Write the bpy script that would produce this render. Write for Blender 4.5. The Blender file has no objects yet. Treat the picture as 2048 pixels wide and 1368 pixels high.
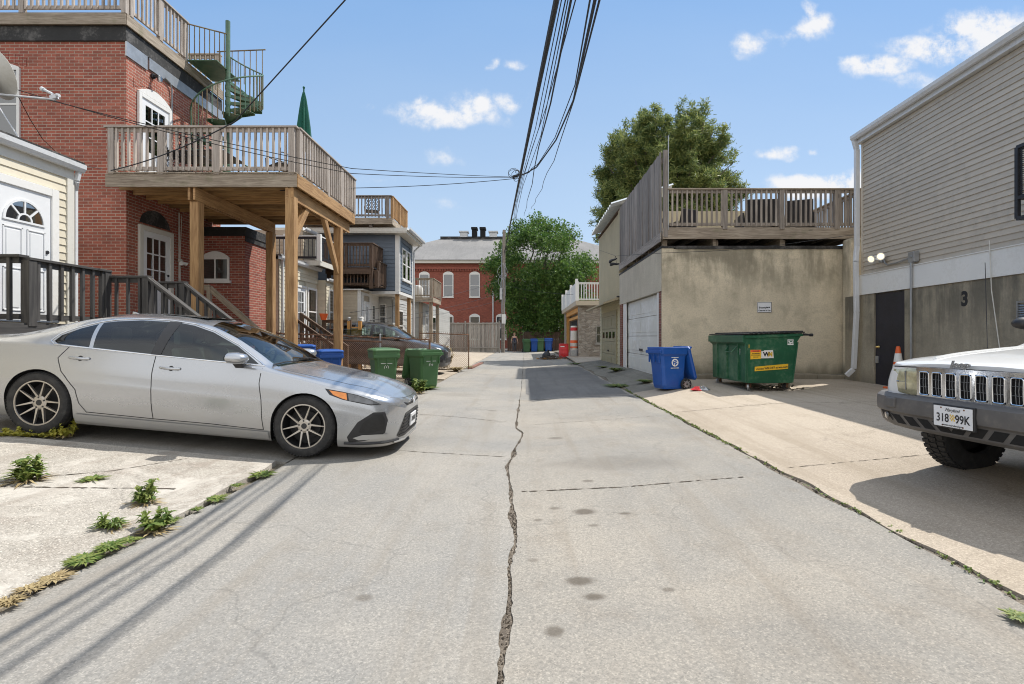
import bpy, bmesh, math, random
from mathutils import Vector, Matrix
from mathutils.bvhtree import BVHTree
random.seed(7)
SC = bpy.context.scene
COL = SC.collection
R = math.radians
# ---------------------------------------------------------------- camera, light, sky
F, CX, CY, EYE = 1024.0, 1050.0, 674.0, 1.4          # photograph's focal length and principal point (px), eye height (m)
cam = bpy.data.cameras.new("camera"); cam.lens = 18.0; cam.sensor_width = 36.0
cam.shift_x = (1024 - CX) / 2048; cam.shift_y = (CY - 684) / 2048
cam.clip_start = 0.05; cam.clip_end = 4000
camo = bpy.data.objects.new("camera", cam); COL.objects.link(camo)
camo.location = (0, 0, EYE); camo.rotation_euler = (R(90), 0, 0); SC.camera = camo
SUN = Vector((3.5, 2.3, 6.3)).normalized()
sl = bpy.data.lights.new("sun", 'SUN'); sl.energy = 3.0; sl.angle = R(0.5); sl.color = (1.0, 0.955, 0.88)
so = bpy.data.objects.new("sun", sl); COL.objects.link(so)
so.rotation_euler = (-SUN).to_track_quat('-Z', 'Y').to_euler(); so.location = (0, 0, 30)
SC.view_settings.view_transform = 'Standard'; SC.view_settings.look = 'None'
SC.view_settings.exposure = 0.80; SC.view_settings.gamma = 1.0
try:
    SC.cycles.use_denoising = True; SC.cycles.filter_width = 1.05
    SC.cycles.max_bounces = 8; SC.cycles.diffuse_bounces = 4; SC.cycles.transparent_max_bounces = 24
    SC.cycles.caustics_reflective = False; SC.cycles.caustics_refractive = False
except Exception:
    pass
W = bpy.data.worlds.new("World"); SC.world = W; W.use_nodes = True
def nd(nt, t, ins=None, **kw):
    n = nt.nodes.new(t)
    for k, v in kw.items(): setattr(n, k, v)
    for k, v in (ins or {}).items():
        if isinstance(v, bpy.types.NodeSocket): nt.links.new(v, n.inputs[k])
        else: n.inputs[k].default_value = v
    return n
def mth(nt, op, a, b=0.0, c=None, clamp=False):
    d = {0: a, 1: b}
    if c is not None: d[2] = c
    return nd(nt, 'ShaderNodeMath', d, operation=op, use_clamp=clamp).outputs[0]
def build_world():
    nt = W.node_tree; nt.nodes.clear()
    sky = nd(nt, 'ShaderNodeTexSky', sky_type='NISHITA', sun_disc=False, sun_elevation=math.asin(SUN.z),
             sun_rotation=math.atan2(SUN.x, SUN.y), altitude=0.0, air_density=1.0, dust_density=0.6, ozone_density=2.0)
    tc = nd(nt, 'ShaderNodeTexCoord')
    sp = nd(nt, 'ShaderNodeSeparateXYZ', {0: tc.outputs['Generated']})
    yy = mth(nt, 'MAXIMUM', sp.outputs[1], 0.02)
    u = mth(nt, 'DIVIDE', sp.outputs[0], yy); v = mth(nt, 'DIVIDE', sp.outputs[2], yy)
    uv = nd(nt, 'ShaderNodeCombineXYZ', {0: u, 1: v}).outputs[0]
    n1 = nd(nt, 'ShaderNodeTexNoise', {'Vector': uv, 'Scale': 9.0, 'Detail': 8.0, 'Roughness': 0.62})
    n2 = nd(nt, 'ShaderNodeTexNoise', {'Vector': uv, 'Scale': 42.0, 'Detail': 9.0, 'Roughness': 0.68})
    # clouds: centre and half-size of each bank, as slopes (east, up) of the direction of view
    banks = [(-.155, .432, .125, .030, 1), (-.10, .447, .06, .035, 1.1), (-.03, .46, .05, .022, .9), (-.20, .455, .03, .018, .7), (-.16, .35, .05, .02, .5),
             (.56, .61, .045, .035, 1), (.555, .645, .02, .03, .8), (.44, .565, .05, .03, .9), (.50, .585, .05, .02, .5), (.485, .362, .045, .016, 1), (.56, .372, .02, .010, .6),
             (.69, .53, .085, .03, 1.1), (.80, .565, .12, .035, 1.1), (.90, .60, .12, .05, 1.2), (.76, .50, .08, .022, .6), (.58, .293, .13, .030, 1.6), (.66, .305, .08, .026, 1.5),
             (-.07, .53, .025, .014, .7), (-.02, .535, .03, .014, .7), (-.30, .452, .03, .015, .4), (-.16, .26, .06, .015, .4), (-.30, .31, .08, .012, .35),
             (-1.5, .5, .4, .06, 1), (1.6, .5, .4, .08, 1), (1.5, .9, .4, .10, 1), (-.9, 1.1, .3, .08, .8)]
    wv = nd(nt, 'ShaderNodeTexNoise', {'Vector': uv, 'Scale': 14.0, 'Detail': 5.0}).outputs[1]
    uw = nd(nt, 'ShaderNodeVectorMath', {0: uv, 1: nd(nt, 'ShaderNodeVectorMath', {0: nd(nt, 'ShaderNodeVectorMath', {0: wv, 1: (.5, .5, .5)}, operation='SUBTRACT').outputs[0], 1: (.10, .06, 0)}, operation='MULTIPLY').outputs[0]}, operation='ADD').outputs[0]
    acc = None
    for cu, cv, su, sv, st in banks:
        d = nd(nt, 'ShaderNodeVectorMath', {0: uw, 1: (cu, cv, 0)}, operation='SUBTRACT').outputs[0]
        d = nd(nt, 'ShaderNodeVectorMath', {0: d, 1: (1 / su, 1 / sv, 0)}, operation='MULTIPLY').outputs[0]
        ln = nd(nt, 'ShaderNodeVectorMath', {0: d}, operation='LENGTH').outputs['Value']
        m = mth(nt, 'MULTIPLY', mth(nt, 'SUBTRACT', 1.25, ln, clamp=True), st)
        acc = m if acc is None else mth(nt, 'MAXIMUM', acc, m)
    nn = mth(nt, 'ADD', mth(nt, 'MULTIPLY', n1.outputs[0], 2.6), mth(nt, 'MULTIPLY', n2.outputs[0], 1.5))
    c = mth(nt, 'MULTIPLY', acc, mth(nt, 'SUBTRACT', nn, 1.35))
    c = nd(nt, 'ShaderNodeMapRange', {0: c, 1: 0.14, 2: 0.85, 3: 0.0, 4: 0.95}, interpolation_type='SMOOTHSTEP').outputs[0]
    # summer haze: pale at the horizon, clear blue above, plus unseen white sky added behind the viewer and overhead to fill shade
    n3 = nd(nt, 'ShaderNodeTexNoise', {'Vector': nd(nt, 'ShaderNodeVectorMath', {0: uv, 1: (1, 3, 1)}, operation='MULTIPLY').outputs[0], 'Scale': 2.2, 'Detail': 5.0}).outputs[0]
    up = nd(nt, 'ShaderNodeMapRange', {0: mth(nt, 'MULTIPLY_ADD', n3, .12, mth(nt, 'SUBTRACT', v, .06)), 1: 0.0, 2: 0.66}).outputs[0]
    hz = nd(nt, 'ShaderNodeMix', {'Factor': up, 6: (2.25, 2.75, 3.25, 1), 7: (.98, 1.75, 3.0, 1)}, data_type='RGBA').outputs[2]
    base = nd(nt, 'ShaderNodeMix', {'Factor': 0.88, 6: sky.outputs[0], 7: hz}, data_type='RGBA').outputs[2]
    n4 = nd(nt, 'ShaderNodeTexNoise', {'Vector': tc.outputs['Generated'], 'Scale': 2.6, 'Detail': 7.0}).outputs[0]
    bk = nd(nt, 'ShaderNodeMapRange', {0: mth(nt, 'MULTIPLY_ADD', n4, .5, sp.outputs[1]), 1: 0.20, 2: -0.45, 3: 0.0, 4: 0.9}, interpolation_type='SMOOTHSTEP').outputs[0]
    ov = nd(nt, 'ShaderNodeMapRange', {0: mth(nt, 'MULTIPLY_ADD', n4, .3, sp.outputs[2]), 1: 0.82, 2: 1.1, 3: 0.0, 4: 0.6}, interpolation_type='SMOOTHSTEP').outputs[0]
    base = nd(nt, 'ShaderNodeMix', {'Factor': mth(nt, 'MAXIMUM', bk, ov), 6: base, 7: (5.4, 5.35, 5.25, 1)}, data_type='RGBA').outputs[2]
    warm = nd(nt, 'ShaderNodeMix', {'Factor': c, 6: base, 7: (3.6, 3.6, 3.65, 1)}, data_type='RGBA')
    bg = nd(nt, 'ShaderNodeBackground', {'Color': warm.outputs[2], 'Strength': 0.15})
    out = nd(nt, 'ShaderNodeOutputWorld', {0: bg.outputs[0]})
build_world()

# ---------------------------------------------------------------- mesh helpers
def P(px, py, Z):
    """a point of the place seen at pixel (px, py) of the photograph, Z metres down the alley"""
    return Vector(((px - CX) / F * Z, Z, EYE - (py - CY) / F * Z))
class Frame:
    """a wall's own frame: o = corner, r = along the wall (viewer's right), n = outward"""
    def __init__(s, o, r):
        s.o = Vector(o); s.r = Vector(r).normalized(); s.z = Vector((0, 0, 1)); s.n = s.r.cross(s.z)
    def p(s, u, v, d=0.0): return s.o + s.r * u + s.z * v + s.n * d
class MB:
    def __init__(s): s.v = []; s.f = []; s.u = []
    def add(s, pts, faces, uvs=None):
        b = len(s.v); s.v += [Vector(p) for p in pts]
        for i, f in enumerate(faces):
            s.f.append([b + k for k in f]); s.u.append(uvs[i] if uvs else None)
        return s
    def hexa(s, p, uvdir=None):
        """8 points: bottom 0-3 counter-clockwise from above, top 4-7"""
        fs = [(3, 2, 1, 0), (4, 5, 6, 7), (0, 1, 5, 4), (1, 2, 6, 5), (2, 3, 7, 6), (3, 0, 4, 7)]
        return s.add(p, fs, uvdir)
    def box(s, x0, x1, y0, y1, z0, z1):
        return s.hexa([(x0, y0, z0), (x1, y0, z0), (x1, y1, z0), (x0, y1, z0), (x0, y0, z1), (x1, y0, z1), (x1, y1, z1), (x0, y1, z1)])
    def fbox(s, fr, u0, u1, v0, v1, d0, d1):
        return s.hexa([fr.p(u0, v0, d1), fr.p(u1, v0, d1), fr.p(u1, v0, d0), fr.p(u0, v0, d0),
                       fr.p(u0, v1, d1), fr.p(u1, v1, d1), fr.p(u1, v1, d0), fr.p(u0, v1, d0)])
    def beam(s, a, b, w, h, up=(0, 0, 1)):
        a = Vector(a); b = Vector(b); d = b - a; L = d.length; d = d / L
        up = Vector(up)
        if abs(d.dot(up)) > .98: up = Vector((0, 1, 0))
        x = d.cross(up).normalized(); y = x.cross(d).normalized()
        x *= w / 2; y *= h / 2; o = random.random() * 7
        pts = [a - x - y, a + x - y, b + x - y, b - x - y, a - x + y, a + x + y, b + x + y, b - x + y]
        uh = [(o, o), (o, o + w), (o + L, o + w), (o + L, o)]
        uw = [(o, o), (o + w, o), (o + w, o + h), (o, o + h)]
        uvs = [[(o + L, 0 + o), (o + L, w + o), (o, w + o), (o, o)], [(o, o), (o, o + w), (o + L, o + w), (o + L, o)], uw,
               [(o, o), (o + L, o), (o + L, o + h), (o, o + h)], uw, [(o + L, o), (o, o), (o, o + h), (o + L, o + h)]]
        return s.hexa(pts, uvs)
    def tube(s, pts, r, n=8, cap=True, r2=None):
        pts = [Vector(p) for p in pts]; N = len(pts); b = []
        t0 = (pts[1] - pts[0]).normalized(); up = Vector((0, 0, 1)) if abs(t0.z) < .95 else Vector((0, 1, 0))
        x = t0.cross(up).normalized()
        for i, p in enumerate(pts):
            t = (pts[min(i + 1, N - 1)] - pts[max(i - 1, 0)]).normalized()
            x = (x - t * x.dot(t)).normalized(); y = t.cross(x)
            rr = r if r2 is None else r + (r2 - r) * i / (N - 1)
            b += [p + (x * math.cos(2 * math.pi * k / n) + y * math.sin(2 * math.pi * k / n)) * rr for k in range(n)]
        fs = [[i * n + k, i * n + (k + 1) % n, (i + 1) * n + (k + 1) % n, (i + 1) * n + k] for i in range(N - 1) for k in range(n)]
        if cap: fs += [list(range(n))[::-1], [(N - 1) * n + k for k in range(n)]]
        return s.add(b, fs)
    def lathe(s, prof, n=24, M=Matrix(), cap=False, a0=0.0, a1=2 * math.pi):
        full = abs(a1 - a0 - 2 * math.pi) < 1e-6; m = n if full else n + 1
        pts = [M @ Vector((r * math.cos(a0 + (a1 - a0) * k / n), r * math.sin(a0 + (a1 - a0) * k / n), z)) for r, z in prof for k in range(m)]
        fs = [[i * m + k, i * m + (k + 1) % m, (i + 1) * m + (k + 1) % m, (i + 1) * m + k] for i in range(len(prof) - 1) for k in range(n)]
        if cap: fs += [list(range(m))[::-1], [(len(prof) - 1) * m + k for k in range(m)]]
        return s.add(pts, fs)
    def prism(s, poly, vec):
        n = len(poly); vec = Vector(vec); a = [Vector(p) for p in poly]
        return s.add(a + [p + vec for p in a], [list(range(n))[::-1], list(range(n, 2 * n))] + [[i, (i + 1) % n, n + (i + 1) % n, n + i] for i in range(n)])
    def quad(s, a, b, c, d): return s.add([a, b, c, d], [(0, 1, 2, 3)])
    def build(s, name, mat, parent=None, smooth=False, bevel=0.0, loc=None, fix=False, ang=38):
        me = bpy.data.meshes.new(name); me.from_pydata([tuple(v) for v in s.v], [], s.f); me.update()
        if fix:
            bm = bmesh.new(); bm.from_mesh(me); bmesh.ops.recalc_face_normals(bm, faces=bm.faces); bm.to_mesh(me); bm.free(); me.update()
        ul = me.uv_layers.new(name="UVMap").data
        for pl in me.polygons:
            cu = s.u[pl.index] if not fix else None
            nn = pl.normal; ax = max(range(3), key=lambda i: abs(nn[i]))
            for j, li in enumerate(pl.loop_indices):
                if cu: ul[li].uv = cu[j]
                else:
                    c = me.vertices[me.loops[li].vertex_index].co
                    ul[li].uv = (c.y, c.z) if ax == 0 else ((c.x, c.z) if ax == 1 else (c.x, c.y))
        if smooth:
            me.polygons.foreach_set('use_smooth', [True] * len(me.polygons)); me.set_sharp_from_angle(angle=R(ang))
        if mat: me.materials.append(mat)
        o = bpy.data.objects.new(name, me); COL.objects.link(o)
        if parent is not None: attach(o, parent)
        if bevel:
            b = o.modifiers.new('bevel', 'BEVEL'); b.width = bevel; b.segments = 2; b.limit_method = 'ANGLE'; b.angle_limit = R(40)
        return o
def wm(o):
    """world matrix without waiting for the depsgraph"""
    m = Matrix.LocRotScale(o.location, o.rotation_euler, o.scale)
    return m if o.parent is None else wm(o.parent) @ o.matrix_parent_inverse @ m
def attach(o, parent):
    o.parent = parent; o.matrix_parent_inverse = wm(parent).inverted()
def tag(o, label=None, cat=None, group=None, kind=None):
    if label: o['label'] = label
    if cat: o['category'] = cat
    if group: o['group'] = group
    if kind: o['kind'] = kind
    return o
def thing(name, label, cat, loc=(0, 0, 0), group=None):
    e = bpy.data.objects.new(name, None); COL.objects.link(e); e.location = loc; e.empty_display_size = .2
    return tag(e, label, cat, group)
def copy_tree(o, parent=None):
    c = o.copy(); COL.objects.link(c)
    if parent is not None: c.parent = parent
    for ch in [k for k in bpy.data.objects if k.parent == o]: copy_tree(ch, c)
    return c
def rnd(a, b): return random.uniform(a, b)
def lerp(a, b, t): return a + (b - a) * t
def sst(a, b, x):
    t = min(max((x - a) / (b - a), 0), 1); return t * t * (3 - 2 * t)

# ---------------------------------------------------------------- materials
def mat0(name, col=(.5, .5, .5), rough=.6, metal=0.0, **ins):
    m = bpy.data.materials.new(name); m.use_nodes = True; nt = m.node_tree; b = nt.nodes['Principled BSDF']
    b.inputs['Base Color'].default_value = (*col, 1); b.inputs['Roughness'].default_value = rough; b.inputs['Metallic'].default_value = metal
    for k, v in ins.items(): b.inputs[k.replace('_', ' ')].default_value = v
    return m, nt, b
def mixc(nt, f, a, b, mode='MIX'):
    return nd(nt, 'ShaderNodeMix', {'Factor': f, 6: a if isinstance(a, bpy.types.NodeSocket) else (*a, 1), 7: b if isinstance(b, bpy.types.NodeSocket) else (*b, 1)}, data_type='RGBA', blend_type=mode).outputs[2]
def rng(nt, x, a, b, c=0.0, d=1.0): return nd(nt, 'ShaderNodeMapRange', {0: x, 1: a, 2: b, 3: c, 4: d}, interpolation_type='SMOOTHSTEP').outputs[0]
def noise(nt, vec, sc, det=4.0, ro=.55, dist=0.0):
    return nd(nt, 'ShaderNodeTexNoise', {'Vector': vec, 'Scale': sc, 'Detail': det, 'Roughness': ro, 'Distortion': dist}).outputs[0]
def vmul(nt, v, s): return nd(nt, 'ShaderNodeVectorMath', {0: v, 1: s}, operation='MULTIPLY').outputs[0]
def bump(nt, b, h, st=.3, d=.01):
    n = nd(nt, 'ShaderNodeBump', {'Height': h, 'Strength': st, 'Distance': d}); nt.links.new(n.outputs[0], b.inputs['Normal'])
def paint(name, col, rough=.5, var=.12, sc=3.0, metal=0.0, bmp=0.0, dirt=None, dirtamt=.3, **ins):
    """painted / moulded surface with faint uneven wear"""
    m, nt, b = mat0(name, col, rough, metal, **ins)
    tc = nd(nt, 'ShaderNodeTexCoord').outputs['Object']
    n = noise(nt, tc, sc, 6.0, .6); n2 = noise(nt, tc, sc * 9, 4.0, .6)
    c = mixc(nt, rng(nt, n, .3, .7), [k * (1 - var) for k in col], [min(1, k * (1 + var)) for k in col])
    if dirt: c = mixc(nt, mth(nt, 'MULTIPLY', rng(nt, mth(nt, 'MULTIPLY_ADD', n2, .4, mth(nt, 'MULTIPLY', n, .6)), .48, .66), dirtamt), c, dirt)
    if name.endswith('vinyl'):
        q = mth(nt, 'MULTIPLY_ADD', nd(nt, 'ShaderNodeNewGeometry').outputs['Random Per Island'], .12, .94); c = mixc(nt, 1.0, c, nd(nt, 'ShaderNodeCombineXYZ', {0: q, 1: q, 2: q}).outputs[0], 'MULTIPLY')
    nt.links.new(c, b.inputs['Base Color'])
    nt.links.new(mth(nt, 'MULTIPLY_ADD', n2, .22, rough - .11), b.inputs['Roughness'])
    if bmp: bump(nt, b, n2, .4, bmp)
    return m
def wood(name, c1, c2, rough=.8, tint=.35, bmp=.004, green=0.0):
    m, nt, b = mat0(name, c1, rough)
    uv = nd(nt, 'ShaderNodeTexCoord').outputs['UV']
    isl = nd(nt, 'ShaderNodeNewGeometry').outputs['Random Per Island']
    off = nd(nt, 'ShaderNodeCombineXYZ', {0: mth(nt, 'MULTIPLY', isl, 37.0), 1: mth(nt, 'MULTIPLY', isl, 91.0)}).outputs[0]
    v = nd(nt, 'ShaderNodeVectorMath', {0: uv, 1: off}, operation='ADD').outputs[0]
    g = noise(nt, vmul(nt, v, (1.4, 26, 1)), 1.6, 7.0, .62, .9)
    g2 = noise(nt, vmul(nt, v, (.7, 5, 1)), 1.3, 4.0, .6, 1.2)
    kn = nd(nt, 'ShaderNodeTexVoronoi', {'Vector': vmul(nt, v, (1.1, 4.2, 1)), 'Scale': 1.0}).outputs['Distance']
    c = mixc(nt, rng(nt, mth(nt, 'MULTIPLY_ADD', g, .6, mth(nt, 'MULTIPLY', g2, .4)), .36, .64), c1, c2)
    c = mixc(nt, rng(nt, kn, .05, .10, .65, 0), c, [k * .35 for k in c1])
    tone = mth(nt, 'MULTIPLY_ADD', isl, tint, 1 - tint / 2)
    c = mixc(nt, 1.0, c, nd(nt, 'ShaderNodeCombineXYZ', {0: tone, 1: tone, 2: tone}).outputs[0], 'MULTIPLY')
    if green: c = mixc(nt, mth(nt, 'MULTIPLY', rng(nt, noise(nt, v, 2.3, 5.0), .56, .68), green), c, (.10, .115, .035))
    nt.links.new(c, b.inputs['Base Color']); bump(nt, b, g, .5, bmp)
    return m
def brick(name, a, b_, mortar, bw=.203, bh=.0677, ms=.006, dirt=.25, off=0.0):
    m, nt, b = mat0(name, a, .85)
    uv = nd(nt, 'ShaderNodeTexCoord').outputs['UV']
    tx = nd(nt, 'ShaderNodeTexBrick', {'Vector': uv, 'Color1': (*a, 1), 'Color2': (*b_, 1), 'Mortar': (*mortar, 1), 'Scale': 1.0, 'Mortar Size': ms,
            'Mortar Smooth': .25, 'Bias': -.1, 'Brick Width': bw, 'Row Height': bh}, offset=.5)
    n = noise(nt, uv, 1.1, 6.0, .6); n2 = noise(nt, uv, 45.0, 3.0)
    # per-brick tone
    cell = nd(nt, 'ShaderNodeTexWhiteNoise', {'Vector': nd(nt, 'ShaderNodeVectorMath', {0: vmul(nt, uv, (1 / bw, 1 / bh, 0))}, operation='FLOOR').outputs[0]}, noise_dimensions='2D').outputs[0]
    c = mixc(nt, 1.0, tx.outputs[0], nd(nt, 'ShaderNodeCombineXYZ', {0: mth(nt, 'MULTIPLY_ADD', cell, .35, .82), 1: mth(nt, 'MULTIPLY_ADD', cell, .3, .85), 2: mth(nt, 'MULTIPLY_ADD', cell, .3, .85)}).outputs[0], 'MULTIPLY')
    c = mixc(nt, mth(nt, 'MULTIPLY', rng(nt, n, .45, .75), dirt), c, [k * .45 for k in a])
    c = mixc(nt, mth(nt, 'MULTIPLY', n2, .25), c, [k * .6 for k in a])
    nt.links.new(c, b.inputs['Base Color'])
    bump(nt, b, mth(nt, 'SUBTRACT', mth(nt, 'MULTIPLY', n2, .25), tx.outputs[1]), .6, .008)
    return m
def concrete(name, a, b_, sc=1.0, speck=.5, stain=(.12, .10, .08), stamt=.35, spots=None, bmp=.004, light=None):
    m, nt, b = mat0(name, a, .9)
    uv = nd(nt, 'ShaderNodeTexCoord').outputs['Object']
    big = noise(nt, uv, .35 * sc, 6.0, .6, .4); mid = noise(nt, uv, 2.2 * sc, 7.0, .65); fine = noise(nt, uv, 60.0, 4.0, .7)
    ag = nd(nt, 'ShaderNodeTexVoronoi', {'Vector': uv, 'Scale': 150.0}).outputs
    c = mixc(nt, rng(nt, big, .32, .68), a, b_)
    c = mixc(nt, mth(nt, 'MULTIPLY', rng(nt, mid, .5, .72), stamt), c, stain)
    sp = nd(nt, 'ShaderNodeSeparateColor', {0: ag['Color']}).outputs[0]
    c = mixc(nt, mth(nt, 'MULTIPLY', rng(nt, sp, .80, .9), speck), c, [min(1, k * 1.55) for k in b_])
    c = mixc(nt, mth(nt, 'MULTIPLY', rng(nt, sp, .16, .06), speck), c, [k * .42 for k in a])
    c = mixc(nt, mth(nt, 'MULTIPLY', rng(nt, fine, .42, .60), .36), c, [k * .5 for k in a])
    c = mixc(nt, mth(nt, 'MULTIPLY', rng(nt, noise(nt, uv, 17.0, 4.0, .7), .56, .70), .22), c, [k * .45 for k in a])
    if light: c = mixc(nt, mth(nt, 'MULTIPLY', rng(nt, noise(nt, uv, 1.1, 8.0, .72, .6), .47, .62), .8), c, light)
    # hairline cracks and old pour marks
    cr = nd(nt, 'ShaderNodeTexVoronoi', {'Vector': nd(nt, 'ShaderNodeVectorMath', {0: uv, 1: nd(nt, 'ShaderNodeTexNoise', {'Vector': uv, 'Scale': 1.4, 'Detail': 6.0}).outputs[1]}, operation='ADD').outputs[0], 'Scale': .42}, feature='DISTANCE_TO_EDGE').outputs[0]
    tr = noise(nt, vmul(nt, uv, (2.6, .14, 1)), 1.5, 5.0, .6)
    c = mixc(nt, mth(nt, 'MULTIPLY', rng(nt, tr, .48, .70), .36), c, stain)
    c = mixc(nt, mth(nt, 'MULTIPLY', rng(nt, cr, .006, .001), .25), c, [k * .35 for k in a])
    for (sx, sy, rx, ry, k) in (spots or []):
        d = nd(nt, 'ShaderNodeVectorMath', {0: uv, 1: (sx, sy, 0)}, operation='SUBTRACT').outputs[0]
        d = nd(nt, 'ShaderNodeVectorMath', {0: vmul(nt, d, (1 / rx, 1 / ry, 0))}, operation='LENGTH').outputs['Value']
        d = mth(nt, 'ADD', d, mth(nt, 'ADD', mth(nt, 'MULTIPLY_ADD', mid, 2.0, -1.0), mth(nt, 'MULTIPLY_ADD', fine, 1.4, -.7)))
        c = mixc(nt, mth(nt, 'MULTIPLY', rng(nt, d, 1.2, .45), k), c, (.085, .068, .05))
    nt.links.new(c, b.inputs['Base Color'])
    bump(nt, b, mth(nt, 'ADD', mth(nt, 'MULTIPLY', fine, .7), mth(nt, 'MULTIPLY', mid, .8)), .55, bmp)
    return m
def stucco(name, a, b_, mold, z0, z1, amt=.9, base=0.35, sx=1.5, rough=.92):
    """rendered wall with mould streaks that run down from the coping (z1) and a damp band at the foot (z0)"""
    m, nt, b = mat0(name, a, rough)
    uv = nd(nt, 'ShaderNodeTexCoord').outputs['UV']; s = nd(nt, 'ShaderNodeSeparateXYZ', {0: uv})
    big = noise(nt, uv, .8, 6.0, .6); fine = noise(nt, uv, 26.0, 5.0, .7)
    c = mixc(nt, rng(nt, big, .35, .65), a, b_)
    streak = noise(nt, vmul(nt, uv, (sx, .32, 1)), 2.0, 8.0, .66)
    blot = noise(nt, uv, .62, 7.0, .65, .5)
    h = rng(nt, s.outputs[1], z1 - 1.9, z1 - .2)
    k = mth(nt, 'MULTIPLY', rng(nt, mth(nt, 'ADD', mth(nt, 'MULTIPLY', streak, .55), mth(nt, 'MULTIPLY', blot, .6)), .48, .66), h)
    c = mixc(nt, mth(nt, 'MULTIPLY', k, amt), c, mold)
    mo = noise(nt, uv, 2.1, 8.0, .68, .4)
    c = mixc(nt, mth(nt, 'MULTIPLY', rng(nt, mo, .47, .70), amt * .42), c, mold)
    low = mth(nt, 'MULTIPLY', rng(nt, mth(nt, 'ADD', s.outputs[1], mth(nt, 'MULTIPLY', streak, -.5)), z0 + .25, z0 - .25), base)
    c = mixc(nt, low, c, [q * .9 for q in mold])
    c = mixc(nt, mth(nt, 'MULTIPLY', rng(nt, fine, .42, .66), .34), c, [q * .5 for q in a])
    nt.links.new(c, b.inputs['Base Color']); bump(nt, b, fine, .7, .012)
    return m
def glass(name, tint=(.25, .3, .3), refl=.10, rough=.02):
    m = bpy.data.materials.new(name); m.use_nodes = True; nt = m.node_tree; nt.nodes.clear()
    t = nd(nt, 'ShaderNodeBsdfTransparent', {0: (*tint, 1)}); g = nd(nt, 'ShaderNodeBsdfGlossy', {0: (1, 1, 1, 1), 'Roughness': rough})
    fr = nd(nt, 'ShaderNodeFresnel', {0: 1.5}); f = mth(nt, 'ADD', fr.outputs[0], refl, clamp=True)
    mx = nd(nt, 'ShaderNodeMixShader', {0: f, 1: t.outputs[0], 2: g.outputs[0]})
    nd(nt, 'ShaderNodeOutputMaterial', {0: mx.outputs[0]}); return m
def leafmat(name, a, b_, sc=1.2, trans=.3, rough=.55):
    m, nt, b = mat0(name, a, rough)
    isl = nd(nt, 'ShaderNodeNewGeometry').outputs['Random Per Island']
    n = noise(nt, nd(nt, 'ShaderNodeTexCoord').outputs['Object'], sc, 3.0)
    c = mixc(nt, rng(nt, mth(nt, 'MULTIPLY_ADD', isl, .55, mth(nt, 'MULTIPLY', n, .45)), .2, .8), a, b_)
    nt.links.new(c, b.inputs['Base Color'])
    tr = nd(nt, 'ShaderNodeBsdfTranslucent', {0: c}); mx = nd(nt, 'ShaderNodeMixShader', {0: trans, 1: b.outputs[0], 2: tr.outputs[0]})
    nt.links.new(mx.outputs[0], nt.nodes['Material Output'].inputs[0]); return m
M = {}
M['brick'] = brick('red_brick', (.36, .100, .066), (.255, .068, .049), (.46, .36, .285), ms=.008)
M['brick_lt'] = brick('sunny_brick', (.39, .115, .072), (.28, .078, .053), (.46, .36, .285), ms=.008)  # lighter copy of the red brick, sunlight put into the colour
M['brick_far'] = brick('school_brick', (.34, .095, .062), (.26, .07, .05), (.26, .15, .11), ms=.004)
M['brick_pier'] = brick('pier_brick', (.26, .09, .06), (.17, .06, .045), (.36, .30, .24))
M['deck'] = wood('weathered_deck_wood', (.21, .165, .12), (.43, .36, .28), green=.3)
M['joist'] = wood('joist_wood', (.24, .135, .055), (.50, .31, .14), tint=1.0)
M['deckrail'] = wood('silvered_rail_wood', (.33, .28, .24), (.50, .44, .385), tint=.4)
M['post'] = wood('treated_post_wood', (.27, .145, .06), (.50, .305, .14), tint=.35, bmp=.008)
M['darkrail'] = wood('dark_weathered_rail', (.19, .16, .135), (.34, .295, .25), tint=.5)
M['grey_wood'] = wood('grey_board_wood', (.155, .135, .12), (.30, .265, .235), tint=.5)
M['fence_wood'] = wood('fence_board_wood', (.20, .185, .165), (.36, .335, .30), tint=.5)
M['brown_wood'] = wood('brown_stained_wood', (.07, .042, .028), (.14, .09, .06), tint=.4)
M['porch'] = wood('charcoal_painted_wood', (.038, .036, .036), (.080, .075, .070), rough=.6, tint=.3)
M['new_wood'] = wood('new_orange_timber', (.50, .24, .06), (.62, .34, .12))
M['cream'] = paint('cream_vinyl', (.66, .60, .47), .45, .05, 1.2, dirt=(.42, .36, .26), dirtamt=.25)
M['tan'] = paint('tan_vinyl', (.52, .44, .33), .5, .06, 1.2, dirt=(.3, .25, .18), dirtamt=.25)
M['taupe'] = paint('taupe_vinyl', (.50, .44, .36), .5, .05, .8, dirt=(.22, .2, .17), dirtamt=.3)
M['blue_side'] = paint('slate_blue_cladding', (.115, .145, .185), .55, .06, 1.0)
M['grey_side'] = paint('pale_grey_vinyl', (.48, .48, .46), .5, .06, 1.2)
M['yel_side'] = paint('yellowed_siding', (.60, .55, .37), .6, .08, 1.5, dirt=(.3, .26, .15), dirtamt=.4)
M['white'] = paint('white_paint', (.78, .77, .74), .45, .03, 2.0, dirt=(.5, .47, .41), dirtamt=.25)
M['white_door'] = paint('white_door_paint', (.76, .77, .78), .4, .03, 2.0)
M['offwhite'] = paint('off_white_trim', (.66, .64, .58), .5, .05, 2.0, dirt=(.4, .36, .28), dirtamt=.3)
M['alu'] = paint('white_aluminium', (.66, .67, .68), .38, .05, 2.0, dirt=(.4, .4, .38), dirtamt=.3)
M['galv'] = paint('galvanised_metal', (.42, .43, .44), .42, .12, 6.0, .7)
M['rust'] = paint('rusty_steel', (.20, .105, .06), .8, .3, 9.0, .3, dirt=(.30, .2, .14), dirtamt=.7)
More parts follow.
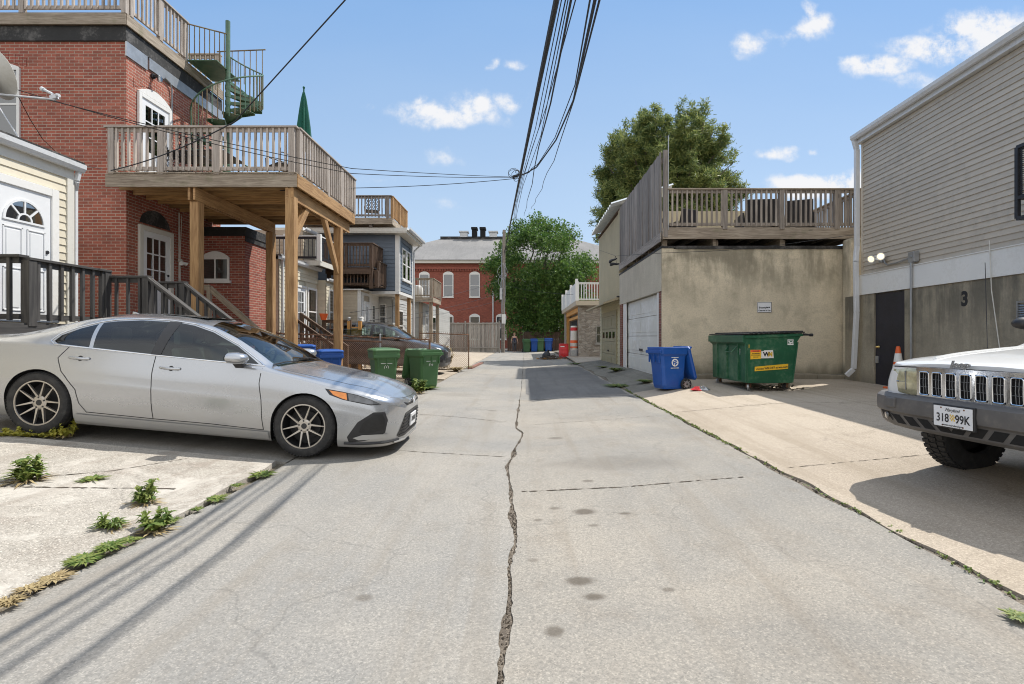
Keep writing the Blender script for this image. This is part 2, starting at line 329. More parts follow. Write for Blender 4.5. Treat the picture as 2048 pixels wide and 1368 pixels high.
M['green_metal'] = paint('green_stair_paint', (.075, .155, .095), .45, .2, 5.0, dirt=(.26, .115, .055), dirtamt=.3)
M['rusty_green'] = paint('rusted_green_bar', (.20, .13, .07), .6, .3, 4.0, dirt=(.16, .24, .13), dirtamt=.9)
M['black'] = paint('black_paint', (.018, .018, .022), .5, .2, 4.0)
M['blackdoor'] = paint('black_door_paint', (.016, .017, .028), .45, .2, 3.0)
M['tar'] = paint('black_tar', (.022, .021, .020), .75, .25, 2.0, dirt=(.2, .19, .18), dirtamt=.5)
M['rubber'] = paint('black_rubber', (.020, .020, .021), .75, .2, 14.0, dirt=(.09, .085, .075), dirtamt=.35)
M['dark'] = paint('dark_void', (.010, .010, .011), .9, .1)
M['bin_blue'] = paint('blue_bin_plastic', (.012, .085, .36), .38, .07, 2.0, dirt=(.06, .12, .32), dirtamt=.35)
M['bin_green'] = paint('green_bin_plastic', (.062, .150, .058), .45, .08, 2.0, dirt=(.13, .19, .10), dirtamt=.4)
M['dumpster'] = paint('green_dumpster_paint', (.014, .095, .045), .42, .2, 1.1, dirt=(.11, .20, .12), dirtamt=.85)
M['yellow'] = paint('yellow_sticker', (.85, .50, .03), .5, .05)
M['orange'] = paint('orange_plastic', (.80, .135, .03), .5, .08)
M['red'] = paint('red_plastic', (.60, .03, .035), .45, .08)
M['glass'] = glass('window_glass', (.32, .34, .34), .12)
M['glass_sky'] = glass('far_window_glass', (.35, .37, .38), .28)
M['autoglass'] = glass('car_glass', (.58, .69, .64), .02)
M['autodark'] = glass('dark_car_glass', (.07, .075, .08), .07)
M['curtain'] = paint('net_curtain', (.55, .54, .50), .9, .12, 3.0)
M['roomdark'] = paint('dim_room', (.06, .058, .055), .9, .3)
M['blind'] = paint('window_blind', (.60, .61, .62), .7, .05, 2.0)
M['shingle'] = concrete('roof_shingle', (.20, .195, .19), (.27, .26, .25), .5, .3, stain=(.14, .135, .13))
M['wire'] = paint('cable_black', (.022, .022, .024), .6, .1)
M['pole'] = wood('pole_wood', (.16, .135, .115), (.26, .225, .19))
M['steel'] = paint('steel_conduit', (.34, .35, .36), .4, .1, 3.0, .8)
M['brass'] = paint('brass', (.62, .45, .16), .3, .1, 3.0, .9)
M['txtblack'] = paint('black_lettering', (.02, .02, .022), .6, .05)
M['txtwhite'] = paint('white_lettering', (.80, .80, .78), .6, .04)
M['txtgold'] = paint('gold_lettering', (.72, .46, .05), .5, .05)
M['leaf'] = leafmat('maple_leaf', (.045, .115, .022), (.16, .26, .055), .5, .42)
M['pine'] = leafmat('pine_needles', (.065, .12, .035), (.33, .36, .11), .6, .42)
M['weed'] = leafmat('weed_leaf', (.09, .16, .03), (.27, .31, .08), 9.0)
M['weedyel'] = leafmat('yellow_weed_leaf', (.42, .42, .07), (.62, .56, .12), 9.0)
M['blindfar'] = paint('blue_grey_blind', (.20, .25, .32), .6, .15, 1.0)
M['dry'] = leafmat('dry_grass', (.26, .19, .09), (.42, .33, .17), 9.0, .1, .8)
M['bark'] = wood('tree_bark', (.075, .06, .047), (.15, .12, .095))
M['soil'] = paint('dark_soil', (.085, .068, .050), .95, .4, 30.0, bmp=.01)
M['skin'] = paint('skin', (.55, .33, .24), .5, .04)
M['umb'] = paint('green_canvas', (.010, .105, .070), .8, .15, 4.0)
M['signwhite'] = paint('white_sign', (.74, .75, .77), .4, .03)
# ---------------------------------------------------------------- ground, alley, drives
def gz(x, y):
    a = abs(x + .1); z = .08 * min(a, 2.45) / 2.45
    if x > 2.5:
        k = sst(10.0, 13.2, y); s1 = min(z + (x - 2.5) * .085, .235 + max(0, x - 4.3) * .012); s2 = min(z + (x - 2.5) * .2, .31)
        z = lerp(min(s1, .30), s2, k)
        z = lerp(z, .20, sst(22, 30, y))
    if x < -2.45:
        t = min(-2.45 - x, 6.0); k = sst(8.0, 12.0, y); z += t * lerp(.094, .042, k) - .02
    return z
def sheet(name, xl, xr, ys, off, mat, nx=14, label=None, kind='structure', thick=0.0):
    fx = xl if callable(xl) else (lambda y: xl); gx = xr if callable(xr) else (lambda y: xr)
    mb = MB(); pts = []; m = nx + 1
    for y in ys:
        a, b = fx(y), gx(y)
        pts += [(lerp(a, b, i / nx), y, gz(lerp(a, b, i / nx), y) + off) for i in range(m)]
    fs = [(j * m + i, j * m + i + 1, (j + 1) * m + i + 1, (j + 1) * m + i) for j in range(len(ys) - 1) for i in range(nx)]
    mb.add(pts, fs)
    if thick:
        n0 = len(pts); L = len(ys)
        edge = [(j * m) for j in range(L)], [(j * m + nx) for j in range(L)], list(range(m)), [(L - 1) * m + i for i in range(m)]
        for e, flip in zip(edge, (0, 1, 1, 0)):
            for q in range(len(e) - 1):
                A, B = Vector(pts[e[q]]), Vector(pts[e[q + 1]]); d = Vector((0, 0, thick))
                mb.quad(*([A, B, B - d, A - d] if not flip else [B, A, A - d, B - d]))
    return tag(mb.build(name, mat, smooth=True, ang=50), kind=kind)
def frange(a, b, s):
    n = max(1, int(round((b - a) / s))); return [a + (b - a) * i / n for i in range(n + 1)]
M['earth'] = concrete('bare_earth', (.15, .125, .09), (.21, .18, .13), 1.5, .5, bmp=.02)
SPOTS = [(.48, 4.05, 0.101, 0.078, 0.80), (.31, 2.91, 0.094, 0.058, 0.80), (.37, 2.73, 0.066, 0.047, 0.80), (.14, 2.42, 0.047, 0.047, 0.70), (.78, 3.98, 0.070, 0.039, 0.70), (.10, 3.9, 0.039, 0.031, 0.58),
         (.24, 4.15, 0.055, 0.039, 0.58), (.5, 3.75, 0.047, 0.031, 0.58), (.42, 7.0, 0.125, 0.094, 0.58), (.6, 4.9, 0.055, 0.039, 0.58), (.78, 2.78, 0.031, 0.023, 0.58), (1.0, 5.55, 0.750, 0.340, 0.26), (1.3, 2.3, 0.350, 0.550, 0.10), (.9, 8.6, 0.500, 0.300, 0.12), (.05, 3.2, 0.039, 0.031, 0.46)]
M['alley'] = concrete('alley_concrete', (.245, .235, .215), (.365, .328, .275), 1.0, .32, stain=(.20, .165, .125), stamt=.36, spots=SPOTS)
M['alley2'] = concrete('alley_concrete_west', (.25, .244, .23), (.35, .322, .28), 1.0, .32, stain=(.21, .18, .14), stamt=.32, spots=[(-.85, 2.7, .05, .04, .5), (-.6, 9.6, .12, .06, .6), (-1.6, 12, .5, .4, .2)])
M['drive'] = concrete('tan_drive_concrete', (.40, .335, .262), (.475, .405, .32), .9, .35, stain=(.24, .19, .13), stamt=.3)
M['slab'] = concrete('pale_worn_slab', (.36, .33, .285), (.43, .395, .345), 1.3, .7, stain=(.21, .165, .13), stamt=.5, bmp=.012, light=(.53, .495, .44))
M['pad'] = concrete('parking_pad', (.25, .235, .21), (.32, .305, .28), 1.0, .5, stain=(.14, .125, .1), stamt=.35)
M['patch'] = concrete('patched_apron', (.17, .16, .135), (.26, .245, .205), 2.2, .6, stain=(.08, .075, .055), stamt=.6, bmp=.02)
M['alley_shade'] = concrete('shadow_concrete', (.155, .15, .145), (.21, .205, .195), 1.2, .4, stain=(.10, .095, .09), stamt=.4)
M['crackfill'] = concrete('crack_filling_soil', (.13, .105, .08), (.21, .175, .135), 6.0, .7, stain=(.05, .04, .03), stamt=.7, bmp=.02)
def build_ground():
    xs = [-1600, -400, -120, -60, -35, -20] + [x * 1.0 for x in range(-14, 15)] + [20, 35, 60, 120, 400, 1600]
    ys = [-1600, -300, -60, -20] + [float(y) for y in range(-8, 62, 1)] + [75, 100, 200, 600, 1900]
    mb = MB(); m = len(xs)
    mb.add([(x, y, gz(x, y) - .05) for y in ys for x in xs], [(j * m + i, j * m + i + 1, (j + 1) * m + i + 1, (j + 1) * m + i) for j in range(len(ys) - 1) for i in range(m - 1)])
    tag(mb.build('ground', M['earth'], smooth=True), kind='structure')
    KEY = [(-8, -.1), (1.0, -.09), (1.7, -.085), (2.29, -.105), (2.7, -.08), (3.1, -.095), (3.5, -.065), (4.1, -.10), (4.65, -.136), (5.5, -.188), (6.2, -.133), (7.4, -.036), (8.0, -.14), (11.2, -.12), (14, -.1), (60, -.1)]
    def mid(y):
        for (a, p), (b, q) in zip(KEY, KEY[1:]):
            if y <= b: return lerp(p, q, sst(0, 1, (y - a) / (b - a)))
        return -.1
    rr = random.Random(3); J = {}
    def jit(y, s):
        k = (round(y, 3), s)
        if k not in J: J[k] = (rr.uniform(.005, .018) + .026 * max(0, math.sin(y * 2.7 + s) * math.sin(y * 5.9))) * (1 if y < 11.3 else .3)
        return J[k]
    near = frange(-6, 14, .045); far = frange(14, 60, .6)[1:]
    sheet('alley_pavement', lambda y: -2.52 + .02 * math.sin(y * 1.7), lambda y: mid(y) - jit(y, 0), near + far, 0, M['alley2'], 10, thick=.06)
    sheet('alley_pavement', lambda y: mid(y) + jit(y, 1), lambda y: 2.47 + .018 * math.sin(y * 2.3) + .012 * math.sin(y * 7.1), near + far, 0, M['alley'], 10, thick=.06)
    sheet('driveway', lambda y: 2.525 + .015 * math.sin(y * 3.1) + .016 * math.sin(y * 8.3 + 1), 13.0, frange(-6, 12.0, .08), .006, M['drive'], 24, thick=.07)
    sheet('driveway', 3.2, 13.0, frange(12.01, 13.52, .2), .002, M['drive'], 20, thick=.05)
    sheet('garage_apron', lambda y: 2.54 + .06 * math.sin(y * 2), 3.72, frange(12.02, 25.0, .12), .0, M['patch'], 10, thick=.05)
    sheet('garage_apron', lambda y: 2.55, 12, frange(25.2, 44.0, .5), .0, M['drive'], 8, thick=.05)
    sheet('worn_pavement', -14, lambda y: -2.60 + .03 * math.sin(y * 1.9) + .02 * math.sin(y * 5.3), frange(-6, 5.40, .08), .02, M['slab'], 40, thick=.08)
    sheet('driveway', -14, -2.545, frange(5.46, 9.4, .15), -.004, M['pad'], 30, thick=.05)
    sheet('driveway', -14, -2.56, frange(16.2, 20.3, .3), .0, M['drive'], 20, thick=.05)
    sheet('driveway', -14, -2.56, frange(21.0, 44.0, .5), -.006, M['drive'], 12, thick=.05)
    sheet('crack_soil', lambda y: mid(y) - .08, lambda y: mid(y) + .08, near, -.008, M['crackfill'], 4)
    sheet('crack_soil', 2.43, 2.57, near, -.012, M['crackfill'], 4)
    sheet('shadow_patch', lambda y: .02 if y > 12.4 else .10, lambda y: 2.40 + .03 * math.sin(y * 3), frange(11.30, 22.6, .2), .005, M['alley_shade'], 10)  # darker patch that deepens the garage shadow, shade put into its colour
    # crumbled concrete and leaf litter lying in the centre crack and along the drive's edge
    mb = MB()
    def crumb(x, y, s):
        z = gz(x, y); a = rnd(0, 6.28); h = s * rnd(.3, .8)
        p = [(x + s * math.cos(a + k * 2.1) * rnd(.6, 1), y + s * math.sin(a + k * 2.1) * rnd(.6, 1.3), z - .012) for k in range(3)] + [(x + rnd(-.3, .3) * s, y, z + h - .008)]
        mb.add(p, [(0, 1, 3), (1, 2, 3), (2, 0, 3)])
    for i in range(2600):
        y = 1.5 + 10 * random.random() ** 1.3; crumb(mid(y) + random.gauss(0, .024), y, rnd(.003, .017))
    for i in range(500):
        y = rnd(1.5, 13); crumb(2.50 + random.gauss(0, .014), y, rnd(.005, .02))
    tag(mb.build('debris', M['soil']), 'brown crumbled concrete and litter lying along the alley cracks', 'debris', kind='stuff')
    # transverse joints
    mb = MB()
    def joint(pts, w):
        q = []
        for (ax, ay), (bx, by) in zip(pts, pts[1:]):
            n = max(2, int(math.hypot(bx - ax, by - ay) / .03))
            q += [(lerp(ax, bx, k / n), lerp(ay, by, k / n)) for k in range(n)]
        pr = None
        for x, y in q:
            ww = w * rnd(.15, 1.3) if rnd(0, 1) > .12 else 0; j = rnd(-.5, .5) * w
            c = ((x, y + j - ww, gz(x, y) + .004), (x, y + j + ww, gz(x, y) + .004))
            if pr: mb.quad(pr[0], c[0], c[1], pr[1])
            pr = c
    joint([(-.03, 4.62), (.9, 4.66), (1.4, 4.75), (2.1, 4.86)], .011); joint([(-2.4, 6.3), (-1.2, 6.05), (-.2, 5.95)], .007); joint([(-2.4, 9.0), (-1.2, 8.75), (-.1, 8.3)], .009)
    joint([(.05, 8.1), (2.3, 8.6)], .006)
    tag(mb.build('pavement_joint', M['soil']), kind='structure')
    mb = MB()
    joint([(2.6, 8.85), (5, 8.95), (9, 9.0)], .008); joint([(2.6, 5.1), (6, 5.2)], .006)
    mb.v = [v + Vector((0, 0, .006)) for v in mb.v]; tag(mb.build('pavement_joint', M['soil']), kind='structure')
    mb = MB()
    for a in ([(-4.3, 4.0), (-3.7, 4.6), (-3.4, 5.2)], [(-4.2, 3.95), (-2.9, 4.3)], [(-7, 3.5), (-5.5, 3.7), (-4.3, 4.0)], [(-3.3, 2.6), (-5, 2.3)], [(-6.5, 5.0), (-5, 4.7)]): joint(a, .012)
    mb.v = [v + Vector((0, 0, .020)) for v in mb.v]; tag(mb.build('pavement_joint', M['soil']), kind='structure')
build_ground()
def sprig(mb, x, y, z, r, h, n, w, spread=1.0, droop=.5):
    """a tuft of bent leaf blades"""
    for i in range(n):
        a = rnd(0, 6.283); L = h * rnd(.55, 1.1); out = r * rnd(.4, 1.1) * spread; ww = w * rnd(.6, 1.2)
        b0 = Vector((x + rnd(-.15, .15) * r, y + rnd(-.15, .15) * r, z)); d = Vector((math.cos(a), math.sin(a), 0)); s = Vector((-d.y, d.x, 0)) * ww
        m1 = b0 + d * out * .5 + Vector((0, 0, L * .8)); t = b0 + d * out + Vector((0, 0, L * (1 - droop * rnd(.2, 1))))
        mb.add([b0 - s * .25, b0 + s * .25, m1 + s, m1 - s, t], [(0, 1, 2, 3), (3, 2, 4)])
def weed(label, px, py, r, h, n, w, mat='weed', stems=0, cat='weed', group=None, name='weed'):
    if py > 900: r *= 1.15; h *= .82; n = int(n * 1.6); w *= .8
    Z = (EYE - .18) * F / (py - CY); x = (px - CX) / F * Z
    for _ in range(4):
        Z = (EYE - gz(x, Z) - .02) * F / (py - CY); x = (px - CX) / F * Z
    z = gz(x, Z) + .015; mb = MB()
    sprig(mb, x, Z, z, r, h * .6, n, w)
    for k in range(stems):                        # taller leafy stems
        a = rnd(0, 6.28); bx, by = x + r * .5 * math.cos(a), Z + r * .5 * math.sin(a); hh = h * rnd(.7, 1.1); lx, ly = rnd(-.2, .2) * hh, rnd(-.2, .2) * hh
        mb.tube([(bx, by, z), (bx + lx * .5, by + ly * .5, z + hh * .5), (bx + lx, by + ly, z + hh)], w * .12, 5)
        for q in range(9):
            t = .25 + .75 * q / 8; sprig(mb, bx + lx * t, by + ly * t, z + hh * t - .02, r * .55, .05, 3, w * .8, 1.0, .9)
    o = tag(mb.build(name, M[mat]), label, cat, group)
    if stems > 1: m2 = MB(); sprig(m2, x, Z, z - .01, r * 1.25, h * .22, 40, w * .5, 1.2, .8); m2.build('dry_leaves', M['dry'], o)
    return o
def build_weeds():
    G = 'weeds growing in the pale slab and its edge'
    for px, py, r, lab in ((258, 1082, .07, 'ragged low greenery between the two leafy clusters on the slab edge'), (345, 1042, .06, 'small ragged tuft right of the broad leaved weed on the alley edge'), (392, 1020, .05, 'tiny tuft halfway along the slab edge'), (475, 972, .06, 'thin straggly tuft between the two front clumps of the slab edge'), (60, 1180, .07, 'straw coloured litter and grass near the lower end of the slab edge')):
        weed(lab, px, py, r, .05, 60, .008, mat='dry' if px < 100 else 'weed', group=G)
    weed('big leafy green weed alone in the pale slab near the silver car rear wheel', 50, 962, .14, .24, 40, .030, stems=5, group=G)
    weed('flat sparse weed in a slab joint right of the big leafy weed', 185, 960, .12, .06, 40, .014, group=G)
    weed('upright leafy weed growing highest of the cluster by the slab edge', 290, 1005, .10, .20, 45, .022, stems=4, group=G)
    weed('broad leaved weed with two tall stems right at the alley edge', 308, 1060, .10, .17, 40, .024, stems=3, group=G)
    weed('spiky thistle like weed left in the slab edge cluster', 222, 1055, .10, .12, 60, .012, stems=2, group=G)
    weed('dense low bright green clump at the alley edge below the thistle like weed', 220, 1098, .085, .08, 130, .011, group=G)
    weed('long low green clump hugging the alley edge below the weed cluster', 168, 1120, .10, .045, 110, .011, group=G)
    weed('dried straw coloured grass tuft at the alley edge near the picture corner', 18, 1210, .07, .08, 90, .006, mat='dry', group=G)
    weed('brown dry strip of grass along the slab edge', 110, 1155, .09, .03, 90, .008, mat='dry', group=G)
    weed('low green clump in the slab edge in front of the silver car front wheel', 525, 950, .13, .05, 90, .014, group=G)
    weed('thin dry green tuft on the slab edge left of the front wheel clump', 432, 998, .10, .04, 70, .010, group=G)
    for i, px in enumerate((8, 32, 58, 84, 108, 130)):
        weed(['yellow green sprouts at the slab corner under the silver car tail', 'yellow green sprouts left below the rear tyre', 'yellow green sprouts under the middle left of the rear tyre', 'yellow green sprouts under the middle right of the rear tyre',
              'small yellow green sprouts right of the rear tyre', 'tallest yellow green sprouts at the right end of the row by the rear tyre'][i], px, 874, .12, .09 if i < 5 else .2, 40, .018, mat='weedyel', stems=1 if i < 5 else 4, group='yellow green sprouts in front of the rear tyre')
    weed('bright leafy weed beside the wheel of the open green bin', 835, 786, .20, .32, 60, .05, stems=6, group='weeds by the bins')
    weed('low grass patch at the alley edge below the green bins', 850, 778, .40, .12, 120, .03, group='weeds by the bins')
    weed('dry grass clump at the foot of the chain link gate post', 912, 742, .45, .30, 160, .03, mat='dry', group='weeds by the bins')
    weed('green patch at the alley edge behind the gate post', 938, 735, .3, .10, 80, .03, group='weeds by the bins')
    weed('weed clump at the foot of the brick pier between the garages', 1232, 742, .4, .22, 110, .03, group='weeds along the garages')
    weed('leafy weed in the corner beside the stone garage', 1190, 702, .6, .9, 90, .09, stems=8, group='weeds along the garages')
    weed('weed strip in the apron joint behind the blue bin', 1290, 765, .3, .14, 100, .03, group='weeds along the garages')
    weed('low weed patch left of the brick pier foot', 1205, 735, .3, .10, 80, .03, group='weeds along the garages')
    weed('sparse grass across the broken apron in front of the garage door', 1235, 772, .5, .07, 90, .03, group='weeds along the garages')
    weed('tuft of grass at the corner of the alley and the apron', 1150, 725, .5, .10, 70, .04, group='weeds along the garages')
    weed('patch of grass in the corner where the alley edge leaves the picture', 2035, 1232, .06, .03, 60, .010, group='weeds along the garages')
    mb = MB(); rr = random.Random(5)
    for i in range(420):
        y = rr.uniform(2.2, 13.0) if rr.random() < .35 else rr.uniform(6.0, 12.8)
        x = 2.50 + random.gauss(0, .018); sprig(mb, x, y, gz(x, y), .03, rnd(.01, .035), 3, .008)
    tag(mb.build('moss_strip', M['weed']), 'moss and tiny weeds filling the crack along the tan driveway', 'moss', kind='stuff')
    # dry straw on the ground
    mb = MB()
    for px, py, L, a in ((930, 165, .3, .3), (400, 600, .2, .1)): pass
build_weeds()
# ---------------------------------------------------------------- building parts
def siding(mb, fr, u0, u1, v0, v1, bh=.11, lap=.014, holes=()):
    """lapped boards as real slanted faces, leaving out the given rectangles"""
    n = max(1, int(round((v1 - v0) / bh))); h = (v1 - v0) / n
    for i in range(n):
        a, b = v0 + i * h, v0 + (i + 1) * h
        spans = [(u0, u1)]
        for (hu0, hu1, hv0, hv1) in holes:
            if hv0 < b - 1e-4 and hv1 > a + 1e-4:
                ns = []
                for s, e in spans:
                    if hu1 <= s or hu0 >= e: ns.append((s, e))
                    else:
                        if hu0 > s: ns.append((s, hu0))
                        if hu1 < e: ns.append((hu1, e))
                spans = ns
        for s, e in spans:
            cuts = [s]
            while e - cuts[-1] > 4.6: cuts.append(cuts[-1] + random.uniform(2.2, 3.7))
            for c0, c1 in zip(cuts, cuts[1:] + [e]): j = random.uniform(0, .0025); mb.quad(fr.p(c0, a, lap + j), fr.p(c1, a, lap + j), fr.p(c1, b, .002), fr.p(c0, b, .002))
            mb.quad(fr.p(s, a, 0), fr.p(e, a, 0), fr.p(e, a, lap), fr.p(s, a, lap))
    return mb
def window(parent, fr, u, v, w, h, rows=2, cols=1, fw=.07, mat='white', arch=0.0, gl='glass', sill=True, back='blind', d=.04, label=None, mullion=0):
    """frame (named window) > pane, sill; u, v = lower left corner"""
    mb = MB()
    mb.fbox(fr, u, u + fw, v, v + h, .003, d); mb.fbox(fr, u + w - fw, u + w, v, v + h, .003, d)
    mb.fbox(fr, u + fw, u + w - fw, v, v + fw, .003, d); mb.fbox(fr, u + fw, u + w - fw, v + h - fw, v + h, .003, d)
    for r in range(1, rows): vv = v + fw + (h - 2 * fw) * r / rows; mb.fbox(fr, u + fw, u + w - fw, vv - .02, vv + .02, .003, d - .008)
    for c in range(1, cols): uu = u + fw + (w - 2 * fw) * c / cols; mb.fbox(fr, uu - .018, uu + .018, v + fw, v + h - fw, .003, d - .010)
    if arch:
        n = 12; top = [(u + w * k / n, v + h + arch * math.sin(math.pi * k / n) ** .8) for k in range(n + 1)]
        poly = [fr.p(a, b, .003) for a, b in top] + [fr.p(u + w, v + h - .01, .003), fr.p(u, v + h - .01, .003)]
        mb.prism(poly[::-1], fr.n * (d - .006))
    f = mb.build('window', M[mat], parent, fix=True)
    g = MB(); g.quad(fr.p(u + fw, v + fw, .018), fr.p(u + w - fw, v + fw, .018), fr.p(u + w - fw, v + h - fw, .018), fr.p(u + fw, v + h - fw, .018)); g.build('pane', M[gl], f)
    if back:
        g = MB(); g.quad(fr.p(u + fw, v + fw, .008), fr.p(u + w - fw, v + fw, .008), fr.p(u + w - fw, v + h - fw, .008), fr.p(u + fw, v + h - fw, .008)); g.build('curtain', M[back], f)
    if sill: g = MB(); g.fbox(fr, u - .05, u + w + .05, v - .07, v, 0, d + .04); g.build('sill', M[mat], f)
    return f
def door(parent, fr, u, v, w, h, style='panel', mat='white_door', casing=.10, cmat='white', back='curtain', knob=True):
    """door leaf with casing, lights and knob"""
    mb = MB(); mb.fbox(fr, u - casing, u, v, v + h + casing, 0, .06); mb.fbox(fr, u + w, u + w + casing, v, v + h + casing, 0, .06); mb.fbox(fr, u, u + w, v + h, v + h + casing, 0, .06)
    mb.build('door_frame', M[cmat], parent, bevel=.006)
    mb = MB(); t = .034
    if style == 'lite':
        gw0, gw1, gv0, gv1 = u + .13, u + w - .13, v + h * .40, v + h - .14
        mb.fbox(fr, u, gw0, v, v + h, .004, t); mb.fbox(fr, gw1, u + w, v, v + h, .004, t); mb.fbox(fr, gw0, gw1, v, gv0, .004, t); mb.fbox(fr, gw0, gw1, gv1, v + h, .004, t)
        for k in (1, 2):
            a = lerp(gw0, gw1, k / 3); mb.fbox(fr, a - .014, a + .014, gv0, gv1, .004, t - .004)
            b = lerp(gv0, gv1, k / 3); mb.fbox(fr, gw0, gw1, b - .0135, b + .0135, .004, t - .0045)
        mb.fbox(fr, u + .13, u + w - .13, v + .16, gv0 - .14, t, t + .012)
        d = mb.build('door', M[mat], parent)
        g = MB(); g.quad(fr.p(gw0, gv0, .016), fr.p(gw1, gv0, .016), fr.p(gw1, gv1, .016), fr.p(gw0, gv1, .016)); g.build('pane', M['glass'], d)
        g = MB(); g.quad(fr.p(gw0, gv0, .006), fr.p(gw1, gv0, .006), fr.p(gw1, gv1, .006), fr.p(gw0, gv1, .006)); g.build('curtain', M[back], d)
    elif style == 'fan':
        mb.fbox(fr, u, u + w, v, v + h, .004, t)
        for a, b in ((.12, .46), (.54, .88)):
            for c, e in ((.08, .40), (.46, .70)):
                x0, x1, y0, y1 = u + a * w, u + b * w, v + c * h, v + e * h
                for q in ((x0, x1, y0, y0 + .02), (x0, x1, y1 - .02, y1), (x0, x0 + .02, y0, y1), (x1 - .02, x1, y0, y1)): mb.fbox(fr, *q, t, t + .012)
                mb.fbox(fr, x0 + .05, x1 - .05, y0 + .05, y1 - .05, t, t + .009)
        d = mb.build('door', M[mat], parent, bevel=.003)
        cu, cv, r = u + w / 2, v + h * .755, w * .34
        g = MB(); n = 16
        arc = lambda rr, dd: [fr.p(cu + rr * math.cos(math.pi * k / n), cv + rr * math.sin(math.pi * k / n), dd) for k in range(n + 1)]
        g.add(arc(r, t + .003), [list(range(n + 1))]); g.build('pane', M['glass_sky'], d)
        g = MB()
        for ra, rb in ((r, r + .035), (r * .32, r * .32 + .025)):
            A, B, C, D = arc(ra, t + .016), arc(rb, t + .016), arc(ra, t), arc(rb, t)
            for k in range(n): g.quad(B[k], B[k + 1], A[k + 1], A[k]); g.quad(A[k], A[k + 1], C[k + 1], C[k]); g.quad(D[k], D[k + 1], B[k + 1], B[k])
        g.fbox(fr, cu - r - .035, cu + r + .035, cv - .03, cv, t, t + .016)
        for a in (45, 90, 135):
            c, s = math.cos(R(a)), math.sin(R(a)); g.beam(fr.p(cu + r * .33 * c, cv + r * .33 * s, t + .008), fr.p(cu + r * c, cv + r * s, t + .008), .026, .012, fr.n)
        g.build('fanlight_frame', M[mat], d)
    else:
        mb.fbox(fr, u, u + w, v, v + h, .004, t); d = mb.build('door', M[mat], parent, bevel=.003)
    if knob:
        k = MB(); q = fr.p(u + w - .07, v + .95, t); a = fr.n.to_track_quat('Z', 'Y').to_matrix().to_4x4()
        k.lathe([(.0, 0), (.03, 0), (.03, .01), (.012, .015), (.012, .035), (.028, .045), (.030, .06), (.018, .07), (0, .071)], 12, Matrix.Translation(q) @ a); k.build('handle', M['brass'], d, smooth=True)
        k = MB(); q = fr.p(u + w - .07, v + 1.12, t); k.lathe([(0, 0), (.028, 0), (.028, .018), (.0, .02)], 12, Matrix.Translation(q) @ a); k.build('lock', M['black'], d, smooth=True)
    return d
def railing(parent, a, b, z0, h=1.0, mat='deckrail', sp=.135, posts=(0, 1), pw=.10, bw=.040, cap=.15, capmat=None, post_h=0.0, post_mat=None, inset=0.0, bal=None):
    """children of parent: railing (balusters and rails, one pattern), top_rail, post"""
    a = Vector((*a, 0)) if len(a) == 2 else Vector(a); b = Vector((*b, 0)) if len(b) == 2 else Vector(b)
    za, zb = (z0 if isinstance(z0, tuple) else (z0, z0)); d = b - a; L = d.length; dz = Vector((0, 0, 1)); d.normalize()
    at = lambda t, z: a + d * L * t + dz * (lerp(za, zb, t) + z)
    mb = MB()
    mb.beam(at(0, .09), at(1, .09), .04, .075); mb.beam(at(0, h - .075), at(1, h - .075), .038, .085)
    n = max(2, int(L / sp)); o = d.cross(dz) * (.028 if bal is None else 0)
    for i in range(n):
        t = (i + .5) / n; j = rnd(-.006, .006)
        if bal: mb.tube([at(t, .10), at(t, h - .1)], bal, 5)
        else: mb.beam(at(t, .035) + o, at(t, h - .04) + o + d * j, bw, bw, d)
    r = mb.build('railing', M[mat], parent)
    mb = MB(); mb.beam(at(0, h - .02) - d * cap * .4, at(1, h - .02) + d * cap * .4, cap, .038); mb.build('top_rail', M[capmat or mat], r, bevel=.004)
    for t in posts:
        mb = MB(); p = at(t, -.05); mb.beam(p, at(t, h - .04 + post_h), pw, pw, d); mb.build('post', M[post_mat or mat], r, bevel=.005)
    return r
def gutter(parent, pts, r=.06, mat='alu', name='gutter'):
    a, b = Vector(pts[0]), Vector(pts[1]); d = (b - a).normalized(); s = d.cross(Vector((0, 0, 1))).normalized()
    prof = [(-r, r), (-r, -r * .6), (-r * .5, -r), (r * .4, -r), (r, -.1 * r), (r * 1.1, r), (r * .95, r), (r * .8, 0), (r * .3, -r * .8), (-r * .5, -r * .8), (-r * .85, -r * .5), (-r * .85, r)]
    mb = MB(); mb.prism([a + s * x + Vector((0, 0, y)) for x, y in prof], b - a)
    return mb.build(name, M[mat], parent, fix=True)
def downspout(parent, pts, w=.075, mat='alu'):
    mb = MB()
    for a, b in zip(pts, pts[1:]): mb.beam(a, b, w, w * .8, (0, 1, 0))
    return mb.build('downspout', M[mat], parent, bevel=.012)
def text(parent, s, fr, u, v, size, d, mat, align='LEFT', slant=0.0, name='lettering', wide=1.0, ext=.001, rot=0.0, bold=0.0):
    cu = bpy.data.curves.new(name, 'FONT'); cu.body = s; cu.size = size; cu.align_x = align; cu.extrude = ext; cu.shear = slant; cu.offset = bold
    t = bpy.data.objects.new(name, cu); me = bpy.data.meshes.new_from_object(t); bpy.data.objects.remove(t)
    c, q = math.cos(rot), math.sin(rot)
    for x in me.vertices:
        a, b = x.co.x * wide, x.co.y
        x.co = fr.p(u + a * c - b * q, v + a * q + b * c, d + x.co.z)
    me.materials.clear(); me.materials.append(M[mat]); o = bpy.data.objects.new(name, me); COL.objects.link(o)
    if parent is not None: attach(o, parent)
    return o
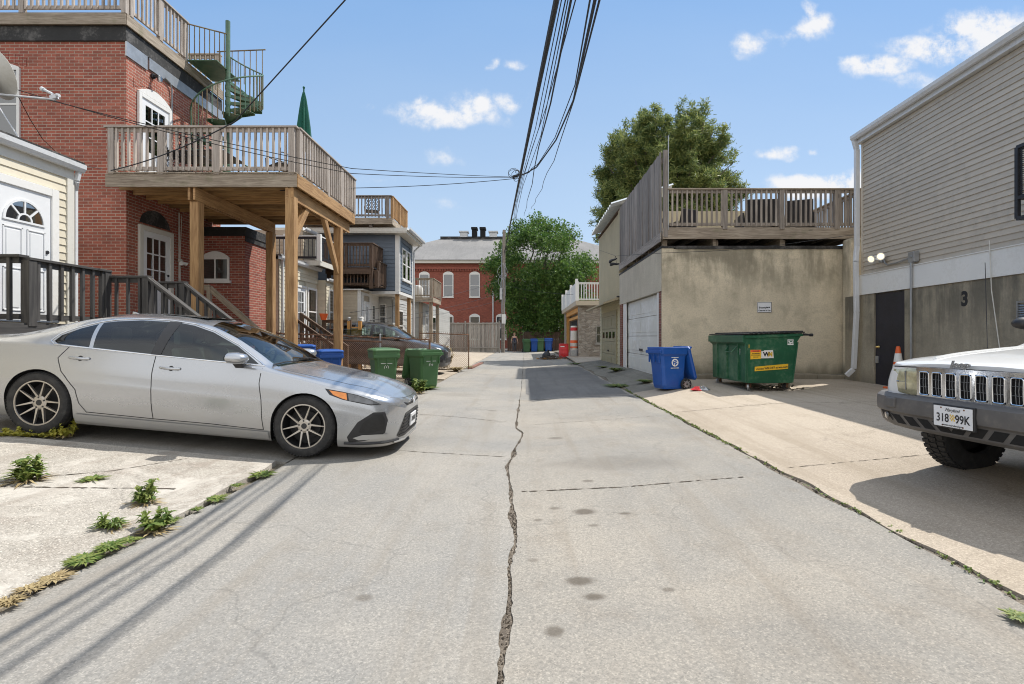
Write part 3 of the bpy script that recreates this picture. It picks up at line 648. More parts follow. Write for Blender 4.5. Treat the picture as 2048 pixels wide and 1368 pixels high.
def joists(parent, x0, x1, y0, y1, z, along='x', sp=.4, h=.24, mat='deck', name='joist', one=True):
    mb = MB()
    if along == 'x':
        for y in frange(y0, y1, sp): mb.beam((x0, y, z - h / 2), (x1, y, z - h / 2), .042, h)
    else:
        for x in frange(x0, x1, sp): mb.beam((x, y0, z - h / 2), (x, y1, z - h / 2), .042, h)
    return mb.build('joists', M[mat], parent)
def planks(parent, x0, x1, y0, y1, z, along='x', w=.14, mat='deck', th=.03):
    mb = MB()
    if along == 'x':
        n = int((y1 - y0) / w)
        for i in range(n): y = y0 + (i + .5) * (y1 - y0) / n; mb.beam((x0, y, z - th / 2), (x1, y, z - th / 2), w - .006, th)
    else:
        n = int((x1 - x0) / w)
        for i in range(n): x = x0 + (i + .5) * (x1 - x0) / n; mb.beam((x, y0, z - th / 2), (x, y1, z - th / 2), w - .006, th)
    return mb.build('floor_boards', M[mat], parent)
def one(name, mb, mat, parent=None, **k): return mb.build(name, M[mat], parent, **k)
def beam_part(parent, name, a, b, w, h, mat, up=(0, 0, 1), bevel=.006):
    mb = MB(); mb.beam(a, b, w, h, up); return mb.build(name, M[mat], parent, bevel=bevel)
# ---------------------------------------------------------------- west side of the alley
FRONT = lambda x, y: Frame((x, y, 0), (1, 0, 0))         # wall that faces the camera
EAST = lambda x: Frame((x, 0, 0), (0, 1, 0))             # wall that faces the alley from the west (u = y)
WEST = lambda x: Frame((x, 0, 0), (0, -1, 0))            # wall that faces the alley from the east (u = -y)
def build_cream_house():
    t = thing('siding_house', 'cream vinyl sided house with a white fanlight door behind the silver car', 'house', (-7.66, 6, 0))
    e = EAST(-7.66); mb = MB(); mb.box(-16, -7.68, 1.0, 8.66, -.3, 4.22); one('wall', mb, 'cream', t)
    mb = MB(); siding(mb, e, 1.0, 8.55, .3, 4.05, .125, .016, [(7.25, 8.38, 0, 3.80)]); siding(mb, FRONT(0, 1.0), -16, -7.7, .3, 4.05, .125, .016); one('siding', mb, 'cream', t)
    mb = MB(); mb.fbox(e, 8.54, 8.67, .2, 4.05, 0, .03); mb.fbox(e, 1.0, 8.67, 4.051, 4.22, 0, .025); one('trim', mb, 'offwhite', t)
    door(t, e, 7.365, 1.63, .87, 2.03, 'fan', casing=.125)
    gutter(t, [(-7.58, .8, 4.27), (-7.58, 8.78, 4.27)], .065)
    downspout(t, [(-7.60, 8.72, 4.21), (-7.62, 8.70, 4.05), (-7.72, 8.78, 3.92), (-7.72, 8.78, .5)], .075)
    mb = MB(); mb.box(-16.1, -7.52, .8, 8.75, 4.335, 4.37); one('roof', mb, 'tar', t)
    # porch, its own timber structure
    p = thing('porch', 'charcoal painted wooden porch landing with rails behind the silver car', 'porch', (-7.2, 8, 0))
    planks(p, -7.62, -7.05, 5.2, 8.70, 1.60, 'y', .14, 'porch')
    mb = MB(); mb.beam((-7.04, 5.2, 1.46), (-7.04, 8.72, 1.46), .04, .22); mb.beam((-7.6, 8.72, 1.46), (-7.02, 8.72, 1.46), .04, .22); mb.beam((-7.6, 5.2, 1.46), (-7.02, 5.2, 1.46), .04, .22); one('rim_board', mb, 'porch', p)
    for q in ((-7.10, 5.3), (-7.10, 7.0), (-7.10, 8.6)): beam_part(p, 'post', (*q, .1), (*q, 1.45), .1, .1, 'porch')
    railing(p, (-7.07, 7.3), (-7.07, 8.62), 1.60, .93, 'porch', .165, (0, 1), .125, .045, .15)
    railing(p, (-7.60, 7.22), (-7.12, 7.22), 1.60, .96, 'porch', .165, (), .12, .045, .15)
    railing(p, (-7.02, 8.70), (-6.42, 8.70), 1.58, .86, 'porch', .165, (1,), .11, .04, .13)
    s = thing('stairs', 'charcoal painted wooden stair running down from the porch towards the alley', 'stairs', (-6, 8.9, 0))
    n = 7; x0, x1, za, zb = -6.42, -4.95, 1.58, .36
    for k in range(n):
        x = lerp(x0, x1, (k + .5) / n); z = lerp(za, zb, (k + 1) / n) + .02
        beam_part(s, 'tread', (x, 8.74, z), (x, 9.6, z), .26, .04, 'porch')
    for y in (8.73, 9.6): beam_part(s, 'stringer', (x0, y, za - .12), (x1, y, zb - .08), .04, .25, 'porch')
    for y in (8.70, 9.62): railing(s, (x0 + .05, y, 0), (x1, y, 0), (za, zb + .05), .86, 'porch', .15, (1,), .1, .04, .12)
    railing(s, (-7.02, 9.62), (-6.42, 9.62), 1.58, .86, 'porch', .165, (0, 1), .11, .04, .13)
    planks(s, -7.0, -6.4, 8.74, 9.6, 1.58, 'y', .14, 'porch')
def build_dish():
    d = thing('satellite_dish', 'weathered beige satellite dish with a white arm on the cream house roof', 'satellite dish', (-8.5, 8.2, 4.37))
    c = Vector((-8.47, 8.2, 5.62)); nrm = Vector((.30, .86, .42)).normalized()
    A = Matrix.Translation(c) @ nrm.to_track_quat('Z', 'Y').to_matrix().to_4x4()
    mb = MB(); mb.lathe([(.001, -.075), (.12, -.068), (.22, -.045), (.31, -.012), (.385, .028), (.39, .022), (.315, -.022), (.22, -.056), (.12, -.08), (.001, -.088)], 36, A); one('reflector', mb, 'offwhite', d, smooth=True)
    lo = c + A.to_3x3() @ Vector((0, -.36, 0)); lo = c + Vector((.03, -.02, -.34)); tip = Vector((-7.76, 8.45, 5.32))
    mb = MB(); mb.tube([lo, lo.lerp(tip, .6), tip], .018, 8); one('arm', mb, 'alu', d, smooth=True)
    mb = MB(); mb.beam(tip + Vector((-.06, 0, .02)), tip + Vector((.03, .01, .05)), .07, .06); mb.tube([tip + Vector((.03, .0, .07)), tip + Vector((.075, .0, .065))], .028, 12); mb.tube([tip + Vector((-.04, .0, .09)), tip + Vector((-.16, -.02, .15))], .022, 10); mb.tube([tip + Vector((-.16, -.02, .15)), tip + Vector((-.20, -.02, .17))], .035, 12)
    one('receiver', mb, 'alu', d, smooth=True)
    mb = MB(); mb.beam(c - nrm * .10 + Vector((0, 0, .08)), c - nrm * .10 + Vector((0, 0, -.22)), .16, .10); mb.beam(c - nrm * .10 + Vector((0, 0, .02)), lo, .06, .05); one('bracket', mb, 'black', d, bevel=.008)
    mb = MB(); b = c - nrm * .14; mb.tube([b, b + Vector((-.05, 0, -.5)), Vector((-8.62, 8.12, 4.40))], .025, 8); mb.tube([b + Vector((0, 0, -.2)), Vector((-8.05, 8.3, 4.38))], .011, 6); mb.tube([b + Vector((0, 0, -.25)), Vector((-8.75, 7.5, 4.38))], .011, 6); one('mast', mb, 'alu', d, smooth=True)
def build_brick_house():
    t = thing('brick_house', 'red brick row house with a roof deck at the upper left', 'house', (-8.8, 11.3, 0)); e = EAST(-8.8); f = FRONT(0, 11.3)
    mb = MB(); mb.box(-24, -8.8, 11.3, 14.8, -.3, 7.92); one('wall', mb, 'brick_lt', t)
    mb = MB(); mb.box(-24, -8.77, 11.26, 14.83, 7.921, 8.24); one('cornice', mb, 'tar', t)
    mb = MB(); mb.fbox(e, 11.95, 14.83, 7.66, 7.918, .0, .035); mb.fbox(e, 11.27, 11.9, 7.60, 7.918, .0, .03); one('coping', mb, 'galv', t)
    # upper door under an arch, lower nine-light door
    door(t, e, 11.70, 4.90, .90, 2.0, 'lite', casing=.09, back='roomdark')
    mb = MB(); n = 12; pts = [(11.61 + 1.08 * k / n, 7.0 + .20 * math.sin(math.pi * k / n) ** .8) for k in range(n + 1)]; mb.prism([e.p(a, b, .002) for a, b in pts], e.n * .05); one('arch_panel', mb, 'white', t, fix=True)
    for (u0, u1, v0, hh, rise) in ((11.50, 12.80, 7.02, .21, .22), (11.62, 12.72, 4.36, .19, .16)):
        n = 20; mb = MB()
        for k in range(n):
            p = [(lerp(u0, u1, (k + j) / n), v0 + rise * math.sin(math.pi * (k + j) / n) ** .8) for j in (.04, .96)]
            mb.prism([e.p(p[0][0], p[0][1], .001), e.p(p[1][0], p[1][1], .001), e.p(p[1][0], p[1][1] + hh, .001), e.p(p[0][0], p[0][1] + hh, .001)], e.n * .008)
        one('arch', mb, 'brick_lt', t, fix=True)
    door(t, e, 11.74, 1.78, .90, 2.08, 'lite', casing=.11, cmat='offwhite')
    mb = MB(); pts = [(11.68 + 1.0 * k / n, 4.03 + .36 * math.sin(math.pi * k / n) ** .5) for k in range(n + 1)]; mb.prism([e.p(a, b, .002) for a, b in pts], e.n * .012); one('transom', mb, 'tar', t, fix=True)
    window(t, f, -12.25, 5.72, 1.12, 1.62, 2, 1, .06, back='blind', arch=.12)
    mb = MB(); n = 18
    for k in range(n):
        p = [(lerp(-12.4, -11.0, (k + j) / n), 7.36 + .14 * math.sin(math.pi * (k + j) / n) ** .8) for j in (.04, .96)]
        mb.prism([f.p(p[0][0], p[0][1], .001), f.p(p[1][0], p[1][1], .001), f.p(p[1][0], p[1][1] + .2, .001), f.p(p[0][0], p[0][1] + .2, .001)], f.n * .008)
    one('arch', mb, 'brick', t, fix=True)
    # wall light, conduit
    mb = MB(); q = e.p(12.08, 7.55, 0); mb.tube([q, q + Vector((.05, 0, 0))], .06, 12); mb.beam(q + Vector((.04, 0, 0)), q + Vector((.15, .01, -.01)), .05, .05); one('lamp_bracket', mb, 'black', t, smooth=True)
    mb = MB(); mb.lathe([(0, -.07), (.045, -.06), (.06, 0), (.04, .06), (.02, .08)], 12, Matrix.Translation(q + Vector((.17, .02, -.06)))); one('lamp_globe', mb, 'glass_sky', t, smooth=True)
    mb = MB(); mb.tube([e.p(12.45, 7.70, .05), e.p(12.62, 7.66, .05), e.p(12.70, 7.55, .04), e.p(12.70, 4.95, .04)], .018, 8); one('conduit', mb, 'steel', t, smooth=True)
    mb = MB(); mb.tube([e.p(12.98, 4.55, .03), e.p(12.98, 1.2, .03)], .014, 8); mb.tube([e.p(13.08, 4.5, .03), e.p(13.02, 3.4, .03), e.p(13.06, 1.2, .03)], .009, 6); one('conduit', mb, 'offwhite', t, smooth=True)
    lamp = thing('floodlight', 'unlit twin floodlight on the brick wall beside the nine light door', 'lamp', (-8.75, 13.0, 3.2))
    mb = MB(); q = e.p(12.98, 3.33, .03); mb.tube([q, q + Vector((.06, 0, 0))], .05, 12); one('base_plate', mb, 'offwhite', lamp, smooth=True)
    for s in (-1, 1): mb = MB(); mb.lathe([(.02, 0), (.03, .05), (.055, .11), (.05, .115), (0, .10)], 12, Matrix.Translation(q + Vector((.07, .02 * s, -.03))) @ Vector((.6, .8 * s, -.5)).to_track_quat('Z', 'Y').to_matrix().to_4x4()); one('lamp_head', mb, 'white', lamp, smooth=True)
    # single-storey wing
    mb = MB(); mb.box(-14, -7.55, 13.8, 15.08, -.3, 4.12); one('wall', mb, 'brick', t)
    g = FRONT(0, 13.8); mb = MB(); mb.box(-8.79, -7.50, 13.76, 15.12, 4.121, 4.36); mb.fbox(EAST(-7.55), 13.8, 15.08, 3.98, 4.12, 0, .03); one('cornice', mb, 'tar', t)
    window(t, g, -8.72, 2.92, .76, .62, 1, 2, .05, arch=.17, back='curtain')
    mb = MB(); n = 14
    for k in range(n):
        p = [(lerp(-8.78, -7.88, (k + j) / n), 3.58 + .14 * math.sin(math.pi * (k + j) / n) ** .8) for j in (.04, .96)]
        mb.prism([g.p(p[0][0], p[0][1], .001), g.p(p[1][0], p[1][1], .001), g.p(p[1][0], p[1][1] + .15, .001), g.p(p[0][0], p[0][1] + .15, .001)], g.n * .008)
    one('arch', mb, 'brick', t, fix=True)
    # steps up to the lower door
    s = thing('stairs', 'plain brown wooden steps up to the nine light door in the brick wall', 'stairs', (-8.2, 12.3, 0))
    planks(s, -8.76, -7.9, 11.55, 12.85, 1.74, 'y', .14, 'deck'); n = 6
    for k in range(n): x = lerp(-7.9, -6.3, (k + .5) / n); z = lerp(1.74, .35, (k + 1) / n); beam_part(s, 'tread', (x, 11.6, z), (x, 12.8, z), .27, .04, 'deck')
    for y in (11.56, 12.84): beam_part(s, 'stringer', (-7.9, y, 1.62), (-6.3, y, .28), .04, .26, 'deck')
    beam_part(s, 'handrail', (-7.9, 12.84, 2.62), (-6.3, 12.84, 1.22), .05, .14, 'deck'); beam_part(s, 'handrail', (-8.74, 12.84, 2.64), (-7.9, 12.84, 2.64), .05, .14, 'deck')
    for x, z in ((-7.92, 1.6), (-6.32, .2)): beam_part(s, 'post', (x, 12.84, z - .9 if z > 1 else z), (x, 12.84, z + 1.05), .09, .09, 'deck')
    # roof deck
    r = thing('roof_deck', 'weathered wooden roof deck with railings on top of the brick house', 'roof deck', (-8.8, 11.3, 8.3))
    planks(r, -20, -8.76, 11.24, 14.8, 8.53, 'x', .14); mb = MB()
    mb.beam((-20, 11.22, 8.37), (-8.74, 11.22, 8.37), .04, .25); mb.beam((-8.74, 11.22, 8.37), (-8.74, 14.8, 8.37), .04, .25); one('rim_board', mb, 'deck', r)
    railing(r, (-20, 11.24), (-8.78, 11.24), 8.54, 1.0, 'deckrail', .13, (.3, .55, .8, 1), .1, .042)
    railing(r, (-8.76, 11.36), (-8.76, 13.2), 8.54, 1.0, 'deckrail', .13, (0, .5, 1), .1, .038)
    railing(r, (-12, 14.75), (-8.82, 14.75), 8.54, 1.0, 'deckrail', .14, (0, 1), .1, .04)
def hex_chair(x, y, z, rz, label, group, mat='black'):
    """cast patio armchair with a pierced back"""
    t = thing('patio_chair', label, 'chair', (0, 0, 0), group)
    mb = MB(); w, d, s = .27, .25, .42
    for sx in (-1, 1):
        for sy in (-1, 1): mb.tube([(sx * w, sy * d, 0), (sx * (w - .02), sy * (d - .02), s)], .014, 6)
        mb.tube([(sx * w, -d, s - .01), (sx * (w + .02), -d, s + .2), (sx * (w + .02), -d + .06, s + .24), (sx * w, d, s + .22)], .013, 6)
    one('leg_frame', mb, mat, t, smooth=True)
    mb = MB(); mb.box(-w, w, -d, d, s - .012, s + .02); one('seat', mb, mat, t, bevel=.008)
    mb = MB(); H = .50
    rim = [(-w, d, s), (-w * .98, d + .05, s + H * .8), (-w * .6, d + .07, s + H), (0, d + .07, s + H * 1.05), (w * .6, d + .07, s + H), (w * .98, d + .05, s + H * .8), (w, d, s)]
    mb.tube(rim, .014, 6); r = .042
    for j in range(7):
        for i in range(7):
            cx = (i - 3) * r * 1.85 + (r * .92 if j % 2 else 0); cz = s + .06 + j * r * 1.62
            if abs(cx) > w * .95: continue
            pts = [(cx + r * math.cos(a * math.pi / 3 + .52), d + .02 + (cz - s) * .1, cz + r * math.sin(a * math.pi / 3 + .52)) for a in range(7)]
            mb.tube(pts, .0075, 4, False)
    one('backrest', mb, mat, t)
    t.location = (x, y, z); t.rotation_euler = (0, 0, rz); return t
def build_left_deck():
    t = thing('wooden_deck', 'raised wooden deck on tall timber posts over the parking pad', 'deck', (-6.8, 12.5, 0))
    zf = 4.87; x0, x1, y0, y1 = -8.78, -4.8, 10.8, 14.4
    planks(t, x0, x1, y0 - .04, y1, zf, 'y', .14)
    mb = MB(); mb.beam((x0 - .06, y0, zf - .17), (x1, y0, zf - .17), .042, .275); one('rim_board', mb, 'deck', t, bevel=.004)
    mb = MB(); mb.beam((x1, y0 - .02, zf - .17), (x1, y1, zf - .17), .042, .275); mb.beam((x0, y1, zf - .17), (x1, y1, zf - .17), .042, .275); one('rim_board', mb, 'post', t, bevel=.004)
    joists(t, x0, x1 - .03, y0 + .3, y1 - .2, zf - .045, 'x', .41, .24, 'joist')
    for x in (-7.05, -4.98):
        mb = MB(); mb.beam((x - .055, y0 + .02, zf - .43), (x - .055, y1 - .1, zf - .43), .05, .28); mb.beam((x + .055, y0 + .02, zf - .43), (x + .055, y1 - .1, zf - .43), .05, .28); one('beam', mb, 'post', t, bevel=.004)
    for x, y, top in ((-7.05, 11.0, 4.29), (-4.98, 10.92, 4.56), (-7.05, 14.2, 4.29), (-4.96, 13.6, 4.30)): beam_part(t, 'post', (x, y, gz(x, y) - .04), (x, y, top), .19, .19, 'post', (0, 1, 0), .008)
    for a, b in (((-4.98, 10.98, 3.50), (-4.98, 11.75, 4.42)), ((-4.96, 13.52, 3.1), (-4.96, 12.55, 4.42))): beam_part(t, 'brace', a, b, .10, .15, 'post')
    railing(t, (x0 - .02, y0 + .03), (x1 - .06, y0 + .03), zf, .98, 'deckrail', .127, (.02, .285, .585, .985), .125, .042, .15)
    railing(t, (x1 - .03, y0 + .12), (x1 - .03, y1), zf, .98, 'deckrail', .135, (.0, .45, .72, 1), .11, .04, .15)
    railing(t, (-7.3, y1 - .04), (x1 - .1, y1 - .04), zf, .98, 'deckrail', .135, (0, .5), .11, .04, .15)
    G = 'patio chairs on the raised deck'
    hex_chair(-5.55, 11.75, zf, R(-35), 'black pierced back patio chair at the alley corner of the raised deck', G)
    hex_chair(-8.1, 12.15, zf, R(80), 'black patio chair nearest the house wall beside the deck table', G)
    hex_chair(-7.2, 11.25, zf, R(180), 'black patio chair in front of the deck table seen through the railing', G)
    tb = thing('patio_table', 'black glass topped patio table on the raised deck', 'table', (-7.5, 11.9, zf))
    mb = MB(); mb.box(-8.25, -6.75, 11.45, 12.35, zf + .70, zf + .725); one('tabletop', mb, 'black', tb, bevel=.01)
    for sx in (-8.15, -6.85):
        for sy in (11.55, 12.25): mb = MB(); mb.tube([(sx, sy, zf), (sx, sy, zf + .70)], .02, 8); one('leg', mb, 'black', tb, smooth=True)
    u = thing('patio_umbrella', 'closed dark green patio umbrella standing on the raised deck', 'umbrella', (-5.4, 12.5, zf)); ux, uy = -5.4, 12.5
    mb = MB(); n = 24; prof = [(.03, 1.05), (.135, 1.12), (.15, 1.3), (.12, 1.7), (.085, 2.05), (.05, 2.35), (.022, 2.50), (.004, 2.53)]; pts = []
    for r_, z_ in prof: pts += [(ux + r_ * (1 + .28 * (k % 3 - 1)) * math.cos(2 * math.pi * k / n), uy + r_ * (1 + .28 * (k % 3 - 1)) * math.sin(2 * math.pi * k / n), zf + z_) for k in range(n)]
    mb.add(pts, [(i * n + k, i * n + (k + 1) % n, (i + 1) * n + (k + 1) % n, (i + 1) * n + k) for i in range(len(prof) - 1) for k in range(n)]); one('canopy', mb, 'umb', u, smooth=True, ang=60)
    mb = MB(); mb.tube([(ux, uy, zf), (ux, uy, zf + 2.6)], .019, 8); mb.lathe([(0, 2.6), (.025, 2.6), (.03, 2.63), (0, 2.66)], 10, Matrix.Translation((ux, uy, zf))); one('pole', mb, 'umb', u, smooth=True)
    mb = MB(); mb.lathe([(0, .06), (.22, .05), (.24, 0), (.05, .09), (.03, .35), (0, .35)], 20, Matrix.Translation((ux, uy, zf))); one('base', mb, 'black', u, smooth=True)
def build_spiral():
    t = thing('spiral_staircase', 'green rusting metal spiral staircase from the raised deck up to the roof deck', 'staircase', (-7.95, 13.7, 4.87)); c = Vector((-7.95, 13.7, 0)); ro = .84; z0, z1 = 4.87, 8.53
    mb = MB(); mb.tube([c + Vector((0, 0, z0)), c + Vector((0, 0, 9.85))], .058, 14); one('centre_pole', mb, 'green_metal', t, smooth=True)
    n = 17; step = R(26); a_top = R(118)
    for k in range(n):
        z = z1 - .02 - (k + 1) * (z1 - z0) / (n + 1); a = a_top - (k + .6) * step
        mb = MB(); m = 5; A = [a - step * .58 + step * 1.16 * i / m for i in range(m + 1)]
        top = [c + Vector((.05 * math.cos(a), .05 * math.sin(a), z))] + [c + Vector((ro * math.cos(q), ro * math.sin(q), z)) for q in A]
        mb.prism(top, (0, 0, .012)); mb.prism([top[0], top[1], top[1] + Vector((0, 0, -.045)), top[0] + Vector((0, 0, -.08))], (top[0] - top[1]).cross(Vector((0, 0, 1))).normalized() * .008)
        mb.prism([top[0], top[-1], top[-1] + Vector((0, 0, -.045)), top[0] + Vector((0, 0, -.08))], (top[0] - top[-1]).cross(Vector((0, 0, 1))).normalized() * .008)
        mb.tube([c + Vector((0, 0, z - .09)), c + Vector((0, 0, z + .03))], .068, 12); one('tread', mb, 'green_metal', t, fix=True)
    mb = MB(); pts = []
    for k in range(n * 4 + 1):
        q = k / 4; z = z1 - (q + .5) * (z1 - z0) / (n + 1); a = a_top - q * step; pts.append(c + Vector((ro * math.cos(a), ro * math.sin(a), z + .88)))
    mb.tube(pts, .02, 8); one('handrail', mb, 'green_metal', t, smooth=True)
    for mt, ph in (('rusty_green', 0), ('green_metal', 1)):
        mb = MB()
        for k in range(n * 3):
            if k % 3 == 2 and ph == 0 or k % 3 != 2 and ph == 1: continue
            q = k / 3 + .1; z = z1 - (q + .5) * (z1 - z0) / (n + 1); a = a_top - q * step; p = c + Vector((ro * math.cos(a), ro * math.sin(a), 0))
            mb.beam(p + Vector((0, 0, z - .05)), p + Vector((0, 0, z + .88)), .016, .016)
        one('baluster', mb, mt, t)
    # landing at the top with its guard rails
    mb = MB(); mb.prism([(-8.72, 13.2, z1), (c.x, 13.2, z1), (c.x, 14.3, z1), (-8.72, 14.3, z1)], (0, 0, .02)); one('landing', mb, 'green_metal', t, fix=True)
    for a, b in (((-8.72, 13.2), (c.x, 13.65)), ((-8.72, 14.5), (-7.3, 14.4))):
        mb = MB(); A, B = Vector((*a, z1)), Vector((*b, z1)); mb.tube([A + Vector((0, 0, .95)), B + Vector((0, 0, .95))], .018, 8); m = 8
        for k in range(m): p = A.lerp(B, (k + .5) / m); mb.beam(p, p + Vector((0, 0, .95)), .016, .016)
        one('guard_rail', mb, 'rusty_green', t)
def build_far_left():
    # pale row house with a balcony
    t = thing('siding_house', 'cream sided low house with white doors behind the timber deck posts', 'house', (-7.3, 16, 0)); e = EAST(-7.3)
    mb = MB(); mb.box(-16, -7.32, 15.2, 18.0, -.2, 3.72); one('wall', mb, 'cream', t)
    mb = MB(); siding(mb, e, 15.2, 18.0, .3, 3.6, .12, .014, [(16.2, 17.0, 0, 3.2), (17.1, 18, 1.2, 3.2)]); siding(mb, FRONT(0, 15.2), -9, -7.32, .3, 3.72, .12, .014); one('siding', mb, 'cream', t)
    door(t, e, 16.28, 1.1, .66, 1.9, 'lite', casing=.07, back='roomdark'); window(t, e, 17.15, 1.45, .75, 1.62, 2, 1, .07, back='roomdark')
    gutter(t, [(-7.22, 15.1, 3.75), (-7.22, 18.1, 3.75)], .06); downspout(t, [(-7.24, 15.3, 3.7), (-7.27, 15.35, 3.5), (-7.27, 15.35, .5)], .07)
    mb = MB(); mb.box(-16, -7.2, 15.1, 18.1, 3.82, 3.86); one('roof', mb, 'shingle', t)
    b = thing('balcony', 'white railed balcony with black balusters above the cream low house', 'balcony', (-7.2, 17, 3.9))
    planks(b, -8.9, -6.8, 16.95, 19.0, 3.95, 'x', .14); mb = MB(); mb.beam((-8.9, 16.95, 3.85), (-6.78, 16.95, 3.85), .04, .16); mb.beam((-6.8, 16.95, 3.85), (-6.8, 19, 3.85), .04, .16); one('rim_board', mb, 'offwhite', b)
    railing(b, (-8.9, 17.0), (-6.85, 17.0), 3.95, .82, 'black', .13, (), .1, .02, .08, 'white', bal=.011); railing(b, (-6.83, 17.0), (-6.83, 19.0), 3.95, .82, 'black', .13, (0, 1), .13, .02, .08, 'white', .08, 'white', bal=.011)
    t = thing('siding_house', 'taller beige sided house set back behind the white railed balcony', 'house', (-8.2, 20, 0)); e = EAST(-8.2)
    mb = MB(); mb.box(-17, -8.22, 18.9, 25, -.2, 5.35); one('wall', mb, 'tan', t); mb = MB(); siding(mb, e, 18.9, 25, .5, 5.3, .13, .014); siding(mb, FRONT(0, 18.9), -14, -8.2, .5, 5.3, .13, .014); one('siding', mb, 'tan', t)
    window(t, e, 20.0, 4.1, .8, 1.1, 2, 1, .08, back='roomdark'); window(t, FRONT(0, 18.88), -8.9, 4.1, .5, 1.1, 2, 1, .06, back='roomdark'); gutter(t, [(-8.1, 18.8, 5.38), (-8.1, 25, 5.38)], .06)
    t = thing('siding_house', 'narrow cream sided house with a white door beside the tan extension', 'house', (-7.0, 18.6, 0)); e = EAST(-7.0)
    mb = MB(); mb.box(-14, -7.02, 18.02, 19.18, -.2, 3.4); one('wall', mb, 'cream', t); mb = MB(); siding(mb, e, 18.02, 19.18, .3, 3.3, .12, .014); siding(mb, FRONT(0, 18.02), -7.3, -7.02, .3, 3.3, .12); one('siding', mb, 'cream', t)
    window(t, e, 18.25, 1.5, .42, 1.6, 2, 1, .05, back='roomdark'); window(t, e, 18.75, 1.5, .36, 1.6, 3, 1, .05, back='roomdark'); gutter(t, [(-6.92, 18.0, 3.42), (-6.92, 19.2, 3.42)], .05)
    # tan extension
    t = thing('house_extension', 'tan sided single storey extension with white doors under the brown deck', 'house', (-6.15, 20, 0)); e = EAST(-6.15)
    mb = MB(); mb.box(-7.6, -6.17, 19.22, 21.5, -.2, 3.16); one('wall', mb, 'tan', t); mb = MB(); siding(mb, FRONT(0, 19.22), -7.6, -6.2, .3, 3.1, .11, .014); one('siding', mb, 'tan', t)
    mb = MB(); siding(mb, e, 19.22, 21.5, .3, 3.1, .11, .014, [(19.5, 20.2, 0, 2.9)]); mb.fbox(FRONT(0, 19.22), -6.28, -6.15, .3, 3.16, 0, .03); mb.box(-7.7, -6.05, 19.12, 21.5, 3.161, 3.2); one('trim', mb, 'white', t)
    door(t, e, 19.58, .75, .52, 1.95, 'lite', casing=.06); window(t, e, 20.5, 1.5, .45, 1.2, 2, 1, .05, back='roomdark')
    d = thing('balcony', 'dark brown stained two level wooden deck above the tan extension', 'deck', (-6, 19.5, 3.4))
    planks(d, -7.4, -5.66, 19.0, 20.26, 3.98, 'x', .14, 'brown_wood'); joists(d, -7.4, -5.7, 19.0, 20.2, 3.94, 'x', .4, .2, 'brown_wood')
    railing(d, (-7.4, 19.02), (-5.7, 19.02), 3.98, .92, 'brown_wood', .12, (0, .45, 1), .1, .035, .13); railing(d, (-5.68, 19.02), (-5.68, 20.26), 3.98, .92, 'brown_wood', .12, (1,), .1, .035, .13)
    planks(d, -6.9, -5.5, 19.3, 20.9, 3.36, 'x', .14, 'brown_wood'); railing(d, (-5.52, 19.3), (-5.52, 20.9), 3.36, .9, 'brown_wood', .12, (0, .5, 1), .1, .035, .13); railing(d, (-7.1, 19.16), (-5.54, 19.16), 3.3, .6, 'brown_wood', .12, (0, 1), .1, .035, .10)
    for p in ((-7.3, 19.06), (-5.72, 19.06)): beam_part(d, 'post', (*p, 3.2), (*p, 3.95), .12, .12, 'brown_wood')
    # slate blue house on posts with a roof deck
    t = thing('raised_house', 'slate blue clad upper storey standing on timber posts', 'house', (-5, 20.3, 0)); e = EAST(-5.0); f = FRONT(0, 20.3)
    mb = MB(); mb.box(-10, -5.02, 20.32, 22.7, 3.22, 5.46); one('wall', mb, 'blue_side', t); mb = MB(); siding(mb, f, -10, -5.1, 3.25, 5.4, .15, .016); siding(mb, e, 20.42, 22.6, 3.25, 5.4, .15, .016, [(20.75, 22.25, 3.72, 5.1)]); one('siding', mb, 'blue_side', t)
    mb = MB(); mb.fbox(f, -5.14, -4.99, 3.2, 5.46, 0, .03); mb.fbox(e, 20.31, 20.42, 3.2, 5.46, 0, .028); mb.fbox(e, 22.58, 22.7, 3.2, 5.46, 0, .028); mb.box(-10, -4.98, 20.25, 22.7, 3.10, 3.215); one('trim', mb, 'white', t)
    for u in (20.78, 21.55): window(t, e, u, 3.75, .66, 1.28, 2, 1, .06, back='roomdark', gl='glass_sky')
    mb = MB(); mb.box(-10, -4.62, 19.95, 23.0, 5.461, 5.50); mb.box(-10, -4.60, 19.93, 23.02, 5.501, 5.66); one('roof', mb, 'offwhite', t); gutter(t, [(-4.54, 19.95, 5.62), (-4.54, 23, 5.62)], .06); downspout(t, [(-4.6, 22.85, 5.55), (-4.95, 22.8, 5.2), (-4.95, 22.8, .4)], .07)
    for p in ((-5.1, 20.45), (-5.1, 22.5)): beam_part(t, 'post', (*p, gz(*p)), (*p, 3.1), .14, .14, 'post')
    r = thing('roof_deck', 'small weathered roof deck with mossy edge above the slate blue house', 'roof deck', (-5.2, 20, 6)); zf = 6.02
    planks(r, -9, -5.15, 19.8, 22.3, zf, 'x', .14); mb = MB(); mb.beam((-9, 19.8, zf - .14), (-5.13, 19.8, zf - .14), .04, .22); mb.beam((-5.15, 19.8, zf - .14), (-5.15, 22.3, zf - .14), .04, .22); one('rim_board', mb, 'deck', r); joists(r, -9, -5.2, 20.0, 22.2, zf - .04, 'x', .4, .2, 'deck')
    railing(r, (-9, 19.83), (-5.2, 19.83), zf, .86, 'grey_wood', .13, (.52, .97), .11, .04, .13); railing(r, (-5.17, 19.9), (-5.17, 22.3), zf, .86, 'post', .13, (0, .5, 1), .1, .04, .13)
    mb = MB(); mb.box(-9, -6.55, 19.74, 19.77, zf + .02, zf + .84); one('screen_panel', mb, 'galv', r)
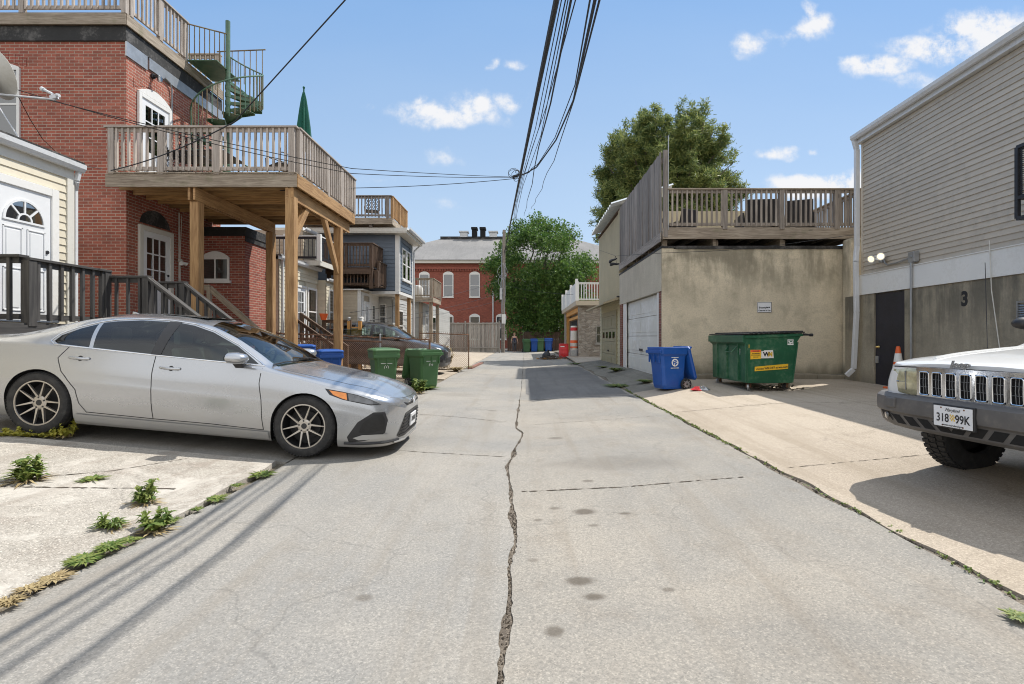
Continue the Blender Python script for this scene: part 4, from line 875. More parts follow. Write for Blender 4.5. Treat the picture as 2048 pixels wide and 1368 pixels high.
    for p in ((-6.0, 19.95), (-5.3, 22.0)): beam_part(r, 'post', (*p, 5.66), (*p, zf - .2), .12, .12, 'grey_wood')
    hex_chair(-6.15, 20.6, zf, R(200), 'dark chair on the small roof deck above the slate blue house', None)
    t = thing('house_extension', 'pale grey sided ground floor under the slate blue upper storey', 'house', (-5.6, 23, 0)); e = EAST(-5.6); f = FRONT(0, 21.6)
    mb = MB(); mb.box(-9, -5.62, 21.62, 25.4, -.2, 3.08); one('wall', mb, 'grey_side', t); mb = MB(); siding(mb, f, -7.5, -5.62, .3, 3.0, .12, .014); siding(mb, e, 21.62, 25.4, .3, 3.0, .12, .014); one('siding', mb, 'grey_side', t)
    window(t, f, -6.14, 1.7, .30, 1.1, 2, 1, .04, back='roomdark'); window(t, e, 22.6, 1.2, .8, 1.4, 2, 1, .06, back='roomdark')
    # far low house with a small deck
    t = thing('siding_house', 'pale grey sided low house behind the small deck on posts', 'house', (-5.3, 28, 0)); e = EAST(-5.3)
    mb = MB(); mb.box(-10, -5.32, 26.3, 36, -.2, 3.2); one('wall', mb, 'grey_side', t); mb = MB(); siding(mb, e, 26.3, 36, .3, 3.1, .12, .014); siding(mb, FRONT(0, 26.3), -9, -5.32, .3, 3.1, .12, .014); one('siding', mb, 'grey_side', t)
    door(t, e, 27.2, .5, .9, 2.05, 'lite', casing=.09); window(t, e, 29.2, 1.0, 1.1, 1.6, 2, 1, .08, back='roomdark')
    d = thing('balcony', 'small weathered wooden deck on two tall posts with a white tank', 'deck', (-5, 27, 0)); zf = 3.42
    planks(d, -7.5, -4.68, 26.0, 28.4, zf, 'x', .14); mb = MB(); mb.beam((-7.5, 26.0, zf - .14), (-4.66, 26.0, zf - .14), .05, .22); mb.beam((-4.68, 26, zf - .14), (-4.68, 28.4, zf - .14), .05, .22); one('rim_board', mb, 'deck', d)
    railing(d, (-7.5, 26.03), (-4.74, 26.03), zf, .98, 'deck', .15, (0, .5, 1), .1, .04, .14); railing(d, (-4.7, 26.1), (-4.7, 28.4), zf, .98, 'deck', .15, (1,), .1, .04, .14)
    for p in ((-5.35, 26.3), (-4.82, 26.25), (-4.82, 28.2)): beam_part(d, 'post', (*p, gz(*p)), (*p, zf - .25), .17, .17, 'deck')
    k = thing('tank', 'white rounded tank standing on the small wooden deck', 'tank', (-5.55, 26.5, zf)); mb = MB(); mb.lathe([(0, 0), (.25, 0), (.27, .05), (.27, .5), (.2, .62), (.05, .66), (0, .66)], 20, Matrix.Translation((-5.55, 26.5, zf))); one('body', mb, 'white', k, smooth=True)
    # brown stair and small timber landing in front of the cream house
    s = thing('stairs', 'brown wooden stair with balusters behind the black car', 'stairs', (-6.5, 16, 0)); n = 7
    for k in range(n): x = lerp(-7.25, -5.75, (k + .5) / n); z = lerp(1.25, .2, (k + 1) / n); beam_part(s, 'tread', (x, 15.5, z), (x, 16.5, z), .26, .04, 'brown_wood')
    for y in (15.48, 16.52): beam_part(s, 'stringer', (-7.25, y, 1.15), (-5.75, y, .15), .04, .24, 'brown_wood'); railing(s, (-7.2, y, 0), (-5.75, y, 0), (1.3, .22), .9, 'brown_wood', .13, (0, 1), .09, .035, .11)
    l = thing('wooden_landing', 'new orange timber stair landing with lantern topped posts by the tan extension', 'landing', (-6, 18.4, 0))
    planks(l, -6.95, -5.75, 17.7, 18.9, 1.1, 'x', .14, 'post'); railing(l, (-6.95, 17.7), (-6.05, 17.7), 1.1, .9, 'brown_wood', .13, (0, 1), .1, .035, .12)
    mb = MB(); mb.box(-6.05, -5.72, 17.68, 17.72, 1.12, 1.75); one('panel', mb, 'new_wood', l)
    for x in (-6.08, -5.70):
        beam_part(l, 'post', (x, 17.7, .2), (x, 17.7, 1.95), .11, .11, 'new_wood'); mb = MB(); mb.lathe([(.07, 0), (.07, .02), (.05, .03), (.05, .09), (.075, .1), (.0, .15)], 8, Matrix.Translation((x, 17.7, 1.95))); one('post_cap', mb, 'galv', l)
    p = thing('flower_pot', 'terracotta hanging pot by the landing of the cream house', 'pot', (-6.9, 17.3, 1.9)); mb = MB(); mb.lathe([(0, -.1), (.08, -.1), (.14, .1), (.15, .12), (.0, .11)], 14, Matrix.Translation((-6.9, 17.55, 2.08))); one('body', mb, 'orange', p, smooth=True)
    # school
    t = thing('brick_school', 'long red brick school with arched white windows beyond the board fence', 'school', (-3, 60, 0)); f = FRONT(0, 60)
    mb = MB(); mb.box(-19, 14, 60, 76, -.5, 10.0); one('wall', mb, 'brick_far', t)
    mb = MB(); mb.box(-19.1, 14.1, 59.8, 76, 9.35, 9.6)
    for i in range(110): x = -19 + i * .3; mb.box(x, x + .15, 59.82, 60, 9.1, 9.35)
    one('cornice', mb, 'brick_far', t)
    mb = MB(); mb.box(-19.4, 14.4, 59.5, 76.5, 10.0, 10.35); one('eave', mb, 'offwhite', t)
    mb = MB(); A, B, C, D = (-19.6, 59.3, 10.36), (14.6, 59.3, 10.36), (14.6, 76.7, 10.36), (-19.6, 76.7, 10.36); r1, r2 = (-11.1, 68, 14.45), (6.5, 68, 14.45); mb.add([A, B, C, D, r1, r2], [(0, 1, 5, 4), (1, 2, 5), (2, 3, 4, 5), (3, 0, 4)]); rf = one('roof', mb, 'shingle', t)
    mb = MB(); mb.box(-11.2, 6.6, 67.7, 68.3, 14.3, 14.7); one('ridge', mb, 'tar', rf)
    for x, w, h, mt in ((-8.1, 1.0, .8, 'galv'), (-6.7, .65, 1.3, 'dark'), (-5.6, .65, 1.3, 'dark'), (-4.2, 1.0, .8, 'galv')):
        mb = MB(); mb.box(x - w / 2, x + w / 2, 67.6, 68.6, 14.6, 14.6 + h * .8); mb.box(x - w * .62, x + w * .62, 67.45, 68.75, 14.6 + h * .8, 14.6 + h); one('roof_vent', mb, mt, rf)
    for x in (-19 + 3.0, -12.4, -9.6, -6.5, -3.4, -.3, 2.8, 5.9, 9):
        window(t, f, x, 6.05, 1.22, 2.75, 2, 1, .11, arch=.28, back='blindfar', gl='glass', d=.08)
        window(t, f, x, 1.1, 1.22, 2.75, 2, 1, .11, arch=.28, back='blindfar', gl='glass', d=.08)
    downspout(t, [(-3.75, 59.9, 7.0), (-3.75, 59.9, 0)], .14)
    # board fence across the end of the west lots
    fe = thing('board_fence', 'tall weathered grey board fence in front of the school', 'fence', (-5, 43, 0))
    mb = MB(); rr = random.Random(8); x = -7.9
    while x < -2.15:
        mb.beam((x, 43 + (.03 if int(x * 7) % 2 else 0), .15), (x, 43 + (.03 if int(x * 7) % 2 else 0), 2.62 + rr.uniform(-.03, .03)), .16, .025, (0, 1, 0)); x += .175
    one('boards', mb, 'fence_wood', fe); mb = MB()
    for z in (.5, 2.55): mb.beam((-8, 42.95, z), (-2.1, 42.95, z), .06, .10)
    one('rail', mb, 'fence_wood', fe)
    for x in (-7.95, -5.0, -2.15): beam_part(fe, 'post', (x, 42.9, 0), (x, 42.9, 2.75), .12, .12, 'fence_wood')
    f2 = thing('board_fence', 'short taller stretch of grey board fence at the left end behind the small deck', 'fence', (-8, 41, 0))
    mb = MB()
    for i in range(14): x = -8.9 + i * .17; mb.beam((x, 40.6, .1), (x, 40.6, 3.0), .16, .025, (0, 1, 0))
    one('boards', mb, 'fence_wood', f2); mb = MB(); mb.beam((-9, 40.55, 2.8), (-6.5, 40.55, 2.8), .06, .1); one('rail', mb, 'fence_wood', f2)
build_cream_house(); build_dish(); build_brick_house(); build_left_deck(); build_spiral(); build_far_left()
# ---------------------------------------------------------------- east side of the alley
M['stucco'] = stucco('mouldy_stucco', (.70, .61, .455), (.60, .525, .39), (.15, .135, .095), .35, 3.75, .75, .85)
M['stucco_lt'] = stucco('pale_stucco', (.62, .56, .45), (.56, .50, .40), (.28, .25, .19), .3, 3.9, .35, .2)
M['stucco_dk'] = stucco('stained_concrete_wall', (.42, .365, .27), (.34, .295, .215), (.085, .08, .065), .2, 2.5, .75, .5, 2.5)
M['olive_render'] = stucco('yellow_render', (.50, .43, .28), (.45, .39, .26), (.30, .26, .18), 3, 6.2, .3, .2)
M['olive'] = paint('olive_door_paint', (.36, .325, .20), .55, .08, 2.0, dirt=(.2, .18, .11), dirtamt=.4)
def stone_mat():
    m, nt, b = mat0('rubble_stone', (.4, .35, .3), .9)
    uv = nd(nt, 'ShaderNodeTexCoord').outputs['UV']; w = nd(nt, 'ShaderNodeTexNoise', {'Vector': uv, 'Scale': 3.0, 'Detail': 2.0}).outputs[1]
    v = nd(nt, 'ShaderNodeVectorMath', {0: uv, 1: vmul(nt, w, (.10, .06, 0))}, operation='ADD').outputs[0]
    v = vmul(nt, v, (1.0, 2.2, 1)); vo = nd(nt, 'ShaderNodeTexVoronoi', {'Vector': v, 'Scale': 3.2}); ed = nd(nt, 'ShaderNodeTexVoronoi', {'Vector': v, 'Scale': 3.2}, feature='DISTANCE_TO_EDGE').outputs[0]
    s = nd(nt, 'ShaderNodeSeparateColor', {0: vo.outputs['Color']}).outputs[0]
    c = mixc(nt, s, (.24, .20, .16), (.46, .41, .35)); c = mixc(nt, mth(nt, 'MULTIPLY', noise(nt, uv, 14, 5), .5), c, (.18, .15, .12)); c = mixc(nt, rng(nt, ed, .07, .02), c, (.30, .27, .23))
    nt.links.new(c, b.inputs['Base Color']); bump(nt, b, rng(nt, ed, 0, .12), .8, .03); return m
M['stone'] = stone_mat()
M['worn_white'] = paint('patched_white_panel', (.70, .70, .66), .5, .04, 1.0, dirt=(.86, .87, .86), dirtamt=.8)
def corrugated_mat():
    m, nt, b = mat0('translucent_corrugated', (.62, .66, .68), .4); return m
M['corr'] = corrugated_mat()
def garage_door(parent, fr, u, v, w, h, mat, rows, cols, lights=0, d=.02):
    mb = MB()
    for r in range(rows):
        a, b = v + h * r / rows, v + h * (r + 1) / rows; mb.fbox(fr, u, u + w, a + .006, b - .006, d - .03, d)
        for c in range(cols):
            if lights and r == lights: continue
            x0, x1 = u + w * (c + .12) / cols, u + w * (c + .88) / cols; mb.fbox(fr, x0, x1, a + h / rows * .2, b - h / rows * .2, d, d + .010)
    o = mb.build('garage_door', M[mat], parent, bevel=.004)
    if lights:
        for c in range(cols):
            g = MB(); a, b = v + h * lights / rows, v + h * (lights + 1) / rows; x0, x1 = u + w * (c + .2) / cols, u + w * (c + .8) / cols
            g.fbox(fr, x0, x1, lerp(a, b, .25), lerp(a, b, .75), d, d + .006); g.build('pane', M['glass_sky'], o)
    k = MB(); k.fbox(fr, u + w * .46, u + w * .54, v + h * .30, v + h * .33, d, d + .04); k.build('handle', M['black'], o)
    return o
def build_garage():
    t = thing('stucco_garage', 'mouldy tan stucco garage with a white garage door under a wooden deck', 'garage', (3.62, 13.5, .3)); w = WEST(3.62); f = FRONT(0, 13.5)
    mb = MB(); mb.box(3.92, 8.86, 13.5, 19.5, -.1, 3.72); one('wall', mb, 'stucco', t)
    mb = MB(); mb.box(3.62, 3.918, 13.53, 13.86, -.1, 2.62); one('brick_pier', mb, 'brick_pier', t); mb = MB(); mb.box(3.60, 3.918, 19.0, 19.42, -.1, 2.62); one('brick_pier', mb, 'brick_pier', t)
    mb = MB(); mb.box(3.605, 3.919, 13.495, 13.528, -.1, 3.738); one('render_skin', mb, 'stucco', t)
    mb = MB(); mb.box(3.60, 3.918, 13.53, 19.5, 2.621, 3.74); one('lintel', mb, 'stucco_lt', t)
    mb = MB(); mb.box(3.63, 3.66, 13.9, 14.08, .25, 2.62); mb.box(3.63, 3.66, 18.4, 18.95, .25, 2.62); one('door_frame', mb, 'white', t)
    garage_door(t, Frame((3.74, 0, 0), (0, -1, 0)), -18.9, .25, 5.1, 2.36, 'worn_white', 4, 6)
    mb = MB(); mb.box(3.59, 3.95, 13.48, 19.55, 3.741, 3.80); mb.box(3.96, 8.9, 13.47, 13.75, 3.721, 3.80); mb.box(3.96, 8.86, 13.76, 19.4, 3.721, 3.75); one('roof_edge', mb, 'tar', t)
    mb = MB(); rr = random.Random(4); x = 3.5
    while x < 8.8: q = rr.uniform(.5, .9); mb.box(x, min(x + q, 8.85), 13.18 + rr.uniform(0, .05), 13.52, -.05, .43 + rr.uniform(-.02, .02)); x += q + .003
    one('plinth', mb, 'stucco_dk', t, bevel=.02)
    p = thing('stucco_pier', 'short thick rounded stucco pier at the right end of the mouldy garage wall', 'pier', (8.6, 13.3, .3)); mb = MB(); mb.box(8.34, 8.68, 13.12, 13.49, .2, 3.95); one('pier', mb, 'stucco', p, bevel=.06)
    s = thing('security_sign', 'small white security camera notice on the mouldy stucco wall', 'sign', (6.35, 13.48, 2.0))
    mb = MB(); mb.fbox(f, 6.12, 6.50, 2.045, 2.325, .003, .012); one('panel', mb, 'signwhite', s, bevel=.003)
    mb = MB()
    for a in ((6.125, 6.495, 2.05, 2.06), (6.125, 6.495, 2.31, 2.32), (6.125, 6.135, 2.06, 2.31), (6.485, 6.495, 2.06, 2.31)): mb.fbox(f, *a, .0125, .0145)
    one('border', mb, 'txtblack', s)
    text(s, 'Security', f, 6.165, 2.155, .060, .014, 'txtblack', bold=.002); text(s, 'Cameras In Use', f, 6.31, 2.085, .050, .014, 'txtblack', 'CENTER', bold=.0015)
    mb = MB(); mb.fbox(f, 6.375, 6.41, 2.16, 2.19, .0125, .0145); mb.fbox(f, 6.415, 6.455, 2.168, 2.196, .0125, .0145); mb.fbox(f, 6.36, 6.373, 2.158, 2.2, .0125, .0145); one('camera_symbol', mb, 'txtblack', s)
    # deck over the garage
    d = thing('wooden_deck', 'weathered wooden deck with railing on top of the mouldy stucco garage', 'deck', (6, 15, 4.3)); zf = 4.26
    planks(d, 3.66, 8.9, 13.36, 19.3, zf, 'y', .14); mb = MB(); mb.beam((3.62, 13.38, zf - .155), (8.95, 13.38, zf - .155), .042, .29); mb.beam((3.62, 13.36, zf - .155), (3.62, 19.3, zf - .155), .042, .29); one('rim_board', mb, 'deck', d, bevel=.004)
    joists(d, 3.7, 8.9, 13.5, 19.2, zf - .05, 'y', .45, .2, 'grey_wood')
    for x in (3.70, 5.05, 6.82): beam_part(d, 'post', (x, 13.6, 3.80), (x, 13.6, zf - .3), .12, .12, 'deck')
    for x in (5.0, 6.77): beam_part(d, 'beam', (x, 13.5, 3.93), (x, 19, 3.93), .08, .26, 'deck')
    for y in (15.2, 16.8, 18.5): beam_part(d, 'post', (3.72, y, 3.80), (3.72, y, zf - .3), .12, .12, 'deck')
    railing(d, (3.78, 13.40), (8.82, 13.40), zf, 1.02, 'darkrail', .128, (.285, .58, .865), .125, .042, .15, 'deck')
    railing(d, (8.85, 13.5), (8.85, 19.3), zf, 1.02, 'darkrail', .128, (0, .5, 1), .125, .042, .15, 'deck')
    pf = thing('privacy_fence', 'tall weathered board screen along the alley edge of the garage deck', 'fence', (3.62, 16, 4.1))
    mb = MB(); y = 13.46; rr = random.Random(2)
    while y < 19.3: mb.beam((3.575 + (.02 if rr.random() > .5 else 0), y + .07, 3.98), (3.575, y + .07, 6.25 + rr.uniform(-.02, .02)), .022, .135, (0, 1, 0)); y += .15
    one('boards', mb, 'grey_wood', pf); mb = MB()
    for z in (4.5, 6.1): mb.beam((3.66, 13.4, z), (3.66, 19.3, z), .04, .09)
    mb.beam((3.55, 13.4, 4.02), (3.55, 19.3, 4.02), .03, .24); one('rail', mb, 'grey_wood', pf)
    for y in (13.40, 16.3, 19.25): beam_part(pf, 'post', (3.67, y, 4.0), (3.67, y, 6.28), .11, .11, 'grey_wood', (0, 1, 0))
    mb = MB(); mb.tube([(3.74, 13.36, 4.2), (3.74, 13.36, 6.65)], .012, 6); one('rod', mb, 'steel', pf)
    G = 'black chairs behind the garage deck railing'
    def lounge(x, y, wd, dp, rz, label):
        c = thing('lounge_chair', label, 'chair', (0, 0, 0), G); mb = MB(); mb.box(-wd / 2, wd / 2, -dp / 2, dp / 2, .28, .36); one('seat', mb, 'black', c, bevel=.02)
        mb = MB(); mb.hexa([(-wd / 2, dp / 2 - .06, .34), (wd / 2, dp / 2 - .06, .34), (wd / 2, dp / 2, .34), (-wd / 2, dp / 2, .34), (-wd / 2 + .02, dp / 2 + .1, .93), (wd / 2 - .02, dp / 2 + .1, .93), (wd / 2 - .02, dp / 2 + .15, .93), (-wd / 2 + .02, dp / 2 + .15, .93)]); one('backrest', mb, 'black', c, bevel=.015)
        for s in (-1, 1):
            mb = MB(); mb.prism([(s * wd / 2, -dp / 2, .55), (s * wd / 2, dp / 2, .60), (s * wd / 2, dp / 2, .02), (s * wd / 2, -dp / 2, .02)], (.05 * s, 0, 0)); one('armrest', mb, 'black', c, fix=True, bevel=.01)
        c.location = (x, y, zf); c.rotation_euler = (0, 0, rz)
    lounge(6.60, 14.55, .95, .7, R(175), 'wide black lounge chair at the middle of the garage deck railing'); lounge(7.75, 14.6, .72, .7, R(160), 'narrow black lounge chair right of the wide one on the garage deck'); lounge(4.75, 15.6, .6, .6, R(200), 'low black chair at the left behind the garage deck railing')
    o = thing('board_fence', 'low pale board screen at the back of the garage deck', 'fence', (5.5, 19, 4.3)); mb = MB()
    for i in range(17): x = 3.9 + i * .2; mb.beam((x, 19.28, zf), (x, 19.28, zf + .92), .16, .025, (0, 1, 0))
    mb.beam((3.8, 19.25, zf + .95), (7.3, 19.25, zf + .95), .1, .05); one('boards', mb, 'fence_wood', o)
    pg = thing('lattice_railing', 'pale pipe railing rising at the right end of the garage deck', 'railing', (8.3, 16.5, 4.3)); mb = MB()
    a, b = Vector((7.5, 16.5, zf + .35)), Vector((8.75, 16.5, zf + .95))
    for k in range(4): mb.tube([a - Vector((0, 0, k * .09)), b - Vector((0, 0, k * .09))], .014, 6)
    for k in range(6): p = a.lerp(b, k / 5); mb.beam((p.x, p.y, zf), p, .03, .03)
    one('rail', mb, 'offwhite', pg)
    # shoes over the wire
    wz = lambda p: P(*p)
    ws = thing('overhead_wire', 'thin dark wire sagging across the front of the mouldy stucco garage', 'wire', (3.4, 14, 4)); mb = MB(); pts = [P(1198, 500, 24.5), P(1232, 512, 16.5), P(1290, 508, 13.35), P(1325, 506, 13.25), P(1450, 501, 13.2), P(1560, 490, 13.2), P(1716, 468, 13.0)]; mb.tube(pts, .006, 5); one('cable', mb, 'wire', ws)
    sh = thing('hanging_shoes', 'pair of black sneakers hanging by their laces from the thin wire', 'shoes', (3, 16.4, 3.9))
    for (px, py, rot) in ((1226, 521, .5), (1229, 529, .15)):
        mb = MB(); c = P(px, py, 16.4); d = Vector((math.cos(rot), .1, math.sin(rot))) * .15
        bm_pts = [(-1, .045, .05), (-.6, .055, .055), (-.1, .05, .04), (.5, .05, .03), (.9, .04, .024), (1.05, .02, .012)]
        rings = []; u = Vector((0, 0, 1)); s = Vector((0, 1, 0))
        for t_, wd, ht in bm_pts: rings += [c + d * t_ + s * wd * math.cos(a * math.pi / 5) + u * (ht * math.sin(a * math.pi / 5) + (.02 if t_ < 0 else 0)) for a in range(10)]
        mb.add(rings, [(i * 10 + k, i * 10 + (k + 1) % 10, (i + 1) * 10 + (k + 1) % 10, (i + 1) * 10 + k) for i in range(5) for k in range(10)] + [tuple(range(9, -1, -1)), tuple(range(50, 60))])
        one('shoe', mb, 'black', sh, smooth=True)
    mb = MB(); mb.tube([P(1231, 512, 16.4), P(1228, 521, 16.4)], .005, 4); mb.tube([P(1231, 512, 16.4), P(1233, 527, 16.4)], .005, 4); one('laces', mb, 'black', sh)
def build_olive_garage():
    t = thing('rendered_garage', 'taller yellow rendered garage with an olive door beyond the white garage door', 'garage', (3.62, 22, 0)); w = WEST(3.62)
    mb = MB(); mb.box(3.64, 9, 19.52, 25.2, 2.95, 6.2); mb.box(3.60, 3.90, 19.5, 19.8, 3.9, 6.25); one('wall', mb, 'olive_render', t)
    mb = MB(); mb.box(3.72, 9, 19.55, 25.2, -.1, 2.949); one('lower_wall', mb, 'yel_side', t)
    mb = MB(); siding(mb, Frame((3.72, 0, 0), (0, -1, 0)), -25.2, -19.55, .15, 2.9, .16, .018, [(-24.4, -20.7, 0, 2.4)]); one('siding', mb, 'yel_side', t)
    mb = MB(); mb.box(3.66, 3.72, 20.55, 20.75, .1, 2.5); mb.box(3.66, 3.72, 24.3, 24.5, .1, 2.5); mb.box(3.66, 3.72, 20.75, 24.3, 2.3, 2.5); one('door_frame', mb, 'olive', t)
    garage_door(t, Frame((3.69, 0, 0), (0, -1, 0)), -24.3, .12, 3.55, 2.18, 'olive', 4, 4, 2)
    mb = MB(); mb.prism([(3.64, 19.6, 2.96), (3.0, 19.6, 2.72), (3.0, 19.6, 2.66), (3.64, 19.6, 2.86)], (0, 5.5, 0)); one('canopy', mb, 'olive_render', t, fix=True)
    mb = MB(); mb.box(3.58, 4.0, 19.45, 25.3, 6.251, 6.30); one('coping', mb, 'brown_wood', t)
    mb = MB(); q = (3.65, 19.9, 2.6); mb.beam((3.5, 19.56, 2.95), (3.62, 19.56, 2.95), .05, .04); one('bracket', mb, 'black', t)
    # translucent corrugated roof panels on top
    c = thing('corrugated_roof', 'translucent corrugated roof panels on top of the yellow rendered garage', 'roof panel', (3.6, 22, 6.5)); n = 90; pts = []
    for k in range(n + 1):
        y = 19.3 + 5.8 * k / n; z = .075 * math.sin(k * 2 * math.pi / 6)
        pts += [(3.25, y, 6.42 + z), (5.6, y, 7.15 + z)]
    mb = MB(); mb.add(pts, [(2 * k, 2 * k + 2, 2 * k + 3, 2 * k + 1) for k in range(n)]); mb.v += []; one('panel', mb, 'corr', c, smooth=True)
    for i in range(4): beam_part(c, 'support', (3.75 + .0, 19.9 + i * 1.6, 6.29), (3.75, 19.9 + i * 1.6, 6.52), .06, .06, 'fence_wood')
def build_stone_garage():
    t = thing('stone_garage', 'rubble stone garage with orange timber posts and a white railed terrace', 'garage', (3.6, 33, 0)); f = FRONT(0, 31.5)
    mb = MB(); mb.box(3.75, 9, 31.5, 43, -.1, 3.32); mb.box(3.3, 3.74, 31.5, 32.0, -.1, 3.32); mb.box(3.3, 3.74, 41.5, 43, -.1, 3.32); one('wall', mb, 'stone', t)
    mb = MB(); mb.box(3.70, 3.745, 32.8, 40.8, .1, 2.6); one('garage_opening', mb, 'dark', t)
    mb = MB(); mb.beam((3.45, 32.4, .1), (3.45, 32.4, 3.3), .22, .22); mb.beam((3.45, 41, .1), (3.45, 41, 3.3), .22, .22); mb.beam((3.45, 32.0, 3.15), (3.45, 41.5, 3.15), .2, .3); mb.beam((3.6, 32.6, 2.75), (3.6, 40.9, 2.75), .14, .2); one('timber_frame', mb, 'new_wood', t)
    mb = MB(); mb.box(3.1, 9, 31.2, 43.2, 3.33, 3.62); one('fascia', mb, 'tan', t)
    mb = MB(); mb.box(3.13, 3.17, 31.3, 43, 3.63, 4.75); one('terrace_panel', mb, 'white', t)
    railing(t, (3.2, 31.3), (9, 31.3), 3.62, 1.12, 'white', .16, (0,), .14, .05, .12, 'white', .12); mb = MB()
    for y in (31.3, 35, 39, 43): mb.beam((3.15, y, 3.62), (3.15, y, 4.95), .16, .16)
    one('post', mb, 'white', t)
    window(t, f, 4.35, 1.0, .8, 1.1, 2, 1, .06, mat='fence_wood', back='roomdark')
    d = thing('wrapped_drum', 'red and white striped drum standing below the orange timber post', 'drum', (3.2, 32.6, .1)); x, y, z = 3.08, 32.2, gz(3.08, 32.2)
    mb = MB(); mb.lathe([(.0, 0), (.25, 0), (.24, .45), (.22, .9), (.21, 1.5), (.2, 1.52), (0, 1.52)], 20, Matrix.Translation((x, y, z + .38))); one('body', mb, 'offwhite', d, smooth=True)
    for a, b in ((.15, .32), (.45, .62), (1.22, 1.42)): mb = MB(); mb.lathe([(.256, a), (.232, b)] if b < .7 else [(.225, a), (.218, b)], 20, Matrix.Translation((x, y, z + .38))); one('stripe', mb, 'red' if a > 1 else 'orange', d, smooth=True)
    b = thing('concrete_blocks', 'pale concrete blocks under the striped drum', 'blocks', (3.2, 32.3, 0)); mb = MB(); mb.box(2.82, 3.25, 31.95, 32.5, z, z + .38); mb.box(3.28, 3.75, 31.9, 32.35, z - .02, z + .42); one('block', mb, 'galv', b, bevel=.02)
    r = thing('barrel', 'bright red plastic barrel beside the striped drum', 'barrel', (2.4, 32, 0)); x, y = 2.42, 32.0; z = gz(x, y); mb = MB(); mb.lathe([(0, 0), (.28, 0), (.30, .03), (.305, .3), (.315, .31), (.305, .33), (.305, .55), (.315, .56), (.305, .58), (.30, .86), (.31, .88), (.28, .9), (0, .88)], 24, Matrix.Translation((x, y, z))); one('body', mb, 'red', r, smooth=True)
    mb = MB(); mb.lathe([(.309, .70), (.309, .76)], 8, Matrix.Translation((x, y, z)), a0=R(225), a1=R(275)); one('sticker', mb, 'white', r)
    # rubbish heap in the alley
    h = thing('rubbish_pile', 'small heap of broken timber and leaves with a black bag in the alley', 'rubbish', (1.6, 31, 0)); mb = MB(); rr = random.Random(6)
    for i in range(70): a = rr.uniform(0, 6.3); q = rr.random() * .75; p = Vector((1.65 + q * 1.1 * math.cos(a), 31 + q * .7 * math.sin(a), gz(1.6, 31) + .22 * (1 - q) * rr.random() + .03)); v = Vector((rr.uniform(-1, 1), rr.uniform(-1, 1), rr.uniform(-.3, .5))).normalized() * rr.uniform(.08, .25); mb.beam(p - v, p + v, .06, .025)
    one('timber_scraps', mb, 'bark', h); mb = MB()
    for i in range(60): a = rr.uniform(0, 6.3); q = rr.random() * .8; sprig(mb, 1.65 + q * 1.2 * math.cos(a), 31 + q * .8 * math.sin(a), gz(1.6, 31), .12, .1, 3, .05)
    one('dead_leaves', mb, 'new_wood', h); mb = MB(); c = Vector((1.3, 31.1, gz(1.3, 31) + .22)); mb.lathe([(0, -.22), (.22, -.2), (.27, 0), (.18, .2), (.05, .3), (.09, .38)], 9, Matrix.Translation(c) @ Matrix.Rotation(.35, 4, 'Y')); one('bag', mb, 'black', h, smooth=True)
